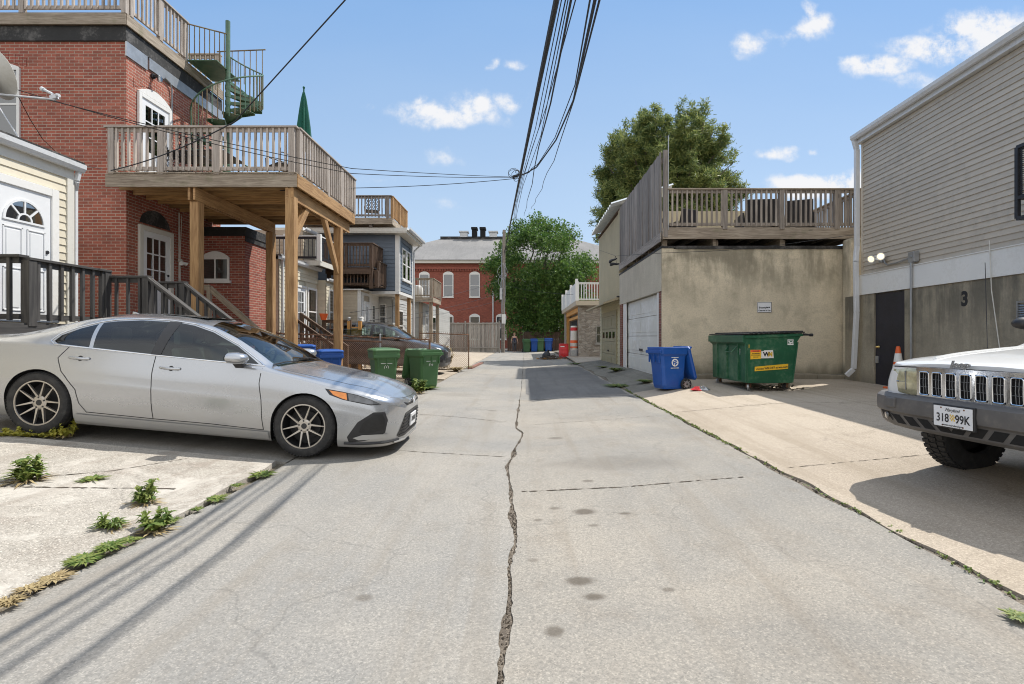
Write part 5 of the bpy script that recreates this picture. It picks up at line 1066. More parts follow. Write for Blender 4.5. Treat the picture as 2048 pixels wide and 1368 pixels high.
def build_taupe_building():
    d = Vector((-.044, -1, 0)).normalized(); t = thing('siding_building', 'tall taupe sided building with a white band over a stained concrete base', 'building', (8.24, 12.5, 0))
    fr = Frame((8.24, 12.5, 0), d)              # u runs towards the camera
    L = 17.0; Z0, Z1, Z2, Z3 = -.2, 2.42, 2.90, 6.12
    def slab(a, b, n0, n1, u0=0, u1=L): mb = MB(); mb.fbox(fr, u0, u1, a, b, n0, n1); return mb
    one('wall', slab(Z0, 6.15, -9, -.06), 'taupe', t)
    mb = MB(); mb.fbox(fr, 1.56, L, Z0, Z1 - .002, -.058, .06); mb.fbox(fr, -.62, .54, Z0, Z1 - .002, -.058, .06); one('base_wall', mb, 'stucco_dk', t)
    one('band', slab(Z1, Z2 - .02, -.058, .09, .02), 'white', t)
    mb = MB(); siding(mb, fr, 0.05, L, Z2, Z3, .107, .017); one('siding', mb, 'taupe', t)
    mb = MB(); mb.fbox(fr, -.02, .05, Z2, Z3, -.055, .02); one('trim', mb, 'taupe', t); one('drip_edge', slab(Z2 - .018, Z2, -.05, .105, .0), 'white', t)
    mb = MB(); mb.fbox(fr, -.1, L, 6.13, 6.26, -.05, .11); mb.fbox(fr, -.1, L, 6.261, 6.31, -9, .16); one('eave', mb, 'alu', t)
    gutter(t, [fr.p(-.12, 6.28, .17), fr.p(L, 6.28, .17)], .06)
    # black steel door with knob and hasp
    mb = MB(); mb.fbox(fr, .55, 1.55, .22, Z1 - .02, -.05, .03); dd = one('door', mb, 'blackdoor', t)
    mb = MB(); mb.lathe([(0, 0), (.03, .0), (.012, .02), (.03, .04), (.02, .06), (0, .062)], 12, Matrix.Translation(fr.p(.66, 1.17, .03)) @ fr.n.to_track_quat('Z', 'Y').to_matrix().to_4x4()); one('handle', mb, 'brass', dd, smooth=True)
    mb = MB(); mb.fbox(fr, .57, .67, .80, .96, .03, .055); mb.fbox(fr, .61, .70, .86, .90, .055, .075); one('hasp', mb, 'galv', dd)
    text(t, '3', fr, 3.14, 1.98, .36, .062, 'txtblack', 'CENTER', bold=.016, wide=.9, name='house_number')
    mb = MB(); u0, u1, v0, v1 = 4.20, 4.72, 1.62, 1.98; mb.fbox(fr, u0, u1, v0, v0 + .03, .06, .09); mb.fbox(fr, u0, u1, v1 - .03, v1, .06, .09); mb.fbox(fr, u0, u0 + .03, v0 + .03, v1 - .03, .06, .09); mb.fbox(fr, u1 - .03, u1, v0 + .03, v1 - .03, .06, .09)
    for k in range(7): z = v0 + .05 + k * .038; mb.quad(fr.p(u0 + .03, z, .085), fr.p(u1 - .03, z, .085), fr.p(u1 - .03, z + .03, .065), fr.p(u0 + .03, z + .03, .065))
    one('vent', mb, 'steel', t)
    mb = MB(); mb.tube([fr.p(1.86, 2.95, .13), fr.p(1.86, .1, .13)], .022, 10); mb.tube([fr.p(1.82, 3.07, .06), fr.p(1.3, 3.03, .05), fr.p(1.0, 3.02, .05), fr.p(.93, 3.07, .06), fr.p(.88, 3.2, .08)], .018, 8); one('conduit', mb, 'steel', t, smooth=True)
    mb = MB(); mb.fbox(fr, 1.77, 1.94, 2.96, 3.17, .02, .13); mb.tube([fr.p(1.86, 3.07, .13), fr.p(1.86, 3.07, .142)], .03, 10); one('junction_box', mb, 'galv', t, bevel=.006)
    mb = MB(); mb.tube([fr.p(3.75, 3.05, .13), fr.p(3.78, 2.2, .12), fr.p(4.0, .6, .09)], .008, 6); one('cable', mb, 'offwhite', t)
    ds = thing('downspout', 'long white downspout at the corner of the taupe sided building', 'downspout', (8.2, 12.5, 3))
    downspout(ds, [fr.p(-.06, 6.22, .16), fr.p(-.06, 6.0, .10), fr.p(-.06, 3.62, .10), fr.p(.10, 3.22, .22), fr.p(.10, 2.0, .20), fr.p(-.02, .62, .20), fr.p(-.08, .45, .34)], .105)
    m, nt, b = mat0('lit_lamp', (.9, .85, .7), .4); b.inputs['Emission Color'].default_value = (1, .82, .5, 1); b.inputs['Emission Strength'].default_value = .7; M['lit'] = m
    fl = thing('floodlight', 'lit white twin floodlight on the taupe siding above the black door', 'lamp', fr.p(.7, 3.2, .1)); mb = MB(); mb.beam(fr.p(.84, 3.14, .03), fr.p(.84, 3.14, .12), .10, .10); one('bracket', mb, 'steel', fl, bevel=.01)
    for uu, dirn in ((.64, Vector((-.85, -.35, -.35))), (.96, Vector((-.9, -.75, -.15)))):
        q = fr.p(uu, 3.22, .16); A = Matrix.Translation(q) @ dirn.normalized().to_track_quat('Z', 'Y').to_matrix().to_4x4()
        mb = MB(); mb.lathe([(.0, -.12), (.035, -.12), (.045, -.06), (.085, .03), (.09, .06), (.075, .055)], 16, A); mb.tube([q, fr.p(.84, 3.15, .1)], .016, 6); h = one('lamp_head', mb, 'white', fl, smooth=True)
        mb = MB(); mb.lathe([(0, .054), (.07, .05)], 16, A); one('bulb', mb, 'lit', h)
    bl = thing('metal_balcony', 'black metal mesh balcony cage on the taupe siding at the picture edge', 'balcony', fr.p(5.5, 4, .3)); mb = MB(); u0, u1, v0, v1, n1 = 4.98, 7.0, 3.15, 4.2, .75
    for a, b_ in (((u0, v0, n1), (u1, v0, n1)), ((u0, v1, n1), (u1, v1, n1)), ((u0, v0, n1), (u0, v1, n1)), ((u0, v0, 0), (u0, v0, n1)), ((u0, v1, .02), (u0, v1, n1)), ((u1, v0, n1), (u1, v1, n1)), ((u0, v0 + .3, n1), (u1, v0 + .3, n1)), ((u0, v0 + .3, 0), (u0, v0 + .3, n1)), ((u1, v0, 0), (u1, v0, n1)), ((u1, v1, 0), (u1, v1, n1)), ((u0, v0, .03), (u0, v1, .03))): mb.beam(fr.p(*a), fr.p(*b_), .05, .05)
    one('frame', mb, 'black', bl); mb = MB()
    for k in range(13): x = k / 12 * n1; mb.beam(fr.p(u0, v0 + .3, x), fr.p(u0, v1, x), .008, .008)
    for k in range(26): z = lerp(v0 + .3, v1, k / 25); mb.beam(fr.p(u0, z, 0), fr.p(u0, z, n1), .008, .008); mb.beam(fr.p(u0, z, n1), fr.p(u1, z, n1), .008, .008)
    for k in range(34): x = lerp(u0, u1, k / 33); mb.beam(fr.p(x, v0 + .3, n1), fr.p(x, v1, n1), .008, .008)
    one('mesh_panel', mb, 'black', bl); mb = MB(); mb.fbox(fr, u0, u1, v0 - .03, v0 + .01, .02, n1); one('floor', mb, 'black', bl)
    c = thing('traffic_cone', 'orange traffic cone with white bands in front of the black door', 'cone', (8.1, 11.0, .28)); x, y = 7.98, 10.95; z = gz(x, y) + .006; T = Matrix.Translation((x, y, z))
    mb = MB(); mb.lathe([(.155, .03), (.04, .88), (.03, .91), (0, .91)], 24, T); mb.box(x - .19, x + .19, y - .19, y + .19, z, z + .032); one('body', mb, 'orange', c, smooth=True)
    for a, b_ in ((.38, .52), (.58, .76)): mb = MB(); r = lambda h: .155 - .115 * (h - .03) / .85 + .003; mb.lathe([(r(a), a), (r(b_), b_)], 24, T); one('reflective_band', mb, 'white', c, smooth=True)
    br = thing('loose_brick', 'loose orange brick lying at the foot of the white downspout', 'brick', (8.2, 12.6, .3)); mb = MB(); mb.beam((8.25, 12.28, .33), (8.45, 12.3, .33), .1, .065); one('brick_body', mb, 'brick_pier', br, bevel=.006)
def tapered(mb, x0, x1, y0, y1, z0, X0, X1, Y0, Y1, z1): return mb.hexa([(x0, y0, z0), (x1, y0, z0), (x1, y1, z0), (x0, y1, z0), (X0, Y0, z1), (X1, Y0, z1), (X1, Y1, z1), (X0, Y1, z1)])
def build_dumpster():
    x, y = 4.62, 10.72; t = thing('dumpster', 'green steel dumpster with black lids in front of the mouldy stucco wall', 'dumpster', (0, 0, 0))
    # local: x to the right, y away from the camera, the short end faces the camera
    m = MB(); Lg = 1.72; prof = [(.03, .16), (.02, .95), (-.04, 1.0), (-.04, 1.17), (1.24, 1.21), (1.12, 1.03), (1.0, .16)]
    n = len(prof); m.add([(a, 0, b) for a, b in prof] + [(a, Lg, b) for a, b in prof], [list(range(n)), list(range(2 * n - 1, n - 1, -1))] + [((i + 1) % n, i, n + i, n + (i + 1) % n) for i in range(n)])
    body = one('body', m, 'dumpster', t, bevel=.012)
    m = MB(); m.beam((.0, -.01, .18), (-.005, -.01, 1.0), .03, .03, (0, 1, 0)); m.beam((1.0, -.012, .17), (1.115, -.012, 1.02), .025, .035, (0, 1, 0)); m.beam((-.02, -.012, 1.12), (1.23, -.012, 1.17), .03, .045); m.beam((-.055, -.02, 1.09), (-.055, Lg + .02, 1.09), .035, .15)
    for k in (.35, .9, 1.4): m.beam((.012, k, .2), (.012, k, .98), .05, .03, (0, 1, 0))
    one('stiffener', m, 'dumpster', body, bevel=.006)
    for k in range(2):
        m = MB(); y0, y1 = (0.0, .85) if k == 0 else (.87, Lg); m.hexa([(-.06, y0 - .03, 1.178), (1.26, y0 - .03, 1.215), (1.26, y1, 1.215), (-.06, y1, 1.178), (-.06, y0 - .03, 1.20), (1.28, y0 - .03, 1.24), (1.28, y1, 1.24), (-.06, y1, 1.20)])
        for q in range(11): a = .08 + q * .108; m.box(a, a + .06, y0 - .045, y1 - .02, 1.19 + a * .03, 1.228 + a * .03)
        one('lid', m, 'rubber', t, bevel=.008)
    m = MB(); m.tube([(1.22, -.04, 1.19), (1.40, -.04, 1.17)], .02, 8); m.tube([(1.40, -.04, 1.17), (1.40, Lg + .04, 1.17)], .014, 8); m.tube([(1.36, -.04, 1.17), (1.42, -.04, 1.17)], .032, 8); m.tube([(1.22, Lg + .04, 1.19), (1.40, Lg + .04, 1.17)], .02, 8); one('lid_bar', m, 'black', t, smooth=True)
    m = MB(); m.tube([(-.03, .35, .92), (-.12, .38, .80), (-.10, .75, .80), (-.03, .78, .92)], .016, 6); one('handle', m, 'dumpster', t, smooth=True)
    for cx, cy, rz in ((.12, .12, .9), (.92, .12, .4), (.12, Lg - .15, .2), (.92, Lg - .15, 1.2)):
        A = Matrix.Translation((cx, cy, .075)) @ Matrix.Rotation(rz, 4, 'Z') @ Matrix.Rotation(R(90), 4, 'X')
        m = MB(); m.lathe([(0, -.022), (.05, -.022), (.075, -.018), (.075, .018), (.05, .022), (0, .022)], 18, A); w = one('caster', m, 'galv' if cx < .5 else 'rubber', t, smooth=True)
        m = MB(); m.beam((cx, cy, .165), (cx, cy, .15), .12, .1); B = Matrix.Translation((cx, cy, 0)) @ Matrix.Rotation(rz, 4, 'Z')
        for s in (-.035, .035): m.beam(B @ Vector((.0, s, .06)), B @ Vector((.03, s, .155)), .04, .006, (0, 1, 0))
        one('fork', m, 'rust', w)
    fr = Frame((0, 0, 0), (1, 0, 0))
    m = MB(); m.prism([fr.p(*q, .003) for q in ((.335, .83), (.33, .68), (.60, .685), (.585, .855), (.40, .85), (.385, .835))], fr.n * .003); one('sticker', m, 'white', body, fix=True)
    text(body, 'W', fr, .375, .725, .125, .008, 'txtblack', wide=1.05, bold=.006); text(body, 'M', fr, .473, .725, .125, .008, 'txtgold', wide=1.05, bold=.006)
    m = MB(); m.prism([fr.p(*q, .003) for q in ((.10, .66), (.325, .672), (.325, .86), (.10, .86))], fr.n * .003); one('sticker', m, 'yellow', body, fix=True)
    m = MB(); rr = random.Random(9); m.fbox(fr, .105, .32, .81, .857, .0062, .0075); one('sticker_band', m, 'orange', body)
    m = MB()
    for zz, a, b_ in ((.825, .15, .28), (.775, .13, .30), (.742, .115, .31), (.70, .16, .27)):
        q = a
        while q < b_: w = rr.uniform(.008, .02); m.fbox(fr, q, q + w, zz, zz + .016, .0078, .009); q += w + .006
    one('fine_print', m, 'txtblack', body)
    m = MB(); m.prism([fr.p(*q, .003) for q in ((.19, .41), (.91, .46), (.915, .565), (.195, .505))], fr.n * .003); one('sticker', m, 'yellow', body, fix=True)
    text(body, 'Access WM 24/7 at wm.com', fr, .225, .438, .058, .008, 'txtblack', rot=.072, bold=.001)
    m = MB(); m.fbox(fr, .90, 1.03, .96, 1.075, .003, .005); one('sticker', m, 'txtwhite', body); m = MB(); m.fbox(fr, .905, 1.025, .985, 1.055, .0052, .0062); one('sticker_panel', m, 'dumpster', body)
    text(body, '2yd', fr, .965, .995, .068, .008, 'txtwhite', 'CENTER', bold=.003); text(body, '1', fr, .045, .90, .10, .005, 'txtgold', bold=.002)
    sd = Frame((.025, 0, 0), (0, -1, 0)); text(body, 'GWN', sd, -.30, .88, .05, .012, 'txtwhite', rot=-math.pi / 2)
    t.location = (x, y, gz(x + .5, y + .5) + .006); t.rotation_euler = (0, 0, R(3)); t.scale = (1, 1, 1)
    # litter by the dumpster
    for px, py, mt, lab in ((1395, 776, 'red', 'crumpled red and white wrapper on the ground left of the dumpster'), (1408, 770, 'galv', 'crumpled pale bottle left of the dumpster behind the red wrapper')):
        q = P(px, py, 11.2); q.z = gz(q.x, q.y) + .03; l = thing('litter', lab, 'litter', q); m = MB(); rr = random.Random(px); r = .11
        ring = [(q.x + r * 1.5 * math.cos(a) * rr.uniform(.6, 1.2), q.y + r * math.sin(a) * rr.uniform(.6, 1.2), q.z - .025 + rr.uniform(0, .02)) for a in [k * .63 for k in range(10)]]; top = [(q.x + .5 * (p[0] - q.x) + rr.uniform(-.03, .03), q.y + .5 * (p[1] - q.y), q.z + rr.uniform(.02, .08)) for p in ring]
        m.add(ring + top, [(k, (k + 1) % 10, 10 + (k + 1) % 10, 10 + k) for k in range(10)] + [tuple(range(10, 20))]); one('wrapper', m, mt, l)
    l = thing('litter', 'dark heap of litter and a block under the middle of the dumpster', 'litter', (5.6, 11.2, .2)); m = MB(); rr = random.Random(77)
    for i in range(40): p = Vector((5.35 + rr.gauss(0, .25), 10.95 + rr.gauss(0, .12), 0)); p.z = gz(p.x, p.y) + rr.uniform(.01, .08); v = Vector((rr.uniform(-1, 1), rr.uniform(-1, 1), rr.uniform(-.3, .4))) * .06; m.beam(p - v, p + v, .04, .012)
    one('scraps', m, 'soil', l); m = MB(); z = gz(5.6, 11.3); m.box(5.6, 5.78, 11.15, 11.35, z, z + .22); one('block', m, 'stucco_dk', l, bevel=.02)
def wheelie(mat, label, group, loc, rz, open_lid=False, tilt=0.0, stamp='circle', scale=1.0):
    """two-wheeled cart: local front faces -y"""
    t = thing('wheelie_bin', label, 'bin', (0, 0, 0), group); m = MB(); H = .93
    fr_ = [(.40, .0), (.43, .05), (.46, .55), (.50, .78), (.56, .82), (.58, H)]      # width by height
    def ring(wd, dp, z, y0=0.0):
        c = .05; a, b = wd / 2, dp / 2
        return [(-a + c, -b + y0, z), (a - c, -b + y0, z), (a, -b + c + y0, z), (a, b - c + y0, z), (a - c, b + y0, z), (-a + c, b + y0, z), (-a, b - c + y0, z), (-a, -b + c + y0, z)]
    secs = [ring(.44, .50, .02, .02), ring(.46, .54, .10, .01), ring(.50, .60, .55), ring(.53, .65, .74, -.01), ring(.60, .70, .79, -.01), ring(.61, .72, H, -.01), ring(.57, .68, H, -.01), ring(.52, .62, .72, -.01), ring(.42, .48, .06, .02)]
    pts = [p for s in secs for p in s]; m.add(pts, [(i * 8 + k, i * 8 + (k + 1) % 8, (i + 1) * 8 + (k + 1) % 8, (i + 1) * 8 + k) for i in range(8) for k in range(8)] + [tuple(range(7, -1, -1)), tuple(64 + k for k in range(8))])
    body = one('body', m, mat, t, bevel=.008)
    m = MB(); m.box(-.30, .30, -.385, -.355, .80, .87)
    for x in (-.2, 0, .2): m.box(x - .012, x + .012, -.365, -.33, .60, .80)
    one('ribs', m, mat, body, bevel=.006)
    m = MB(); m.tube([(-.25, .36, .86), (-.25, .43, .93), (.25, .43, .93), (.25, .36, .86)], .018, 8); one('handle', m, mat, body, smooth=True)
    # domed lid
    m = MB(); ls = [ring(.62, .76, .0), ring(.63, .77, .035), ring(.58, .72, .06), ring(.40, .5, .085), ring(.2, .2, .092)]
    pts = [Vector(p) for s in ls for p in s]; B = Matrix.Translation((0, .36, H + .004)) @ (Matrix.Rotation(R(-255), 4, 'X') if open_lid else Matrix()) @ Matrix.Translation((0, -.36, 0))
    m.add([B @ p for p in pts], [(i * 8 + k, i * 8 + (k + 1) % 8, (i + 1) * 8 + (k + 1) % 8, (i + 1) * 8 + k) for i in range(4) for k in range(8)] + [tuple(range(7, -1, -1)), tuple(32 + k for k in range(8))]); one('lid', m, mat, t, bevel=.006)
    m = MB(); m.tube([(-.30, .27, .11), (.30, .27, .11)], .012, 6); one('axle', m, 'steel', t)
    for s in (-1, 1):
        A = Matrix.Translation((s * .285, .27, .125)) @ Matrix.Rotation(R(90), 4, 'Y')
        m = MB(); m.lathe([(0, -.03), (.07, -.03), (.115, -.034), (.127, -.02), (.127, .02), (.115, .034), (.07, .03), (0, .03)], 22, A); w = one('wheel', m, 'rubber', t, smooth=True)
        m = MB(); m.lathe([(.02, .034 * s), (.07, .033 * s)], 16, A)
        for k in range(8): a = k * math.pi / 4; m.beam(A @ Vector((.02 * math.cos(a), .02 * math.sin(a), .034 * s)), A @ Vector((.1 * math.cos(a), .1 * math.sin(a), .036 * s)), .012, .01)
        one('hub', m, 'galv', w)
    for side in (1, -1):
        sf = Frame((side * .262, 0, 0), (0, side, 0)); q = Matrix.Translation(sf.p(0, .60, .004)) @ sf.n.to_track_quat('Z', 'Y').to_matrix().to_4x4()
        if stamp == 'circle':
            m = MB(); m.lathe([(0, .0), (.085, .0), (.085, .004), (0, .004)], 24, q); one('emblem', m, 'txtwhite', body)
            m = MB()
            for k in range(3): a = k * 2.094 + .5; m.beam(q @ Vector((.055 * math.cos(a), .055 * math.sin(a), .005)), q @ Vector((.055 * math.cos(a + 1.5), .055 * math.sin(a + 1.5), .005)), .024, .003, sf.n); m.beam(q @ Vector((.03 * math.cos(a), .03 * math.sin(a), .005)), q @ Vector((.01 * math.cos(a + 2), .01 * math.sin(a + 2), .005)), .016, .003, sf.n)
            one('emblem_arrows', m, mat, body)
            m = MB(); m.fbox(sf, -.09, .09, .705, .718, .006, .01); m.fbox(sf, -.10, .10, .475, .488, -.006, .003); one('fine_print', m, 'txtwhite', body)
    if stamp == 'city':
        for sf in (Frame((0, -.305, 0), (1, 0, 0)), Frame((.258, 0, 0), (0, 1, 0))):
            m = MB(); m.fbox(sf, -.13, .13, .66, .67, .002, .02); m.fbox(sf, -.006, .006, .56, .645, -.002, .012)
            for s in (-1, 1): m.beam(sf.p(s * .008, .645, .008), sf.p(s * .05, .58, .004), .010, .004, sf.n); m.beam(sf.p(s * .05, .58, .004), sf.p(s * .045, .55, .004), .010, .004, sf.n)
            one('emblem', m, 'txtwhite', body)
    t.scale = (scale,) * 3; t.location = loc; t.rotation_euler = (tilt, 0, rz); return t
def build_bins():
    x, y = 3.28, 11.75; wheelie('bin_blue', 'dark blue wheelie bin with its lid open in front of the white garage door', None, (x, y, gz(x, y) + .01), R(-72), True, scale=1.03)
    G = 'wheelie bins behind the silver car'
    x, y = -2.62, 13.3; wheelie('bin_green', 'green wheelie bin with open lid hanging down beside the alley edge', G, (x, y, gz(x, y)), R(42), True, R(0), 'city', 1.08)
    x, y = -3.40, 12.3; wheelie('bin_green', 'green wheelie bin with closed lid and torn corner above the silver car bonnet', G, (x, y, gz(x, y)), R(28), False, 0, 'city', 1.02)
    x, y = -4.85, 12.7; wheelie('bin_blue', 'bright blue wheelie bin with closed lid left of the closed green bin', G, (x, y, gz(x, y)), R(30), False, scale=.92)
    x, y = -6.05, 14.0; wheelie('bin_blue', 'bright blue wheelie bin farther back between the timber posts', G, (x, y, gz(x, y)), R(20), False, scale=.97)
    x, y = -6.5, 13.4; wheelie('bin_blue', 'bright blue wheelie bin mostly hidden behind the windscreen of the silver car', G, (x, y, gz(x, y)), R(10), False, scale=.97)
    G = 'bins in the shade under the big tree'
    for i, (x, mt, lab) in enumerate(((.15, 'bin_green', 'leftmost green bin in the shade under the big tree'), (.85, 'bin_blue', 'blue bin between the two green bins under the big tree'), (1.45, 'bin_green', 'green bin right of the middle blue bin under the big tree'), (2.2, 'bin_blue', 'rightmost blue bin in the shade under the big tree'))):
        wheelie(mt, lab, G, (x, 47.5, gz(x, 47.5)), R(10 - i * 7), False, 0, '', 1.2)
build_garage(); build_olive_garage(); build_stone_garage(); build_taupe_building(); build_dumpster(); build_bins()
# ---------------------------------------------------------------- cars
def carpaint(name, col, metal=.55, rough=.28, dirt=(.30, .27, .22), amt=.35):
    m, nt, b = mat0(name, col, rough, metal, Coat_Weight=.8, Coat_Roughness=.06)
    tc = nd(nt, 'ShaderNodeTexCoord').outputs['Object']; s = nd(nt, 'ShaderNodeSeparateXYZ', {0: tc})
    n = noise(nt, tc, 7.0, 7.0, .65); n2 = noise(nt, tc, 40.0, 3.0)
    k = mth(nt, 'MULTIPLY', rng(nt, mth(nt, 'MULTIPLY_ADD', n, .3, s.outputs[2]), .68, .30), amt)
    k = mth(nt, 'ADD', k, mth(nt, 'MULTIPLY', rng(nt, n, .5, .8), .015))
    c = mixc(nt, k, col, dirt); nt.links.new(c, b.inputs['Base Color'])
    nt.links.new(mth(nt, 'MULTIPLY_ADD', k, .5, rough), b.inputs['Roughness']); nt.links.new(mth(nt, 'MULTIPLY', mth(nt, 'SUBTRACT', 1.0, k), metal), b.inputs['Metallic'])
    nt.links.new(mth(nt, 'MULTIPLY', mth(nt, 'SUBTRACT', 1.0, k), .8), b.inputs['Coat Weight'])
    return m
M['silver'] = carpaint('silver_car_paint', (.43, .445, .47), .72, .25, (.36, .33, .27), .45)
M['darkcar'] = carpaint('charcoal_car_paint', (.045, .048, .055), .4, .25, (.14, .13, .12), .3)
M['whitecar'] = carpaint('white_car_paint', (.76, .76, .75), .0, .30, (.5, .46, .38), .2)
M['chrome'] = paint('chrome', (.75, .76, .78), .12, .03, 3.0, 1.0)
M['rim'] = paint('machined_rim_face', (.44, .41, .37), .38, .06, 5.0, .75)
M['rimdark'] = paint('black_rim', (.008, .008, .009), .6, .2, 5.0)
M['lampclear'] = paint('headlamp_lens', (.11, .115, .125), .10, .25, 14.0, .3, Coat_Weight=1.0)
M['lampyel'] = paint('yellowed_headlamp', (.50, .46, .29), .15, .25, 16.0, .15, Coat_Weight=1.0)
M['amber'] = paint('amber_lens', (.85, .26, .02), .2, .1, 20.0, Coat_Weight=1.0)
M['redlens'] = paint('red_lens', (.50, .012, .015), .15, .1, 20.0, Coat_Weight=1.0)
M['greyplastic'] = paint('weathered_grey_bumper', (.105, .10, .098), .6, .12, 3.0, dirt=(.22, .2, .17), dirtamt=.35)
M['blackplastic'] = paint('black_trim_plastic', (.022, .022, .024), .5, .15, 6.0)
M['seat'] = paint('grey_seat_cloth', (.2, .2, .19), .85, .1)
M['dash'] = paint('dashboard', (.05, .05, .055), .7, .1)
M['grillmesh'] = paint('dark_grille', (.012, .012, .013), .4, .2, 30)
def pchip(xs, ys, x):
    n = len(xs)
    if x <= xs[0]: return ys[0]
    if x >= xs[-1]: return ys[-1]
    i = max(k for k in range(n - 1) if xs[k] <= x); h = [xs[k + 1] - xs[k] for k in range(n - 1)]; dl = [(ys[k + 1] - ys[k]) / h[k] for k in range(n - 1)]
    def sl(k):
        if k == 0: return dl[0]
        if k == n - 1: return dl[-1]
        if dl[k - 1] * dl[k] <= 0: return 0.0
        w1, w2 = 2 * h[k] + h[k - 1], h[k] + 2 * h[k - 1]; return (w1 + w2) / (w1 / dl[k - 1] + w2 / dl[k])
    t = (x - xs[i]) / h[i]; a, b = sl(i), sl(i + 1)
    return (2 * t ** 3 - 3 * t * t + 1) * ys[i] + (t ** 3 - 2 * t * t + t) * h[i] * a + (-2 * t ** 3 + 3 * t * t) * ys[i + 1] + (t ** 3 - t * t) * h[i] * b
def section(p):
    """half cross-section (y, z) from the keel to the roof's middle, corners rounded"""
    zb, ws, zs, wm, zm, wb, zB, wt, zt, zc, rs, rt = p
    C = [(0, zb), (ws * .94, zb), (ws, zs), (wm, zm), (wb, zB), (wt, zt), (0, zc)]; rad = [0, .03, .05, .045, rs, rt, 0]; segs = [2, 1, 3, 5, 8, 5]; out = []
    V = [Vector(c) for c in C]; ends = []
    for i in range(7):
        if i in (0, 6): ends.append((V[i], V[i])); continue
        a, b = V[i - 1] - V[i], V[i + 1] - V[i]; r = min(rad[i], a.length * .45, b.length * .45); ends.append((V[i] + a.normalized() * r if a.length > 1e-6 else V[i], V[i] + b.normalized() * r if b.length > 1e-6 else V[i]))
    for i in range(6):
        A, B = ends[i][1], ends[i + 1][0]; bow = .0
        nrm = Vector(((B - A).y, -(B - A).x)); nrm = nrm.normalized() if nrm.length > 1e-6 else nrm
        bow = (.0, 0, .008, .012, .018, .0)[i] * min(1, (B - A).length / .3)
        if i == 5: bow = 0
        for k in range(segs[i] + 1):
            t = k / segs[i]; q = A.lerp(B, t) + nrm * bow * 4 * t * (1 - t)
            if i == 5: q.y += (zc - zt) * .45 * math.sin(math.pi * t) * (1 if zc > zt else 0)
            out.append(q)
        if i < 5:
            P0, P1, P2 = ends[i + 1][0], V[i + 1], ends[i + 1][1]
            for k in (1, 2, 3): t = k / 4; out.append(P0 * (1 - t) ** 2 + P1 * 2 * t * (1 - t) + P2 * t * t)
    return out
def cut(bm, poly, ax, cand):
    """cut the outline poly (in the plane across axis ax) into the faces chosen by cand; returns the faces inside"""
    A, B = [(1, 2), (0, 2), (0, 1)][ax]; n = len(poly)
    for i in range(n):
        p, q = poly[i], poly[(i + 1) % n]; co = Vector((0, 0, 0)); co[A], co[B] = p; d = Vector((0, 0, 0)); d[A], d[B] = q[0] - p[0], q[1] - p[1]; e = Vector((0, 0, 0)); e[ax] = 1; no = d.cross(e).normalized()
        lo = [min(p[k], q[k]) - .02 for k in (0, 1)]; hi = [max(p[k], q[k]) + .02 for k in (0, 1)]
        fs = [f for f in bm.faces if cand(f) and min(v.co[A] for v in f.verts) < hi[0] and max(v.co[A] for v in f.verts) > lo[0] and min(v.co[B] for v in f.verts) < hi[1] and max(v.co[B] for v in f.verts) > lo[1]]
        g = set(fs)
        for f in fs: g.update(f.edges); g.update(f.verts)
        bmesh.ops.bisect_plane(bm, geom=list(g), dist=1e-5, plane_co=co, plane_no=no)
    def inside(x, y):
        r = False
        for i in range(n):
            (x0, y0), (x1, y1) = poly[i], poly[(i + 1) % n]
            if (y0 > y) != (y1 > y) and x < (x1 - x0) * (y - y0) / (y1 - y0) + x0: r = not r
        return r
    out = []
    for f in bm.faces:
        if cand(f):
            c = f.calc_center_median()
            if inside(c[A], c[B]): out.append(f)
    return out
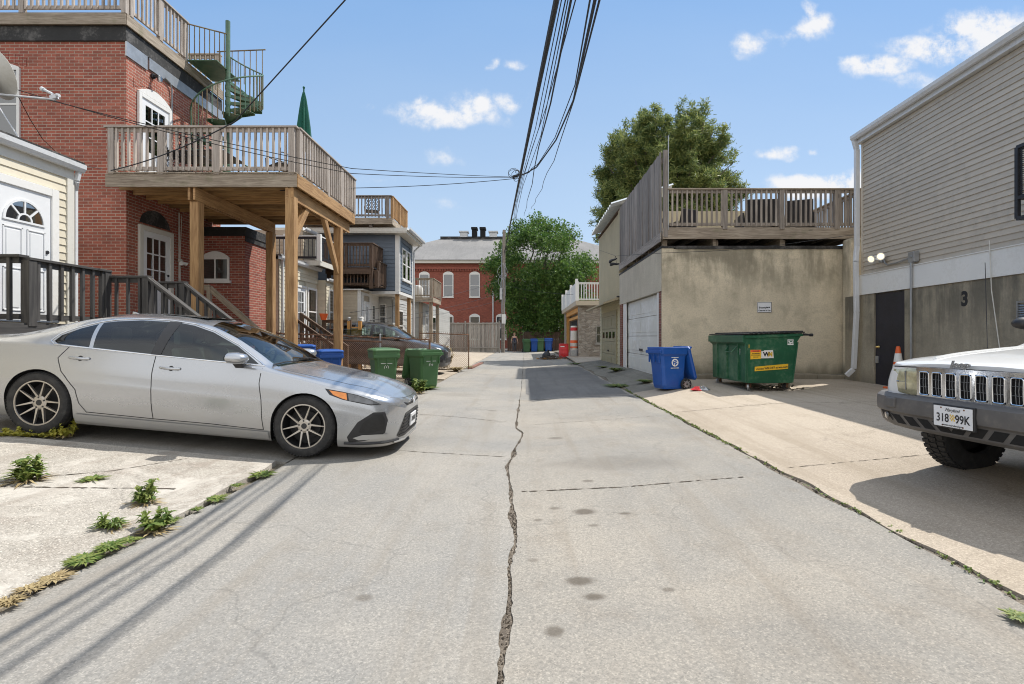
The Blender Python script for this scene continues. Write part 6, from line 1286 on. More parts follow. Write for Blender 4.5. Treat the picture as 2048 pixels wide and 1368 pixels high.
class Car:
    """body lofted from side, plan and section curves; the nose is at x = 0 and the tail at x = -L"""
    def __init__(s, keys, L, root, paint_, rs=.06, rt=.09, nst=None):
        s.root = root; s.L = L; xs = [k[0] for k in keys]; cols = list(zip(*[k[1:] for k in keys])); s.xs = xs; s.cols = cols
        us = set(); u = 0.0
        while u < L: us.add(round(u, 4)); u += .012 if (u < .12 or u > L - .14) else (.03 if (u < .6 or u > L - .5) else .06)
        us.add(L); us = sorted(us); s.us = us
        rings = []
        for u in us:
            p = [pchip(xs, c, u) for c in cols]; k = sst(0, .15, min(u, L - u)) * .8 + .2; rings.append(section(p + [rs * k, rt * k]))
        m = len(rings[0]); mb = MB(); pts = []
        for u, r in zip(us, rings):
            pts += [(-u, q.x, q.y) for q in r] + [(-u, -q.x, q.y) for q in r[-2:0:-1]]
        w = 2 * m - 2; fs = [(i * w + k, (i + 1) * w + k, (i + 1) * w + (k + 1) % w, i * w + (k + 1) % w) for i in range(len(us) - 1) for k in range(w)]
        fs += [tuple(range(w)), tuple((len(us) - 1) * w + k for k in range(w - 1, -1, -1))]
        me = bpy.data.meshes.new('body'); me.from_pydata(pts, [], fs); bm = bmesh.new(); bm.from_mesh(me); bmesh.ops.remove_doubles(bm, verts=bm.verts, dist=1e-4)
        bmesh.ops.recalc_face_normals(bm, faces=bm.faces); bmesh.ops.triangulate(bm, faces=[f for f in bm.faces if len(f.verts) > 6]); s.bm = bm; s.bvh = BVHTree.FromBMesh(bm); s.paint = paint_; s.body = None; s.pieces = []
    def hit(s, ax, a, b, side=1):
        o = Vector((0, 0, 0)); d = Vector((0, 0, 0)); A, B = [(1, 2), (0, 2), (0, 1)][ax]; o[A], o[B] = a, b; o[ax] = 9 * side; d[ax] = -side
        h = s.bvh.ray_cast(o, d); return (h[0], h[1]) if h[0] else (None, None)
    def opening(s, poly, ax, cand, keep=None, smooth=True):
        fs = cut(s.bm, poly, ax, cand)
        for sg in ((1, -1) if ax == 1 else (0,)):
            if keep: s.pieces.append((keep, [[(tuple(v.co), 0) for v in f.verts] for f in fs if sg == 0 or f.calc_center_median().y * sg > 0]))
        bmesh.ops.delete(s.bm, geom=fs, context='FACES')
    def finish(s):
        me = bpy.data.meshes.new('body'); s.bm.to_mesh(me); me.materials.append(M[s.paint]); me.polygons.foreach_set('use_smooth', [True] * len(me.polygons)); me.set_sharp_from_angle(angle=R(32))
        s.body = bpy.data.objects.new('body', me); COL.objects.link(s.body); s.body.parent = s.root
        for (name, mat), fl in s.pieces:
            ix = {}; pts = []; fs = []
            for f in fl:
                r = []
                for c, _ in f:
                    k = tuple(round(q, 5) for q in c)
                    if k not in ix: ix[k] = len(pts); pts.append(c)
                    r.append(ix[k])
                if len(set(r)) > 2: fs.append(r)
            mb = MB(); mb.add(pts, fs); o = mb.build(name, M[mat], None, smooth=True, ang=60); o.parent = s.root
    def decal(s, name, mat, poly, ax, side=1, off=.004, step=.03, parent=None, thick=0.0):
        """a thin part laid on the body: outline drawn in the plane across ax, wrapped onto the surface"""
        A, B = [(1, 2), (0, 2), (0, 1)][ax]; bm = bmesh.new(); vs = []
        for a, b in poly: c = Vector((0, 0, 0)); c[A], c[B] = a, b; vs.append(bm.verts.new(c))
        bm.faces.new(vs); lo = [min(p[k] for p in poly) for k in (0, 1)]; hi = [max(p[k] for p in poly) for k in (0, 1)]
        for k, X in ((0, A), (1, B)):
            t = lo[k] + step
            while t < hi[k]:
                co = Vector((0, 0, 0)); co[X] = t; no = Vector((0, 0, 0)); no[X] = 1; bmesh.ops.bisect_plane(bm, geom=bm.verts[:] + bm.edges[:] + bm.faces[:], dist=1e-6, plane_co=co, plane_no=no); t += step
        bmesh.ops.triangulate(bm, faces=bm.faces)
        for v in bm.verts:
            h, n = s.hit(ax, v.co[A], v.co[B], side)
            if h is None: v.co[ax] = 0 if ax else -.02; continue
            v.co = h + n * off
        mb = MB(); bm.verts.ensure_lookup_table(); mb.add([v.co.copy() for v in bm.verts], [[v.index for v in f.verts] for f in bm.faces]) if not bm.verts.index_update() else None
        bm.free(); o = mb.build(name, M[mat], None, smooth=True, ang=60); o.parent = parent or s.root
        return o
    def strip(s, name, mat, line, ax, side=1, w=.006, off=.002, n=12, parent=None, flat=True):
        A, B = [(1, 2), (0, 2), (0, 1)][ax]; pts = []; ns = []
        for (a0, b0), (a1, b1) in zip(line, line[1:]):
            m = max(1, int(math.hypot(a1 - a0, b1 - b0) / .04))
            for k in range(m + (1 if (a1, b1) == line[-1] else 0)):
                h, nn = s.hit(ax, lerp(a0, a1, k / m), lerp(b0, b1, k / m), side)
                if h is not None: pts.append(h + nn * off); ns.append(nn)
        if len(pts) < 2: return
        mb = MB()
        if flat:
            ring = []
            for i, (p, nn) in enumerate(zip(pts, ns)):
                t = (pts[min(i + 1, len(pts) - 1)] - pts[max(0, i - 1)]).normalized(); x = t.cross(nn).normalized() * w / 2; ring += [p - x, p + x]
            mb.add(ring, [(2 * i, 2 * i + 1, 2 * i + 3, 2 * i + 2) for i in range(len(pts) - 1)])
        else: mb.tube(pts, w / 2, 6)
        o = mb.build(name, M[mat], None, smooth=not flat); o.parent = parent or s.root; return o
    def part(s, name, mb, mat, parent=None, **k): o = mb.build(name, M[mat], None, **k); o.parent = parent or s.root; return o
def circle(cx, cz, r, n=28): return [(cx + r * math.cos(2 * math.pi * k / n), cz + r * math.sin(2 * math.pi * k / n)) for k in range(n)]
def arch_poly(cx, cz, r, zlow): return [(cx + r * math.cos(a), cz + r * math.sin(a)) for a in [math.pi * k / 20 for k in range(21)]] + [(cx - r, zlow), (cx + r, zlow)]
def wheels(c, xs, half, rr, style, rimr, steer=0.0, wd=.225, up=0.0):
    for x in xs:
        for sd in (-1, 1):
            base = Matrix.Translation((x, sd * (half - wd / 2), rr + up)) @ Matrix.Rotation(steer if x == xs[0] else 0, 4, 'Z') @ Matrix.Rotation(R(-90) * sd, 4, 'X'); h = wd / 2   # +z of the wheel points outwards
            mb = MB(); tp = [(rimr - .012, -h * .8), (rimr, -h), (rr * .86, -h * 1.06), (rr * .965, -h * .92), (rr, -h * .72), (rr * .995, -h * .28), (rr * .985, -h * .26), (rr * .985, -h * .22), (rr, -h * .2), (rr, h * .2), (rr * .985, h * .22), (rr * .985, h * .26), (rr * .995, h * .28), (rr, h * .72), (rr * .965, h * .92), (rr * .86, h * 1.06), (rimr + .012, h * 1.0), (rimr - .002, h * .94)]
            mb.lathe(tp, 48, base)
            if style == 'offroad':
                for k in range(44):
                    for row in (-.62, 0, .62):
                        a = 2 * math.pi * (k + (.5 if row == 0 else 0)) / 44; q = base @ Vector((rr * math.cos(a), rr * math.sin(a), row * h)); t = base.to_3x3() @ Vector((-math.sin(a), math.cos(a), 0)); upv = base.to_3x3() @ Vector((math.cos(a), math.sin(a), 0)); mb.beam(q - t * .017, q + t * .017, h * .55, .012, upv)
            else:
                for k in range(60): a = 2 * math.pi * k / 60; q = base @ Vector((rr * .975 * math.cos(a), rr * .975 * math.sin(a), h * .86)); upv = base.to_3x3() @ Vector((math.cos(a), math.sin(a), .6)); t = base.to_3x3() @ Vector((-math.sin(a), math.cos(a), 0)); mb.beam(q - t * .009, q + t * .009, .04, .006, upv)
            w = c.part('wheel', mb, 'rubber', smooth=True)
            mb = MB(); mb.lathe([(rimr, h * .95), (rimr - .012, h * .9), (rimr - .02, h * .55), (rimr - .03, -h * .3), (.06, -h * .35), (.0, -h * .35)], 40, base); c.part('rim', mb, 'rimdark', w, smooth=True)
            mb = MB(); mb.lathe([(rimr + .004, h * .985), (rimr - .009, h * .99), (rimr - .012, h * .92)], 48, base)
            if style == 'split':
                for k in range(10):
                    a = 2 * math.pi * k / 10 + .16; o = .085 * (1 if k % 2 else -1); p0 = Vector((.062 * math.cos(a - o * 1.6), .062 * math.sin(a - o * 1.6), h * .72)); p1 = Vector(((rimr - .006) * math.cos(a + o * .9), (rimr - .006) * math.sin(a + o * .9), h * .93)); d = (p1 - p0).normalized(); xd = d.cross(Vector((0, 0, 1))).normalized()
                    q = [p0 - xd * .011, p1 - xd * .0045, p1 + xd * .0045, p0 + xd * .011]; dn = Vector((0, 0, -.012)); mb.add([base @ v for v in q] + [base @ (v + dn * 2) for v in q], [(0, 3, 2, 1), (0, 1, 5, 4), (1, 2, 6, 5), (2, 3, 7, 6), (3, 0, 4, 7)])
                mb.lathe([(.075, h * .69), (.055, h * .75), (0, h * .76)], 20, base)
            elif style == 'offroad':
                for k in range(5):
                    a = 2 * math.pi * k / 5; p0 = Vector((.03 * math.cos(a), .03 * math.sin(a), h * .5)); p1 = Vector(((rimr - .01) * math.cos(a), (rimr - .01) * math.sin(a), h * .8)); mb.beam(base @ p0, base @ p1, .09, .03, base.to_3x3() @ Vector((0, 0, 1)))
            else:
                for k in range(14): a = 2 * math.pi * k / 14; p0 = Vector((.05 * math.cos(a), .05 * math.sin(a), h * .6)); p1 = Vector(((rimr - .01) * math.cos(a), (rimr - .01) * math.sin(a), h * .85)); mb.beam(base @ p0, base @ p1, .028, .02, base.to_3x3() @ Vector((0, 0, 1)))
                mb.lathe([(.07, h * .55), (.05, h * .68), (0, h * .7)], 18, base)
            c.part('spokes', mb, 'rim', w)
            mb = MB()
            mb.lathe([(.0, h * .78), (.030, h * .775), (.032, h * .74)], 18, base)
            for k in range(5): a = 2 * math.pi * k / 5 + .5; B = base @ Matrix.Translation((.056 * math.cos(a), .056 * math.sin(a), 0)); mb.lathe([(0, h * .76), (.010, h * .755), (.011, h * .5)], 8, B)
            c.part('hub', mb, 'blackplastic', w, smooth=True)
            mb = MB(); mb.lathe([(.05, -.01), (.15, -.01), (.15, .005), (.05, .005)], 28, base @ Matrix.Translation((0, 0, -h * .1))); c.part('brake_disc', mb, 'rimdark', w)
def wells(c, xs, half, rr, R_):
    for x in xs:
        for sd in (-1, 1):
            mb = MB(); B = Matrix.Translation((x, sd * (half - .015), rr)) @ Matrix.Rotation(R(-90) * sd, 4, 'X'); mb.lathe([(R_, 0), (R_, -.28), (.0, -.28)], 24, B, a0=-R(180) if sd > 0 else 0, a1=0 if sd > 0 else R(180)); c.part('wheel_well', mb, 'dark', smooth=True)
def seats(c, front_x, rear_x, w, zf, h):
    def one_(x, y, ww, hh):
        mb = MB(); mb.beam((x - .24, y, zf + .28), (x + .26, y, zf + .30), ww, .15); mb.hexa([(x - .30, y - ww / 2, zf + .30), (x - .16, y - ww / 2, zf + .30), (x - .16, y + ww / 2, zf + .30), (x - .30, y + ww / 2, zf + .30), (x - .48, y - ww * .42, zf + hh), (x - .38, y - ww * .42, zf + hh), (x - .38, y + ww * .42, zf + hh), (x - .48, y + ww * .42, zf + hh)])
        mb.beam((x - .46, y, zf + hh + .04), (x - .47, y, zf + hh + .20), .26, .09, (1, 0, 0)); c.part('seat', mb, 'seat', bevel=.03)
    for y in (-w * .38, w * .38): one_(front_x, y, .5, h)
    one_(rear_x, 0, 1.15, h * .95)
def dashboard(c, x, w, z, left=1):
    mb = MB(); mb.box(x - .28, x + .12, -w, w, z - .22, z - .02); c.part('dashboard', mb, 'dash', bevel=.05)
    mb = MB(); A = Matrix.Translation((x - .40, left * w * .5, z - .03)) @ Matrix.Rotation(R(-65), 4, 'Y'); mb.tube([A @ Vector((.18 * math.cos(k * math.pi / 12), .18 * math.sin(k * math.pi / 12), 0)) for k in range(25)], .014, 6); mb.beam(A @ Vector((0, -.17, 0)), A @ Vector((0, .17, 0)), .04, .02); mb.beam(A @ Vector((0, 0, 0)), A @ Vector((0, 0, -.2)), .06, .06); c.part('steering_wheel', mb, 'dash', smooth=True)
def mirror(c, x, y, z, sd, paint_, cap=.12):
    mb = MB(); prof = [(-.075, .02), (-.07, .07), (-.03, .095), (.03, .092), (.07, .06), (.085, .0)]
    rings = []; n = 12
    for t, r in ((-.10, .35), (-.085, .9), (0, 1.0), (.07, .8), (.105, .3)): rings += [Vector((x + t, y + sd * (.10 + .11 * math.cos(a) * r), z + .065 * math.sin(a) * r + .015 * t)) for a in [2 * math.pi * k / n for k in range(n)]]
    mb.add(rings, [(i * n + k, i * n + (k + 1) % n, (i + 1) * n + (k + 1) % n, (i + 1) * n + k) for i in range(4) for k in range(n)] + [tuple(range(n)), tuple(4 * n + k for k in range(n))]); o = c.part('mirror', mb, paint_, smooth=True, ang=50, fix=True)
    mb = MB(); mb.add([Vector((x - .104, y + sd * (.10 + .085 * math.cos(a)), z + .045 * math.sin(a))) for a in [2 * math.pi * k / n for k in range(n)]], [tuple(range(n))]); c.part('mirror_glass', mb, 'chrome', o)
    mb = MB(); mb.beam((x - .02, y - sd * .02, z - .10), (x - .01, y + sd * .07, z - .045), .10, .05); c.part('mirror_arm', mb, 'blackplastic', o, bevel=.012)
def handle(c, x, z, sd):
    h, n = c.hit(1, x, z, sd)
    if h is None: return
    mb = MB(); y = h.y; s = sd; mb.tube([(x + .105, y, z + .004), (x + .07, y + s * .028, z + .002), (x - .07, y + s * .03, z), (x - .105, y, z)], .0135, 8); o = c.part('door_handle', mb, c.paint, smooth=True)
    c.decal('handle_recess', 'blackplastic', circle(x + .01, z, .028, 12), 1, sd, .002, .02, o)
def seam(c, line, sd): c.strip('door_gap', 'blackplastic', line, 1, sd, .008, .0018)
def build_sedan():
    root = thing('sedan', 'dusty silver sedan parked nose first into the alley at the left', 'car', (0, 0, 0)); L = 4.88
    #      u     zb   ws   zs   wm   zm   wb   zB   wt   zt   zc
    K = [(0.00, .24, .36, .30, .42, .44, .40, .60, .30, .655, .675), (.05, .21, .56, .28, .60, .45, .56, .64, .46, .70, .722), (.16, .19, .74, .27, .775, .48, .72, .70, .60, .755, .785), (.40, .175, .84, .26, .868, .54, .835, .765, .68, .825, .862),
         (.70, .17, .875, .26, .91, .58, .875, .825, .70, .878, .918), (1.05, .17, .87, .26, .912, .60, .885, .885, .715, .925, .965), (1.38, .17, .865, .26, .908, .61, .882, .935, .715, .975, 1.010), (1.62, .17, .865, .26, .908, .61, .876, .962, .695, 1.10, 1.135),
         (2.00, .17, .865, .26, .910, .62, .87, .985, .635, 1.275, 1.315), (2.35, .17, .865, .26, .912, .62, .868, .990, .59, 1.372, 1.415), (2.75, .17, .865, .26, .914, .63, .868, .994, .575, 1.397, 1.445), (3.20, .17, .868, .26, .916, .64, .868, 1.000, .575, 1.378, 1.425),
         (3.60, .175, .872, .27, .92, .65, .868, 1.006, .58, 1.312, 1.355), (3.95, .18, .872, .28, .92, .66, .865, 1.005, .60, 1.20, 1.235), (4.30, .20, .86, .30, .905, .66, .845, .99, .64, 1.085, 1.108), (4.60, .25, .82, .36, .87, .66, .81, .975, .66, 1.032, 1.055), (4.78, .30, .74, .42, .80, .66, .74, .97, .62, 1.01, 1.03), (4.85, .36, .62, .46, .70, .66, .64, .92, .54, .96, .98), (4.88, .44, .52, .50, .58, .66, .54, .86, .46, .90, .92)]
    c = Car(K, L, root, 'silver', .035, .09); side = lambda f: abs(f.normal.y) > .35 and abs(f.calc_center_median().y) > .40
    xs = (-.985, -3.81)
    for x in xs: c.opening(arch_poly(x, .38, .362, .05), 1, lambda f: abs(f.calc_center_median().y) > .50 and f.calc_center_median().z < .85)
    def sp(pts): return [(-u, z) for u, z in pts]
    fw = sp([(1.56, 1.000), (1.86, 1.165), (2.18, 1.292), (2.42, 1.347), (2.58, 1.362), (2.60, 1.003), (2.1, 1.000)]); rw = sp([(2.70, 1.364), (3.00, 1.352), (3.26, 1.315), (3.40, 1.285), (3.32, 1.018), (2.69, 1.006)]); qw = sp([(3.44, 1.268), (3.58, 1.205), (3.72, 1.115), (3.75, 1.05), (3.70, 1.026), (3.36, 1.019)])
    up = lambda f: side(f) and f.calc_center_median().z > .95
    for poly in (fw, rw, qw): c.opening(poly, 1, up, ('side_window', 'autoglass'))
    ws = [(-1.40, -.70), (-1.35, -.4), (-1.33, 0), (-1.35, .4), (-1.40, .70), (-2.26, .535), (-2.31, .28), (-2.325, 0), (-2.31, -.28), (-2.26, -.535)]
    c.opening(ws, 2, lambda f: f.normal.z > .2 and f.calc_center_median().z > .9 and abs(f.calc_center_median().y) < .74 and -2.4 < f.calc_center_median().x < -1.2, ('windscreen', 'autoglass'))
    rwin = [(-3.52, -.50), (-3.49, 0), (-3.52, .50), (-4.22, .58), (-4.27, 0), (-4.22, -.58)]
    c.opening(rwin, 2, lambda f: f.normal.z > .2 and f.calc_center_median().z > 1.0 and abs(f.calc_center_median().y) < .6 and -4.35 < f.calc_center_median().x < -3.4, ('rear_window', 'autodark'))
    c.finish()
    for sd in (-1, 1):
        c.decal('pillar_trim', 'blackplastic', sp([(2.575, 1.366), (2.705, 1.368), (2.70, 1.002), (2.595, 1.000)]), 1, sd, .003, .04)
        c.strip('window_trim', 'chrome', sp([(1.50, .985), (2.1, .992), (2.7, .997), (3.34, 1.008), (3.72, 1.015), (3.785, 1.05), (3.745, 1.13), (3.60, 1.222), (3.42, 1.294), (3.26, 1.332), (3.0, 1.368), (2.7, 1.379), (2.42, 1.363), (2.18, 1.308), (1.86, 1.181), (1.50, .985)]), 1, sd, .011, .004, flat=False)
        seam(c, sp([(1.50, .96), (1.50, .80), (1.46, .62), (1.44, .42), (1.42, .30)]), sd); seam(c, sp([(2.64, .99), (2.64, .8), (2.62, .5), (2.60, .31)]), sd); seam(c, sp([(3.56, 1.0), (3.64, .88), (3.58, .74), (3.42, .56), (3.38, .42), (3.30, .32)]), sd); seam(c, sp([(1.42, .30), (2.0, .315), (2.6, .315), (3.30, .325)]), sd)
        c.strip('bonnet_gap', 'blackplastic', [(-.30, sd * .60), (-.6, sd * .70), (-1.0, sd * .725), (-1.34, sd * .73)], 2, 1, .007, .0015)
        handle(c, -2.46, .875, sd); handle(c, -3.42, .895, sd)
        mirror(c, -1.72, sd * .865, 1.055, sd, 'silver')
        # lamps, bumper corner vents
        c.decal('headlight', 'blackplastic', [(-.205, .672), (-.32, .725), (-.46, .765), (-.62, .79), (-.80, .808), (-.74, .745), (-.60, .705), (-.45, .682), (-.30, .66)], 1, sd, .004, .025)
        hl = c.decal('headlamp_lens', 'lampclear', [(-.23, .678), (-.33, .722), (-.46, .758), (-.555, .775), (-.53, .70), (-.44, .690), (-.31, .670)], 1, sd, .008, .025)
        c.decal('turn_lamp', 'amber', [(-.57, .775), (-.66, .785), (-.75, .792), (-.70, .748), (-.60, .715), (-.55, .705)], 1, sd, .008, .025)
        c.decal('bumper_vent', 'blackplastic', [(-.14, .36), (-.125, .50), (-.16, .59), (-.27, .585), (-.42, .47), (-.52, .30), (-.50, .24), (-.36, .26), (-.22, .30)], 1, sd, .003, .025)
        c.decal('vent_mesh', 'grillmesh', [(-.155, .40), (-.15, .50), (-.18, .565), (-.26, .56), (-.37, .46), (-.40, .36), (-.27, .36)], 1, sd, .007, .02)
        c.decal('bumper_blade', 'silver', [(-.12, .305), (-.115, .345), (-.22, .345), (-.36, .335), (-.46, .295), (-.40, .275), (-.24, .29)], 1, sd, .012, .02)
        c.strip('splitter', 'blackplastic', [(-.04, .255), (-.2, .245), (-.4, .235), (-.55, .232)], 1, sd, .03, .008, flat=False)
        c.decal('sill', 'silver', [(-1.36, .21), (-1.36, .285), (-2.4, .292), (-3.42, .300), (-3.42, .225), (-2.4, .212)], 1, sd, .018, .05)
        c.decal('taillight', 'redlens', [(-4.30, .90), (-4.32, .95), (-4.60, .965), (-4.80, .92), (-4.80, .85), (-4.6, .85)], 1, sd, .005, .03)
    yz = lambda pts: pts
    g = c.decal('upper_grille', 'blackplastic', [(-.42, .672), (-.30, .648), (0, .640), (.30, .648), (.42, .672), (.34, .625), (0, .612), (-.34, .625)], 0, 1, .004, .03)
    c.decal('lower_grille', 'grillmesh', [(-.40, .54), (.40, .54), (.56, .30), (.50, .27), (-.50, .27), (-.56, .30)], 0, 1, .004, .03)
    for k in range(6): z = .30 + k * .04; c.strip('grille_bar', 'blackplastic', [(-.5 + k * .02, z), (0, z), (.5 - k * .02, z)], 0, 1, .012, .010, flat=False)
    c.strip('front_lip', 'silver', [(-.60, .235), (-.3, .232), (0, .23), (.3, .232), (.60, .235)], 0, 1, .03, .012, flat=False)
    h, n = c.hit(0, 0, .655); mb = MB(); A = Matrix.Translation((.012, 0, .665)) @ Matrix.Rotation(R(90), 4, 'Y')
    for rx, ry in ((.065, .045), (.024, .042), (.05, .018)): mb.tube([A @ Vector((-ry * math.sin(k * math.pi / 10), rx * math.cos(k * math.pi / 10), .004)) for k in range(21)], .005, 5)
    c.part('emblem', mb, 'chrome', smooth=True)
    fr = Frame((.03, 0, .40), (0, 1, 0)); mb = MB(); mb.fbox(fr, -.155, .155, -.05, .10, -.02, .0); pl = c.part('licence_plate', mb, 'signwhite', bevel=.004)
    mb = MB()
    for k in range(6): mb.fbox(fr, -.12 + k * .043, -.095 + k * .043, .0, .06, .0005, .002)
    c.part('plate_characters', mb, 'txtblack', pl)
    c.strip('bonnet_edge', 'blackplastic', [(-.62, .735), (-.4, .715), (0, .705), (.4, .715), (.62, .735)], 0, 1, .006, .0015)
    mb = MB(); mb.box(-2.95, -2.42, -.34, .34, 1.440, 1.447); c.part('sunroof', mb, 'autodark')
    mb = MB(); mb.hexa([(-3.55, -.02, 1.36), (-3.38, -.03, 1.38), (-3.38, .03, 1.38), (-3.55, .02, 1.36), (-3.55, -.006, 1.43), (-3.50, -.008, 1.42), (-3.50, .008, 1.42), (-3.55, .006, 1.43)]); c.part('antenna_fin', mb, 'silver', bevel=.006)
    for sd in (-.25, .45):
        pts = [(-1.36 - .02 * k, sd - .05 * k) for k in range(10)]; c.strip('wiper', 'blackplastic', [(-1.37, sd + .0), (-1.42, sd - .25), (-1.44, sd - .5)], 2, 1, .016, .014, flat=False)
    wells(c, xs, .90, .38, .36); wheels(c, xs, .905, .335, 'split', .238, R(-2), up=.045)
    mb = MB(); mb.box(-4.2, -.5, -.72, .72, .19, .26); c.part('floor_pan', mb, 'dark'); seats(c, -2.25, -3.2, .8, .26, .80); dashboard(c, -1.62, .70, .96, 1)
    root.location = (-1.48, 6.47, -.04); root.rotation_euler = (0, R(5.4), R(1.6)); return root
def build_suv():
    root = thing('hatchback_car', 'black five door car parked behind the chain link fence', 'car', (0, 0, 0)); L = 4.45
    K = [(0.00, .26, .36, .34, .42, .50, .40, .66, .30, .72, .74), (.05, .22, .58, .32, .62, .50, .58, .70, .46, .77, .79), (.18, .20, .76, .30, .80, .52, .74, .77, .60, .83, .86), (.45, .19, .83, .30, .87, .58, .83, .85, .66, .91, .945),
         (.85, .19, .85, .30, .895, .62, .865, .93, .69, .985, 1.02), (1.15, .19, .85, .30, .895, .64, .865, .98, .695, 1.04, 1.07), (1.45, .19, .85, .30, .895, .65, .86, 1.01, .67, 1.20, 1.235), (1.9, .19, .85, .30, .897, .66, .855, 1.03, .60, 1.43, 1.475), (2.3, .19, .85, .30, .9, .66, .852, 1.05, .575, 1.525, 1.575),
         (2.9, .19, .85, .30, .9, .68, .85, 1.08, .57, 1.53, 1.585), (3.5, .20, .85, .31, .9, .70, .845, 1.12, .57, 1.49, 1.545), (3.95, .22, .845, .34, .89, .72, .83, 1.16, .58, 1.42, 1.47), (4.25, .28, .80, .42, .84, .72, .79, 1.15, .60, 1.24, 1.28), (4.40, .36, .70, .48, .74, .72, .70, 1.05, .56, 1.10, 1.12), (4.45, .46, .6, .52, .62, .72, .60, .95, .5, 1.0, 1.02)]
    c = Car(K, L, root, 'darkcar'); xs = (-.90, -3.55)
    for x in xs: c.opening(arch_poly(x, .33, .375, .05), 1, lambda f: abs(f.calc_center_median().y) > .50 and f.calc_center_median().z < .9)
    sp = lambda pts: [(-u, z) for u, z in pts]; up = lambda f: abs(f.normal.y) > .3 and abs(f.calc_center_median().y) > .40 and f.calc_center_median().z > .98
    for poly in (sp([(1.38, 1.055), (1.75, 1.30), (2.05, 1.42), (2.30, 1.475), (2.40, 1.48), (2.42, 1.085), (1.9, 1.065)]), sp([(2.50, 1.482), (2.9, 1.475), (3.25, 1.44), (3.42, 1.405), (3.38, 1.14), (2.52, 1.09)]), sp([(3.5, 1.385), (3.75, 1.33), (3.86, 1.23), (3.48, 1.155)])): c.opening(poly, 1, up, ('side_window', 'autoglass'))
    c.opening([(-1.20, -.67), (-1.16, 0), (-1.20, .67), (-2.0, .54), (-2.06, 0), (-2.0, -.54)], 2, lambda f: f.normal.z > .2 and f.calc_center_median().z > .9 and abs(f.calc_center_median().y) < .72 and -2.2 < f.calc_center_median().x < -1.1, ('windscreen', 'autoglass'))
    c.opening([(-3.72, -.5), (-3.7, 0), (-3.72, .5), (-4.26, .56), (-4.3, 0), (-4.26, -.56)], 2, lambda f: f.normal.z > .15 and f.calc_center_median().z > 1.0 and f.calc_center_median().x < -3.6, ('rear_window', 'autodark'))
    c.finish()
    for sd in (-1, 1):
        c.decal('pillar_trim', 'blackplastic', sp([(2.41, 1.485), (2.50, 1.486), (2.51, 1.08), (2.43, 1.078)]), 1, sd, .003, .04)
        c.strip('window_trim', 'galv', sp([(1.34, 1.04), (1.9, 1.05), (2.5, 1.075), (3.4, 1.125), (3.86, 1.165)]), 1, sd, .012, .004, flat=False)
        seam(c, sp([(1.36, 1.0), (1.34, .7), (1.32, .36)]), sd); seam(c, sp([(2.46, 1.06), (2.45, .7), (2.43, .36)]), sd); seam(c, sp([(3.40, 1.1), (3.42, .9), (3.2, .6), (3.1, .36)]), sd); handle(c, -2.25, .97, sd); handle(c, -3.25, 1.02, sd); mirror(c, -1.58, sd * .85, 1.10, sd, 'darkcar')
        c.decal('headlight', 'lampclear', [(-.20, .72), (-.34, .80), (-.55, .865), (-.66, .87), (-.55, .79), (-.36, .73)], 1, sd, .005, .03); c.decal('taillight', 'redlens', [(-4.05, .98), (-4.1, 1.12), (-4.32, 1.10), (-4.38, .98)], 1, sd, .006, .03)
        c.decal('fog_lamp', 'blackplastic', [(-.10, .36), (-.10, .46), (-.24, .48), (-.32, .38)], 1, sd, .004, .03)
    h, n = c.hit(1, -4.02, .93, -1); c.decal('sticker', 'white', circle(-3.98, 1.195, .0001 + .055, 16), 1, -1, .005, .03)
    c.decal('grille', 'grillmesh', [(-.5, .50), (.5, .50), (.55, .34), (-.55, .34)], 0, 1, .004, .03); c.strip('grille_bar', 'chrome', [(-.45, .70), (0, .685), (.45, .70)], 0, 1, .022, .008, flat=False)
    wells(c, xs, .88, .33, .373); wheels(c, xs, .885, .33, 'plain', .225); mb = MB(); mb.box(-3.9, -.5, -.7, .7, .2, .28); c.part('floor_pan', mb, 'dark'); seats(c, -2.1, -3.0, .8, .3, .9); dashboard(c, -1.45, .68, 1.02)
    x = -2.75; root.location = (x, 18.4, .13); root.rotation_euler = (0, R(2.4), R(0)); root.scale = (1.05, 1.03, 1.07); return root
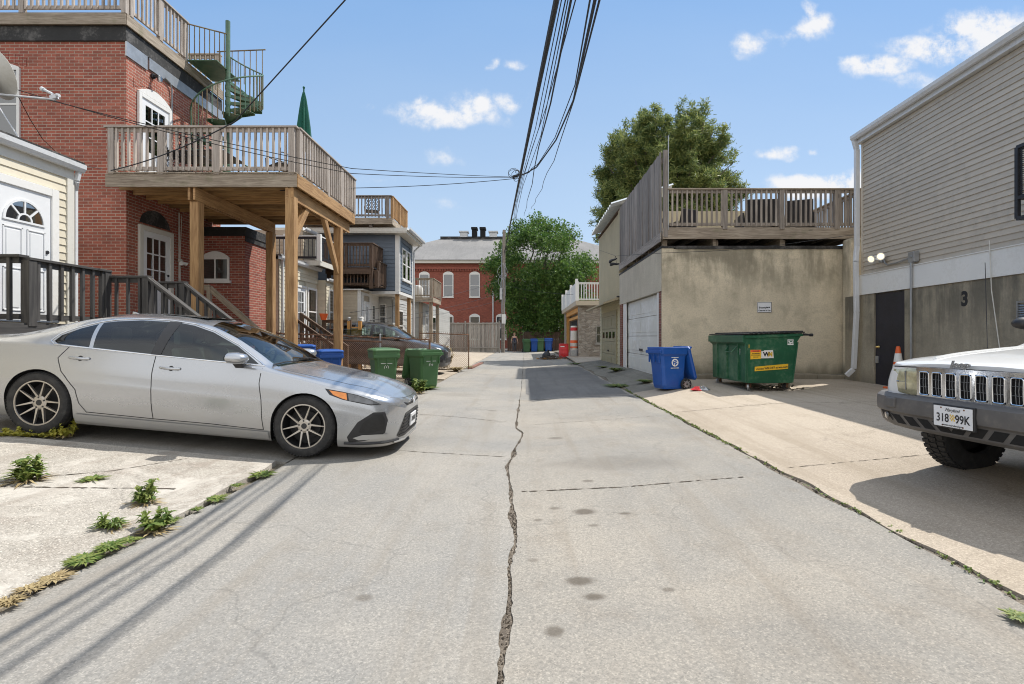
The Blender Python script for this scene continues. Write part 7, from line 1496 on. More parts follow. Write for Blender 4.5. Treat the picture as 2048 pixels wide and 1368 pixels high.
def build_jeep():
    root = thing('offroad_car', 'white off road car with a chrome slatted grille at the right edge', 'car', (0, 0, 0)); L = 4.60
    K = [(0.00, .54, .60, .58, .68, .66, .68, .80, .60, .985, 1.010), (.03, .53, .72, .58, .78, .66, .775, .82, .70, 1.000, 1.025), (.10, .52, .80, .56, .84, .66, .835, .86, .74, 1.012, 1.040), (.30, .52, .84, .56, .885, .64, .87, .90, .765, 1.035, 1.068), (.80, .50, .85, .55, .90, .68, .885, .945, .775, 1.065, 1.105), (1.30, .38, .85, .46, .905, .70, .89, .99, .785, 1.095, 1.135), (1.55, .34, .85, .46, .905, .70, .89, 1.01, .78, 1.15, 1.18),
         (1.95, .34, .85, .46, .905, .71, .885, 1.04, .70, 1.50, 1.535), (2.35, .34, .85, .46, .905, .72, .88, 1.055, .655, 1.68, 1.72), (3.0, .34, .85, .46, .905, .72, .88, 1.065, .65, 1.70, 1.76), (3.8, .36, .85, .47, .905, .72, .88, 1.075, .65, 1.69, 1.75), (4.25, .38, .84, .48, .895, .72, .87, 1.08, .66, 1.62, 1.68), (4.5, .42, .80, .5, .84, .72, .82, 1.06, .68, 1.15, 1.2), (4.60, .46, .74, .52, .78, .72, .76, .98, .66, 1.04, 1.06)]
    c = Car(K, L, root, 'whitecar', .05, .05); xs = (-.86, -3.55)
    for x in xs: c.opening(arch_poly(x, .37, .44, .05), 1, lambda f: abs(f.calc_center_median().y) > .5 and f.calc_center_median().z < .98)
    sp = lambda pts: [(-u, z) for u, z in pts]; up = lambda f: abs(f.normal.y) > .3 and abs(f.calc_center_median().y) > .45 and f.calc_center_median().z > 1.02
    for poly in (sp([(1.72, 1.09), (2.05, 1.44), (2.25, 1.58), (2.45, 1.62), (2.62, 1.625), (2.62, 1.10)]), sp([(2.72, 1.63), (3.45, 1.62), (3.5, 1.12), (2.72, 1.105)]), sp([(3.62, 1.61), (4.15, 1.57), (4.22, 1.14), (3.6, 1.13)])): c.opening(poly, 1, up, ('side_window', 'autodark'))
    c.opening([(-1.60, -.74), (-1.56, 0), (-1.60, .74), (-2.22, .62), (-2.26, 0), (-2.22, -.62)], 2, lambda f: f.normal.z > .2 and f.calc_center_median().z > 1.0 and abs(f.calc_center_median().y) < .78 and -2.4 < f.calc_center_median().x < -1.4, ('windscreen', 'autoglass'))
    c.finish()
    # chrome grille: a real frame with seven openings
    X = .042; hw = .43; zt, zb = .980, .725; fr = Frame((0, 0, 0), (0, 1, 0)); top = lambda y: .0; slots = [(-.355 + i * .1183, .045) for i in range(7)]
    xx = lambda y: X - .018 * (y / hw) ** 2
    def bar(mb, y0, y1, z0, z1, d0=-.05, d1=0.0):
        n = max(1, int(abs(y1 - y0) / .03)); 
        for k in range(n):
            a, b = lerp(y0, y1, k / n), lerp(y0, y1, (k + 1) / n); mb.hexa([(xx(a) + d0, a, z0), (xx(a) + d1, a, z0), (xx(b) + d1, b, z0), (xx(b) + d0, b, z0), (xx(a) + d0, a, z1), (xx(a) + d1, a, z1), (xx(b) + d1, b, z1), (xx(b) + d0, b, z1)])
    mb = MB(); bar(mb, -hw, hw, zt - .032, zt, -.06, .012); bar(mb, -hw, hw, zb, zb + .030, -.05, .012)
    edges = [-hw] + [v for y, w in slots for v in (y - w, y + w)] + [hw]
    for k in range(0, len(edges), 2): bar(mb, edges[k], edges[k + 1], zb + .03, zt - .032, -.05, .010)
    g = c.part('grille', mb, 'chrome')
    for y, w in slots:
        mb = MB(); r = .016; a, b, z0, z1 = y - w + .004, y + w - .004, zb + .034, zt - .036; pts = []
        for cy, cz, s0 in ((b - r, z1 - r, 0), (a + r, z1 - r, 90), (a + r, z0 + r, 180), (b - r, z0 + r, 270)): pts += [(xx(y) + .012, cy + r * math.cos(R(s0 + q)), cz + r * math.sin(R(s0 + q))) for q in (0, 30, 60, 90)]
        mb.tube(pts + [pts[0]], .005, 6); sl_ = c.part('slot_rim', mb, 'chrome', g, smooth=True)
        mb = MB(); mb.box(xx(y) - .02, xx(y) - .014, y - w, y + w, zb + .02, zt - .02); c.part('slot_back', mb, 'dark', g)
        mb = MB()
        for k in range(1, 4): q = lerp(y - w, y + w, k / 4); mb.tube([(xx(y) - .010, q, zb + .03), (xx(y) - .003, q, (zb + zt) / 2), (xx(y) - .010, q, zt - .035)], .0026, 5)
        for k in range(1, 3): z = lerp(zb + .03, zt - .03, k / 3); mb.tube([(xx(y) - .010, y - w, z), (xx(y) - .010, y + w, z)], .002, 4)
        c.part('slot_bars', mb, 'galv', g)
    for sd in (-1, 1):      # yellowed square headlamps wrapping the corner
        mb = MB(); pts = [(.012, .435), (.008, .52), (-.005, .62), (-.03, .70), (-.08, .765), (-.16, .81), (-.26, .835)]; n = len(pts); zz = [.742, .757, .85, .945, .962]; dd = [0, .012, .016, .010, -.004]
        mb.add([(x + d * (1 if k < 4 else .6), sd * (y + d * (0 if k < 3 else .8)), z) for z, d in zip(zz, dd) for k, (x, y) in enumerate(pts)], [(i * n + k, i * n + k + 1, (i + 1) * n + k + 1, (i + 1) * n + k) for i in range(4) for k in range(n - 1)]); hl = c.part('headlight', mb, 'lampyel', smooth=True, fix=True)
        mb = MB(); mb.tube([(.016, sd * .44, .85), (.012, sd * .54, .85), (.0, sd * .64, .845), (-.03, sd * .72, .84)], .010, 6); mb.tube([(.018, sd * .55, .78), (.020, sd * .55, .94)], .007, 6); c.part('lamp_rib', mb, 'lampclear', hl, smooth=True)
    # grey bumper: swept section with step, air slots and fog lamp
    prof = [(-.10, .738), (.05, .738), (.085, .718), (.092, .65), (.085, .60), (.055, .58), (.03, .485), (-.01, .455), (-.10, .46)]; path = [(-.62, -.925), (-.30, -.92), (-.12, -.89), (-.02, -.80), (.03, -.66), (.055, -.45), (.065, -.2), (.068, 0), (.065, .2), (.055, .45), (.03, .66), (-.02, .80), (-.12, .89), (-.30, .92), (-.62, .925)]
    mb = MB(); rings = []; n = len(prof)
    for i, (x, y) in enumerate(path):
        a = Vector(path[max(0, i - 1)]); b = Vector(path[min(len(path) - 1, i + 1)]); t = (b - a).normalized(); nn = Vector((t.y, -t.x))
        e = sst(.60, .75, abs(y)); rings += [(x + nn.x * (d * (1 - .25 * e)), y + nn.y * d * (1 - .25 * e), z + (.02 * e if z < .5 else 0)) for d, z in prof]
    mb.add(rings, [(i * n + k, (i + 1) * n + k, (i + 1) * n + (k + 1) % n, i * n + (k + 1) % n) for i in range(len(path) - 1) for k in range(n)]); bp = c.part('bumper', mb, 'greyplastic', smooth=True, ang=35, fix=True)
    bvh = BVHTree.FromPolygons([Vector(r) for r in rings], [(i * n + k, (i + 1) * n + k, (i + 1) * n + (k + 1) % n, i * n + (k + 1) % n) for i in range(len(path) - 1) for k in range(n)])
    def on(y, z, off=.003):
        h = bvh.ray_cast(Vector((2, y, z)), Vector((-1, 0, 0))); return h[0] + Vector((off, 0, 0)) if h[0] else Vector((-.05, y, z))
    for k in range(9):
        y = -.56 + k * .14; s = .03 if y < 0 else -.03; mb = MB(); a = [on(y - .05 + s, .497), on(y + .05 + s, .497), on(y + .05 - s, .570), on(y - .05 - s, .570)]; mb.quad(*a); c.part('air_slot', mb, 'dark', bp)
    for sd in (-1, 1):
        mb = MB(); mb.quad(*[on(sd * y, z) for y, z in ((.63, .51), (.77, .53), (.78, .59), (.66, .59))]); f = c.part('fog_recess', mb, 'dark', bp); mb = MB(); q = on(sd * .70, .555, .004); mb.lathe([(0, .012), (.035, .008), (.04, 0)], 16, Matrix.Translation(q) @ Vector((1, sd * .5, 0)).to_track_quat('Z', 'Y').to_matrix().to_4x4()); c.part('fog_lamp', mb, 'lampclear', f, smooth=True)
        mb = MB(); y0 = sd * .60; mb.hexa([on(y0 - .06, .63, -.03), on(y0 - .06, .63, .018), on(y0 + .06, .63, .018), on(y0 + .06, .63, -.03), on(y0 - .06, .715, -.03), on(y0 - .06, .715, .018), on(y0 + .06, .715, .018), on(y0 + .06, .715, -.03)]); c.part('bumper_guard', mb, 'greyplastic', bp, bevel=.012, fix=True)
    # plate, tilted with its lettering
    pf = Frame((.175, .0, 0), (0, 1, 0)); mb = MB(); mb.fbox(pf, -.165, .165, .545, .72, -.03, -.004); c.part('plate_bracket', mb, 'blackplastic', bp, bevel=.006)
    mb = MB(); mb.fbox(pf, -.152, .152, .555, .708, -.003, .0); pl = c.part('licence_plate', mb, 'signwhite', bp, bevel=.001)
    def tx(s_, u, v, size, **k): o = text(None, s_, pf, u, v, size, .002, 'txtblack', 'CENTER', ext=.0005, **k); o.parent = pl
    tx('318', -.078, .592, .088, wide=.78, bold=.001); tx('99K', .078, .592, .088, wide=.78, bold=.001); tx('Maryland', 0, .672, .034, slant=.35, wide=.9); tx('www.maryland.gov', 0, .563, .021, slant=.2)
    mb = MB()
    for i in range(4):
        for j in range(4):
            if (i + j) % 2: mb.fbox(pf, -.020 + i * .010, -.010 + i * .010, .603 + j * .012, .615 + j * .012, .001, .002)
    c.part('plate_crest', mb, 'txtgold', pl); mb = MB()
    for u, v in ((-.08, .566), (.08, .566), (-.09, .695), (.09, .695)): mb.lathe([(0, .003), (.006, .002), (.007, 0)], 10, Matrix.Translation(pf.p(u, v, .0)) @ Matrix.Rotation(R(90), 4, 'Y'))
    c.part('plate_screws', mb, 'rust', pl)
    bf = Frame((.030, 0, 0), (0, 1, 0)); o = text(None, 'Jeep', bf, -.05, .992, .075, .016, 'steel', 'CENTER', .3, 'badge', 1.2, .006, 0, .002); o.parent = root
    for sd in (-1, 1):
        mirror(c, -1.90, sd * .92, 1.33, sd, 'blackplastic'); handle(c, -2.5, .98, sd); handle(c, -3.4, 1.0, sd)
        c.strip('side_cladding', 'greyplastic', [(-1.32, .56), (-2.2, .57), (-3.1, .57)], 1, sd, .10, .008); seam(c, sp([(1.55, 1.05), (1.5, .8), (1.46, .46)]), sd); seam(c, sp([(2.66, 1.08), (2.66, .8), (2.64, .48)]), sd)
        c.strip('bonnet_crease', 'whitecar', [(-.12, sd * .40), (-.6, sd * .44), (-1.4, sd * .5)], 2, 1, .03, .004, flat=False); c.strip('bonnet_gap', 'blackplastic', [(-.08, sd * .70), (-.5, sd * .745), (-1.5, sd * .775)], 2, 1, .008, .002)
        c.decal('taillight', 'redlens', [(-4.42, .92), (-4.42, 1.12), (-4.56, 1.1), (-4.56, .92)], 1, sd, .006, .03)
    c.strip('bonnet_edge', 'blackplastic', [(-.70, .970), (-.4, .976), (0, .978), (.4, .976), (.70, .970)], 0, 1, .010, .003)
    mb = MB(); mb.tube([(-1.15, -.80, 1.10), (-1.15, -.81, 1.9)], .003, 5); c.part('aerial', mb, 'black')
    wells(c, xs, .90, .37, .438); wheels(c, xs, .90, .37, 'offroad', .215, R(0), .235); mb = MB(); mb.box(-4.3, -1.45, -.70, .70, .42, .48); mb.beam((-.86, -.7, .37), (-.86, .7, .37), .09, .09); c.part('chassis', mb, 'dark'); seats(c, -2.4, -3.4, .9, .45, .95); dashboard(c, -1.75, .72, 1.05)
    root.location = (3.35, 3.83, .175); root.rotation_euler = (0, R(1.0), R(190)); root.scale = (.98, .95, 1); return root
build_sedan(); build_suv(); build_jeep()
# ---------------------------------------------------------------- trees, pole, wires, chain link, person
def build_trees():
    rr = random.Random(21)
    def limb(mb, a, b, r0, r1, n=5, wob=.12):
        a, b = Vector(a), Vector(b); L = (b - a).length; pts = [a.lerp(b, k / n) + (Vector((rr.uniform(-1, 1), rr.uniform(-1, 1), rr.uniform(-.5, .5))) * wob * L * .3 if 0 < k < n else Vector()) for k in range(n + 1)]
        mb.tube(pts, r0, 8, True, r1); return pts
    def leaf(mb, p, s, up):
        d = Vector((rr.gauss(0, 1), rr.gauss(0, 1), rr.gauss(0, .6) + up)).normalized(); x = d.orthogonal().normalized(); a = rr.uniform(0, 6.28); x = Matrix.Rotation(a, 3, d) @ x; y = d.cross(x)
        mb.add([p - x * s, p + y * s * .55 - d * s * .15, p + x * s, p - y * s * .55 - d * s * .15], [(0, 1, 2, 3)])
    # broad maple at the end of the alley
    t = thing('maple_tree', 'broad dark green leafy tree shading the far end of the alley', 'tree', (1.8, 53, 0)); mb = MB(); base = Vector((1.8, 53.5, -.1))
    limb(mb, base, (1.6, 53.3, 3.2), .45, .34); cl = []
    ends = [(-2.6, 52, 9.0), (0.2, 51, 11.3), (2.2, 52.5, 12.3), (4.4, 52, 11.6), (6.2, 53, 9.0), (-1.5, 50, 6.0), (3.6, 49.5, 6.5), (6.0, 50.5, 5.0), (1.0, 49, 8.0), (-2.8, 53, 6.5), (4.8, 54, 8.0)]
    for e in ends:
        pts = limb(mb, (1.6, 53.3, 3.0), e, .18, .04, 6, .2); q = pts[3]
        for k in range(3): limb(mb, q, Vector(e) + Vector((rr.uniform(-1.6, 1.6), rr.uniform(-1.5, 1.5), rr.uniform(-1, 1.4))), .06, .015, 4, .2)
    one('trunk', mb, 'bark', t, smooth=True)
    mb = MB()
    for e in ends: cl.append((Vector(e), 1.5))
    for i in range(130):
        a = rr.uniform(0, 6.283); h = rr.uniform(-1, 1); q = math.sqrt(1 - h * h); rad = rr.uniform(.72, 1.0)
        p = Vector((1.55 + 5.3 * q * math.cos(a) * rad, 52.2 + 4.0 * q * math.sin(a) * rad, 7.9 + 5.5 * h * rad))
        if p.z < 1.4: continue
        if p.z < 4 and rr.random() < .3: continue
        cl.append((p, rr.uniform(.7, 1.25)))
    for i in range(62): cl.append((Vector((rr.uniform(-1.6, 6.4), rr.uniform(48.7, 51), rr.uniform(1.5, 4.8))), rr.uniform(.6, 1.0)))
    for c, r in cl:
        for k in range(int(250 * r * r)):
            d = Vector((rr.gauss(0, 1), rr.gauss(0, 1), rr.gauss(0, .75))); d = d.normalized() * r * rr.random() ** .45
            leaf(mb, c + d, rr.uniform(.09, .17), .9)
    one('crown', mb, 'leaf', t)
    # leaning pine behind the garages
    t = thing('pine_tree', 'tall spreading pine tree behind the garage deck', 'tree', (7.6, 32, 0)); mb = MB(); pts = limb(mb, (7.2, 32, -.1), (8.5, 32, 9.2), .38, .24, 5, .05)
    tips = []
    for i in range(104):
        a = i * 2.4 + rr.uniform(-.3, .3); h = (i + rr.random()) / 104; start = Vector((7.3, 32, 3.0)).lerp(Vector((8.5, 32, 9.2)), rr.uniform(.45, 1))
        rad = 4.6 * math.sqrt(max(.02, 1 - (abs(h - .36) / .68) ** 2.2)) * rr.uniform(.55 if i % 3 == 0 else .8, 1.0); lean = .2 * h
        e = Vector((8.75 + rad * math.cos(a) + lean * .5, 32 + rad * .75 * math.sin(a), 8.2 + 6.9 * h))
        bp = limb(mb, start, e, .09, .022, 5, .14); tips.append(bp)
    limb(mb, (8.5, 32, 9.1), (8.9, 32, 14.4), .2, .04, 5, .05)
    for e in ((4.9, 31.5, 8.0), (5.2, 31.2, 8.9), (5.0, 31.5, 7.2)): tips.append(limb(mb, (7.3, 32, 5.2), e, .08, .02, 5, .12))
    one('trunk', mb, 'bark', t, smooth=True); mb = MB()
    def tuft(c, r, n):
        for k in range(n):
            d = Vector((rr.gauss(0, 1), rr.gauss(0, 1), rr.gauss(0, .7) + .55)).normalized(); q = c + Vector((rr.gauss(0, .3), rr.gauss(0, .3), rr.gauss(0, .25))) * r; s = d.orthogonal().normalized(); s = (Matrix.Rotation(rr.uniform(0, 6.3), 3, d) @ s) * .026; L = rr.uniform(.14, .26)
            mb.add([q - s, q + s, q + d * L + s * .4, q + d * L - s * .4], [(0, 1, 2, 3)])
    for bp in tips:
        for k in range(17):
            f = rr.uniform(1.8, 5); i = min(4, int(f)); s0 = bp[i].lerp(bp[i + 1], f - i); out = (bp[5] - bp[1]).normalized()
            d = (out * .8 + Vector((rr.gauss(0, .6), rr.gauss(0, .6), rr.gauss(.35, .35)))).normalized() * rr.uniform(.35, 1.0)
            for q in (.35, .7, 1.0):
                for j in range(2): tuft(s0 + d * q + Vector((rr.gauss(0, .09), rr.gauss(0, .09), rr.gauss(.05, .07))), .42, 24)
    one('crown', mb, 'pine', t)
    # back hedge and dark boundary at the alley's end
    b = thing('board_fence', 'dark board fence under the big tree behind the bins', 'fence', (2, 49.5, 0)); mb = MB(); x = -1.6
    while x < 8: mb.beam((x, 49.3, 0), (x, 49.3, 1.9), .18, .03, (0, 1, 0)); x += .19
    one('boards', mb, 'brown_wood', b)
    bu = thing('dry_bush', 'brown dried bush behind the chain link gate', 'bush', (-3.6, 20.5, 0)); mb = MB()
    for i in range(260): a = rr.uniform(0, 6.28); sprig(mb, -3.55 + .55 * math.cos(a) * rr.random(), 20.6 + .4 * math.sin(a) * rr.random(), gz(-3.5, 20.6) + rr.uniform(0, .35), .35, .75, 3, .022)
    one('twigs', mb, 'dry', bu)
def catenary(a, b, sag, n=14):
    a, b = Vector(a), Vector(b); return [a.lerp(b, k / n) - Vector((0, 0, sag * 4 * (k / n) * (1 - k / n))) for k in range(n + 1)]
def build_pole_wires():
    t = thing('utility_pole', 'grey wooden utility pole with cables beside the board fence', 'utility pole', (-1.88, 44, 0)); mb = MB(); mb.tube([(-1.9, 44, -.2), (-1.86, 44, 5), (-1.8, 44, 10.6)], .17, 14, True, .12); one('shaft', mb, 'pole', t, smooth=True)
    mb = MB(); rr = random.Random(11)
    for i in range(7):
        a = rr.uniform(0, 6.28); z0, z1 = rr.uniform(2, 5), rr.uniform(7, 9.4); mb.tube([(-1.86 + .18 * math.cos(a + k * .2), 44 + .18 * math.sin(a + k * .2), lerp(z0, z1, k / 6)) for k in range(7)], .018, 5)
    for i in range(6):
        a, z = rr.uniform(-.5, .5), rr.uniform(5.0, 7.4); mb.tube([(-1.86 + a * math.sin(k / 8 * 3.14), 43.75, z + k * .18) for k in range(9)], .014, 5)
    one('cable_loops', mb, 'galv', t, smooth=True)
    mb = MB(); mb.box(-1.98, -1.66, 43.78, 43.81, 2.55, 3.35); one('notice', mb, 'white', t)
    mb = MB(); mb.beam((-2.05, 43.85, 4.6), (-2.05, 43.85, 5.6), .22, .2); one('splice_box', mb, 'galv', t, bevel=.02)
    G = 'overhead cables along the alley'
    def line(label, top_px, zt, far, r, waver=0, group=G, extra=None, name='overhead_cable'):
        k = (top_px - CX) / F; Zt = (zt - EYE) * F / CY; top = Vector((k * Zt, Zt, zt)); far = Vector(far); d = (far - top)
        back = Vector((top.x + .30, -9, top.z - .12)); pts = [back, back.lerp(top, .5) + Vector((.0, 0, -.02)), top]
        for q in (extra or []): pts.append(Vector(q))
        n = 10; s = pts[-1]; pts += [s.lerp(far, j / n) + Vector((waver * math.sin(j * 1.9) * .1, 0, -waver * .3 * math.sin(math.pi * j / n))) for j in range(1, n + 1)]
        w = thing(name, label, 'cable', top, group); mb = MB(); mb.tube(pts, r, 6); return one('strand', mb, 'wire', w, smooth=True)
    jx = P(1032, 352, 16.0)
    line('thickest overhead cable at the left of the bundle', 1113, 4.85, (-1.78, 43.9, 8.6), .032)
    line('thin overhead wire directly right of the thickest cable', 1123, 4.75, (-1.8, 43.9, 8.2), .006, .4)
    line('second thin wire right of the thickest cable', 1131, 4.8, (-1.75, 43.9, 8.4), .007, .6)
    line('third thin wire right of the thickest cable', 1136, 4.7, (-1.75, 43.9, 7.6), .006, .8)
    line('dark overhead wire in the middle of the bundle running into the leafy tree', 1142, 4.7, P(1048, 432, 40), .013, .3)
    line('thin wire at the right of the left bundle running into the leafy tree', 1151, 4.75, P(1022, 440, 42), .007, .3)
    line('slim wire left in the right hand bundle bending to the cable splice', 1180, 4.6, jx + Vector((.02, .2, .03)), .010, .2, extra=[P(1150, 170, 9.2), P(1110, 275, 12.0), P(1078, 325, 14.2)])
    line('thick wire in the right hand bundle bending to the cable splice', 1190, 4.7, jx, .018, .2, extra=[P(1147, 200, 9.6), P(1112, 280, 12.2), P(1075, 332, 14.4)])
    line('rightmost overhead wire running into the leafy tree', 1199, 4.7, P(1062, 418, 40), .012, .5, extra=[P(1148, 200, 10.5), P(1118, 290, 15)])
    s = thing('cable_splice', 'tangled cable splice where the service wires leave the overhead bundle', 'cable splice', jx, None); mb = MB(); rr = random.Random(5)
    for i in range(6):
        o = jx + Vector((rr.uniform(-.12, .12), rr.uniform(-.1, .1), rr.uniform(-.1, .1))); r = rr.uniform(.06, .18); mb.tube([o + Vector((r * math.cos(k * .7), rr.uniform(-.03, .03), r * .8 * math.sin(k * .7))) for k in range(10)], .008, 5)
    mb.tube([jx + Vector((-.1, 0, -.02)), jx + Vector((.12, 0, .04))], .04, 8); one('loops', mb, 'wire', s, smooth=True)
    G2 = 'service wires to the west houses'
    def drop(label, pts, r, g=G2):
        w = thing('service_wire', label, 'wire', pts[0], g); mb = MB(); mb.tube(pts, r, 5); one('strand', mb, 'wire', w, smooth=True)
    a = P(1028, 354, 16); 
    drop('upper of two thin wires crossing in front of the raised deck railing to the dish', catenary(a, P(704, 337, 11), .02, 6) + catenary(P(704, 337, 11), P(60, 190, 8.9), .06)[1:], .008)
    drop('lower of two thin wires crossing in front of the raised deck railing', catenary(a + Vector((0, 0, -.02)), P(704, 347, 11), .03, 6) + catenary(P(704, 347, 11), P(30, 178, 9.0), .10)[1:], .008)
    drop('wire sagging from the splice to the corner post of the raised deck', catenary(a + Vector((0, 0, -.05)), P(708, 376, 14.3), .05) + [P(560, 381, 10.9)], .010)
    drop('thick black cable crossing the sky down to the brick wall behind the raised deck rail', catenary(P(745, -60, 7.0), P(470, 243, 9.4), .0, 6) + catenary(P(470, 243, 9.4), P(222, 341, 10.70), .10, 10)[1:], .011)
    drop('pale thin cable from the dish along the cream gutter to the deck', [P(35, 190, 8.4), P(60, 238, 8.9), P(85, 278, 9.4), P(120, 312, 10), P(160, 330, 10.6), P(205, 338, 10.9)], .006)
    for i, (px, py, qx, qy, Z, lab) in enumerate(((1000, 560, 700, 625, 30, 'highest thin wire from the utility pole to the low houses'), (1000, 585, 690, 648, 30, 'middle thin wire from the utility pole to the low houses'), (1000, 600, 600, 664, 28, 'lowest thin wire from the utility pole to the low houses'))):
        drop(lab, catenary(P(px, py, 43.8), P(qx, qy, 17.8 if i < 2 else 15.4), .25), .009, 'wires from the pole to the low houses')
    drop('thin wire from the utility pole to the white railed terrace', catenary(P(1010, 570, 43.8), P(1180, 590, 31.3), .2), .009, None)
def build_chainlink():
    def panel(parent, a, b, h, cell=.062):
        a, b = Vector(a), Vector(b); d = (b - a); L = d.length; d.normalize(); za, zb = gz(a.x, a.y), gz(b.x, b.y); mb = MB(); at = lambda u, v: Vector((a.x + d.x * u, a.y + d.y * u, lerp(za, zb, u / L) + v)); s = cell * 1.0; n = int((L + h) / s)
        for k in range(n):
            u = k * s
            for sg in (0, 1):
                u0, u1 = max(0, u - h), min(L, u)
                if u1 <= u0: continue
                v0, v1 = u - u0, u - u1
                A, B = (at(u0, v0), at(u1, v1)) if sg == 0 else (at(L - u0, v0), at(L - u1, v1)); mb.tube([A, B], .0036, 3, False)
        return one('wire_mesh', mb, 'rust', parent)
    f = thing('chain_link_fence', 'rusty chain link fence with a bent top behind the bins', 'fence', (-5, 14.6, 0)); h = 1.18; a, b = (-7.6, 14.9), (-2.72, 14.6); panel(f, a, b, h)
    mb = MB(); rr = random.Random(3); za, zb = gz(*a), gz(*b); pts = [Vector((lerp(a[0], b[0], k / 40), lerp(a[1], b[1], k / 40), lerp(za, zb, k / 40) + h + .07 + .012 * math.sin(k * 2.3))) for k in range(41)]; mb.tube(pts, .022, 6)
    for p in pts: mb.tube([p + Vector((-.03, 0, -.04)), p + Vector((.03, 0, .05))], .008, 4)
    one('top_wire', mb, 'rust', f); mb = MB(); mb.tube([(a[0], a[1] - .05, za + h - .06), (-4.1, 14.65, lerp(za, zb, .72) + h - .05)], .022, 8); one('top_rail', mb, 'rust', f, smooth=True)
    for x, y in ((-7.6, 14.88), (-4.15, 14.68), b): mb = MB(); z = gz(x, y); mb.tube([(x, y, z - .05), (x, y, z + h + (.14 if x != b[0] else .06))], .028, 10); mb.lathe([(.034, 0), (.03, .03), (0, .045)], 10, Matrix.Translation((x, y, z + h + (.14 if x != b[0] else .06)))); one('post', mb, 'galv' if x == -4.15 else 'rust', f, smooth=True)
    g = thing('chain_link_gate', 'rusty pipe framed chain link gate beyond the black car', 'gate', (-3.2, 21.3, 0)); a, b = (-4.4, 21.4), (-2.32, 21.1); panel(g, a, b, 1.35, .08); mb = MB(); za, zb = gz(*a), gz(*b)
    mb.tube([(a[0], a[1], za + .08), (a[0], a[1], za + 1.42), (b[0], b[1], zb + 1.42), (b[0], b[1], zb + .0)], .026, 8)
    for k in range(24): q = k / 23; p = Vector((lerp(a[0], b[0], q), lerp(a[1], b[1], q), lerp(za, zb, q) + 1.42)); mb.tube([p, p + Vector((.02, 0, .09))], .006, 4)
    one('pipe_frame', mb, 'rust', g, smooth=True); beam_part(g, 'brick_edge', (-2.3, 21.4, .1), (-2.2, 26, .09), .2, .06, 'brick_pier')
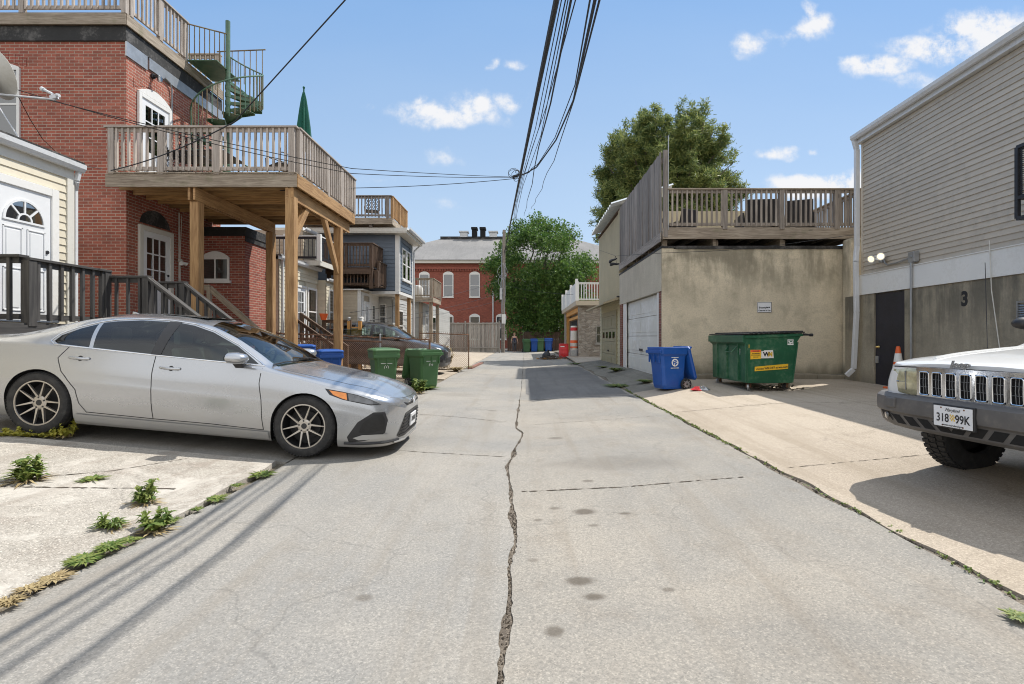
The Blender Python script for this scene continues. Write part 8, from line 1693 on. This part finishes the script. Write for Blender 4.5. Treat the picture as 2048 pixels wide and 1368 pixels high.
def build_person():
    x, y = -.95, 46.0; z = gz(x, y); t = thing('person', 'woman walking in a dark tank top and grey trousers past the utility pole', 'person', (x, y, z))
    J = {'pel': (0, 0, .93), 'sp': (0, .0, 1.12), 'ch': (0, .01, 1.30), 'nk': (0, .0, 1.46), 'hd0': (0, -.01, 1.53), 'hd': (0, -.02, 1.62), 'hd2': (0, -.01, 1.70),
         'sl': (-.17, .01, 1.41), 'el': (-.25, .05, 1.15), 'wl': (-.29, -.06, .93), 'hl': (-.295, -.08, .86), 'sr': (.17, .01, 1.41), 'er': (.25, .06, 1.15), 'wr': (.31, .0, .92), 'hr': (.32, -.02, .85),
         'pl': (-.09, 0, .90), 'kl': (-.10, -.12, .50), 'al': (-.09, .0, .09), 'tl': (-.09, -.16, .035), 'pr': (.09, 0, .90), 'kr': (.09, .02, .49), 'ar': (.08, .20, .10), 'tr': (.08, .08, .03)}
    rad = {'pel': .15, 'sp': .125, 'ch': .14, 'nk': .055, 'hd0': .07, 'hd': .095, 'hd2': .075, 'sl': .055, 'el': .038, 'wl': .026, 'hl': .034, 'sr': .055, 'er': .038, 'wr': .026, 'hr': .034, 'pl': .10, 'kl': .062, 'al': .042, 'tl': .035, 'pr': .10, 'kr': .062, 'ar': .042, 'tr': .035}
    E = [('pel', 'sp'), ('sp', 'ch'), ('ch', 'nk'), ('nk', 'hd0'), ('hd0', 'hd'), ('hd', 'hd2'), ('ch', 'sl'), ('sl', 'el'), ('el', 'wl'), ('wl', 'hl'), ('ch', 'sr'), ('sr', 'er'), ('er', 'wr'), ('wr', 'hr'), ('pel', 'pl'), ('pl', 'kl'), ('kl', 'al'), ('al', 'tl'), ('pel', 'pr'), ('pr', 'kr'), ('kr', 'ar'), ('ar', 'tr')]
    for s, h in ((-1, 'hl'), (1, 'hr')):
        b = Vector(J[h])
        for i in range(5):
            off = Vector((.0, -.03 + i * .016, -.05)) if i else Vector((-s * .02, -.04, -.02)); k1, k2 = f'{h}f{i}', f'{h}g{i}'
            J[k1] = tuple(b + off); J[k2] = tuple(b + off + (Vector((-s * .012, -.004, -.045 + abs(i - 2) * .006)) if i else Vector((-s * .01, -.02, -.03)))); rad[k1] = rad[k2] = .009; E += [(h, k1), (k1, k2)]
    def skin(name, keys, edges, grow, mat, parent):
        me = bpy.data.meshes.new(name); ix = {k: i for i, k in enumerate(keys)}; me.from_pydata([Vector(J[k]) + Vector((x, y, z)) for k in keys], [(ix[a], ix[b]) for a, b in edges], []); o = bpy.data.objects.new(name, me); COL.objects.link(o)
        md = o.modifiers.new('skin', 'SKIN'); md.use_smooth_shade = True; me.materials.append(M[mat]); lay = me.skin_vertices[0].data if me.skin_vertices else None
        if lay is None:
            bm = bmesh.new(); bm.from_mesh(me); bm.verts.layers.skin.verify(); bm.to_mesh(me); bm.free(); lay = me.skin_vertices[0].data
        for k, i in ix.items(): lay[i].radius = (rad[k] + grow,) * 2; lay[i].use_root = (i == 0)
        o.modifiers.new('sub', 'SUBSURF').levels = 1; o.modifiers['sub'].render_levels = 1; attach(o, parent); return o
    skin('body', list(J), E, 0, 'skin', t)
    skin('tank_top', ['sp', 'pel', 'ch'], [('sp', 'pel'), ('sp', 'ch')], .035, 'navy', t)
    skin('trousers', ['pel', 'pl', 'kl', 'al', 'pr', 'kr', 'ar'], [('pel', 'pl'), ('pl', 'kl'), ('kl', 'al'), ('pel', 'pr'), ('pr', 'kr'), ('kr', 'ar')], .016, 'trouser', t)
    mb = MB(); mb.lathe([(0, .11), (.07, .09), (.105, .03), (.108, -.03), (.09, -.09)], 14, Matrix.Translation((x, y + .02, z + 1.645)), a0=R(-20), a1=R(200)); mb.lathe([(0, .115), (.06, .1), (.1, .05)], 14, Matrix.Translation((x, y, z + 1.65))); one('hair', mb, 'hair', t, smooth=True)
    mb = MB(); mb.lathe([(0, -.012), (.012, 0), (0, .012)], 6, Matrix.Translation((x - .033, y - .105, z + 1.63))); mb.lathe([(0, -.012), (.012, 0), (0, .012)], 6, Matrix.Translation((x + .033, y - .105, z + 1.63))); mb.beam((x - .022, y - .105, z + 1.575), (x + .022, y - .105, z + 1.575), .01, .01); one('eyes', mb, 'dark', t)
    mb = MB(); mb.add([Vector((x, y - .145, z + 1.597)), Vector((x - .016, y - .11, z + 1.592)), Vector((x + .016, y - .11, z + 1.592)), Vector((x, y - .11, z + 1.64))], [(0, 1, 3), (0, 3, 2), (0, 2, 1)]); one('nose', mb, 'skin', t)
M['navy'] = paint('navy_cloth', (.02, .025, .06), .8, .1); M['trouser'] = paint('grey_cloth', (.07, .07, .08), .85, .1); M['hair'] = paint('blond_hair', (.42, .28, .14), .6, .15)
build_trees(); build_pole_wires(); build_chainlink(); build_person()
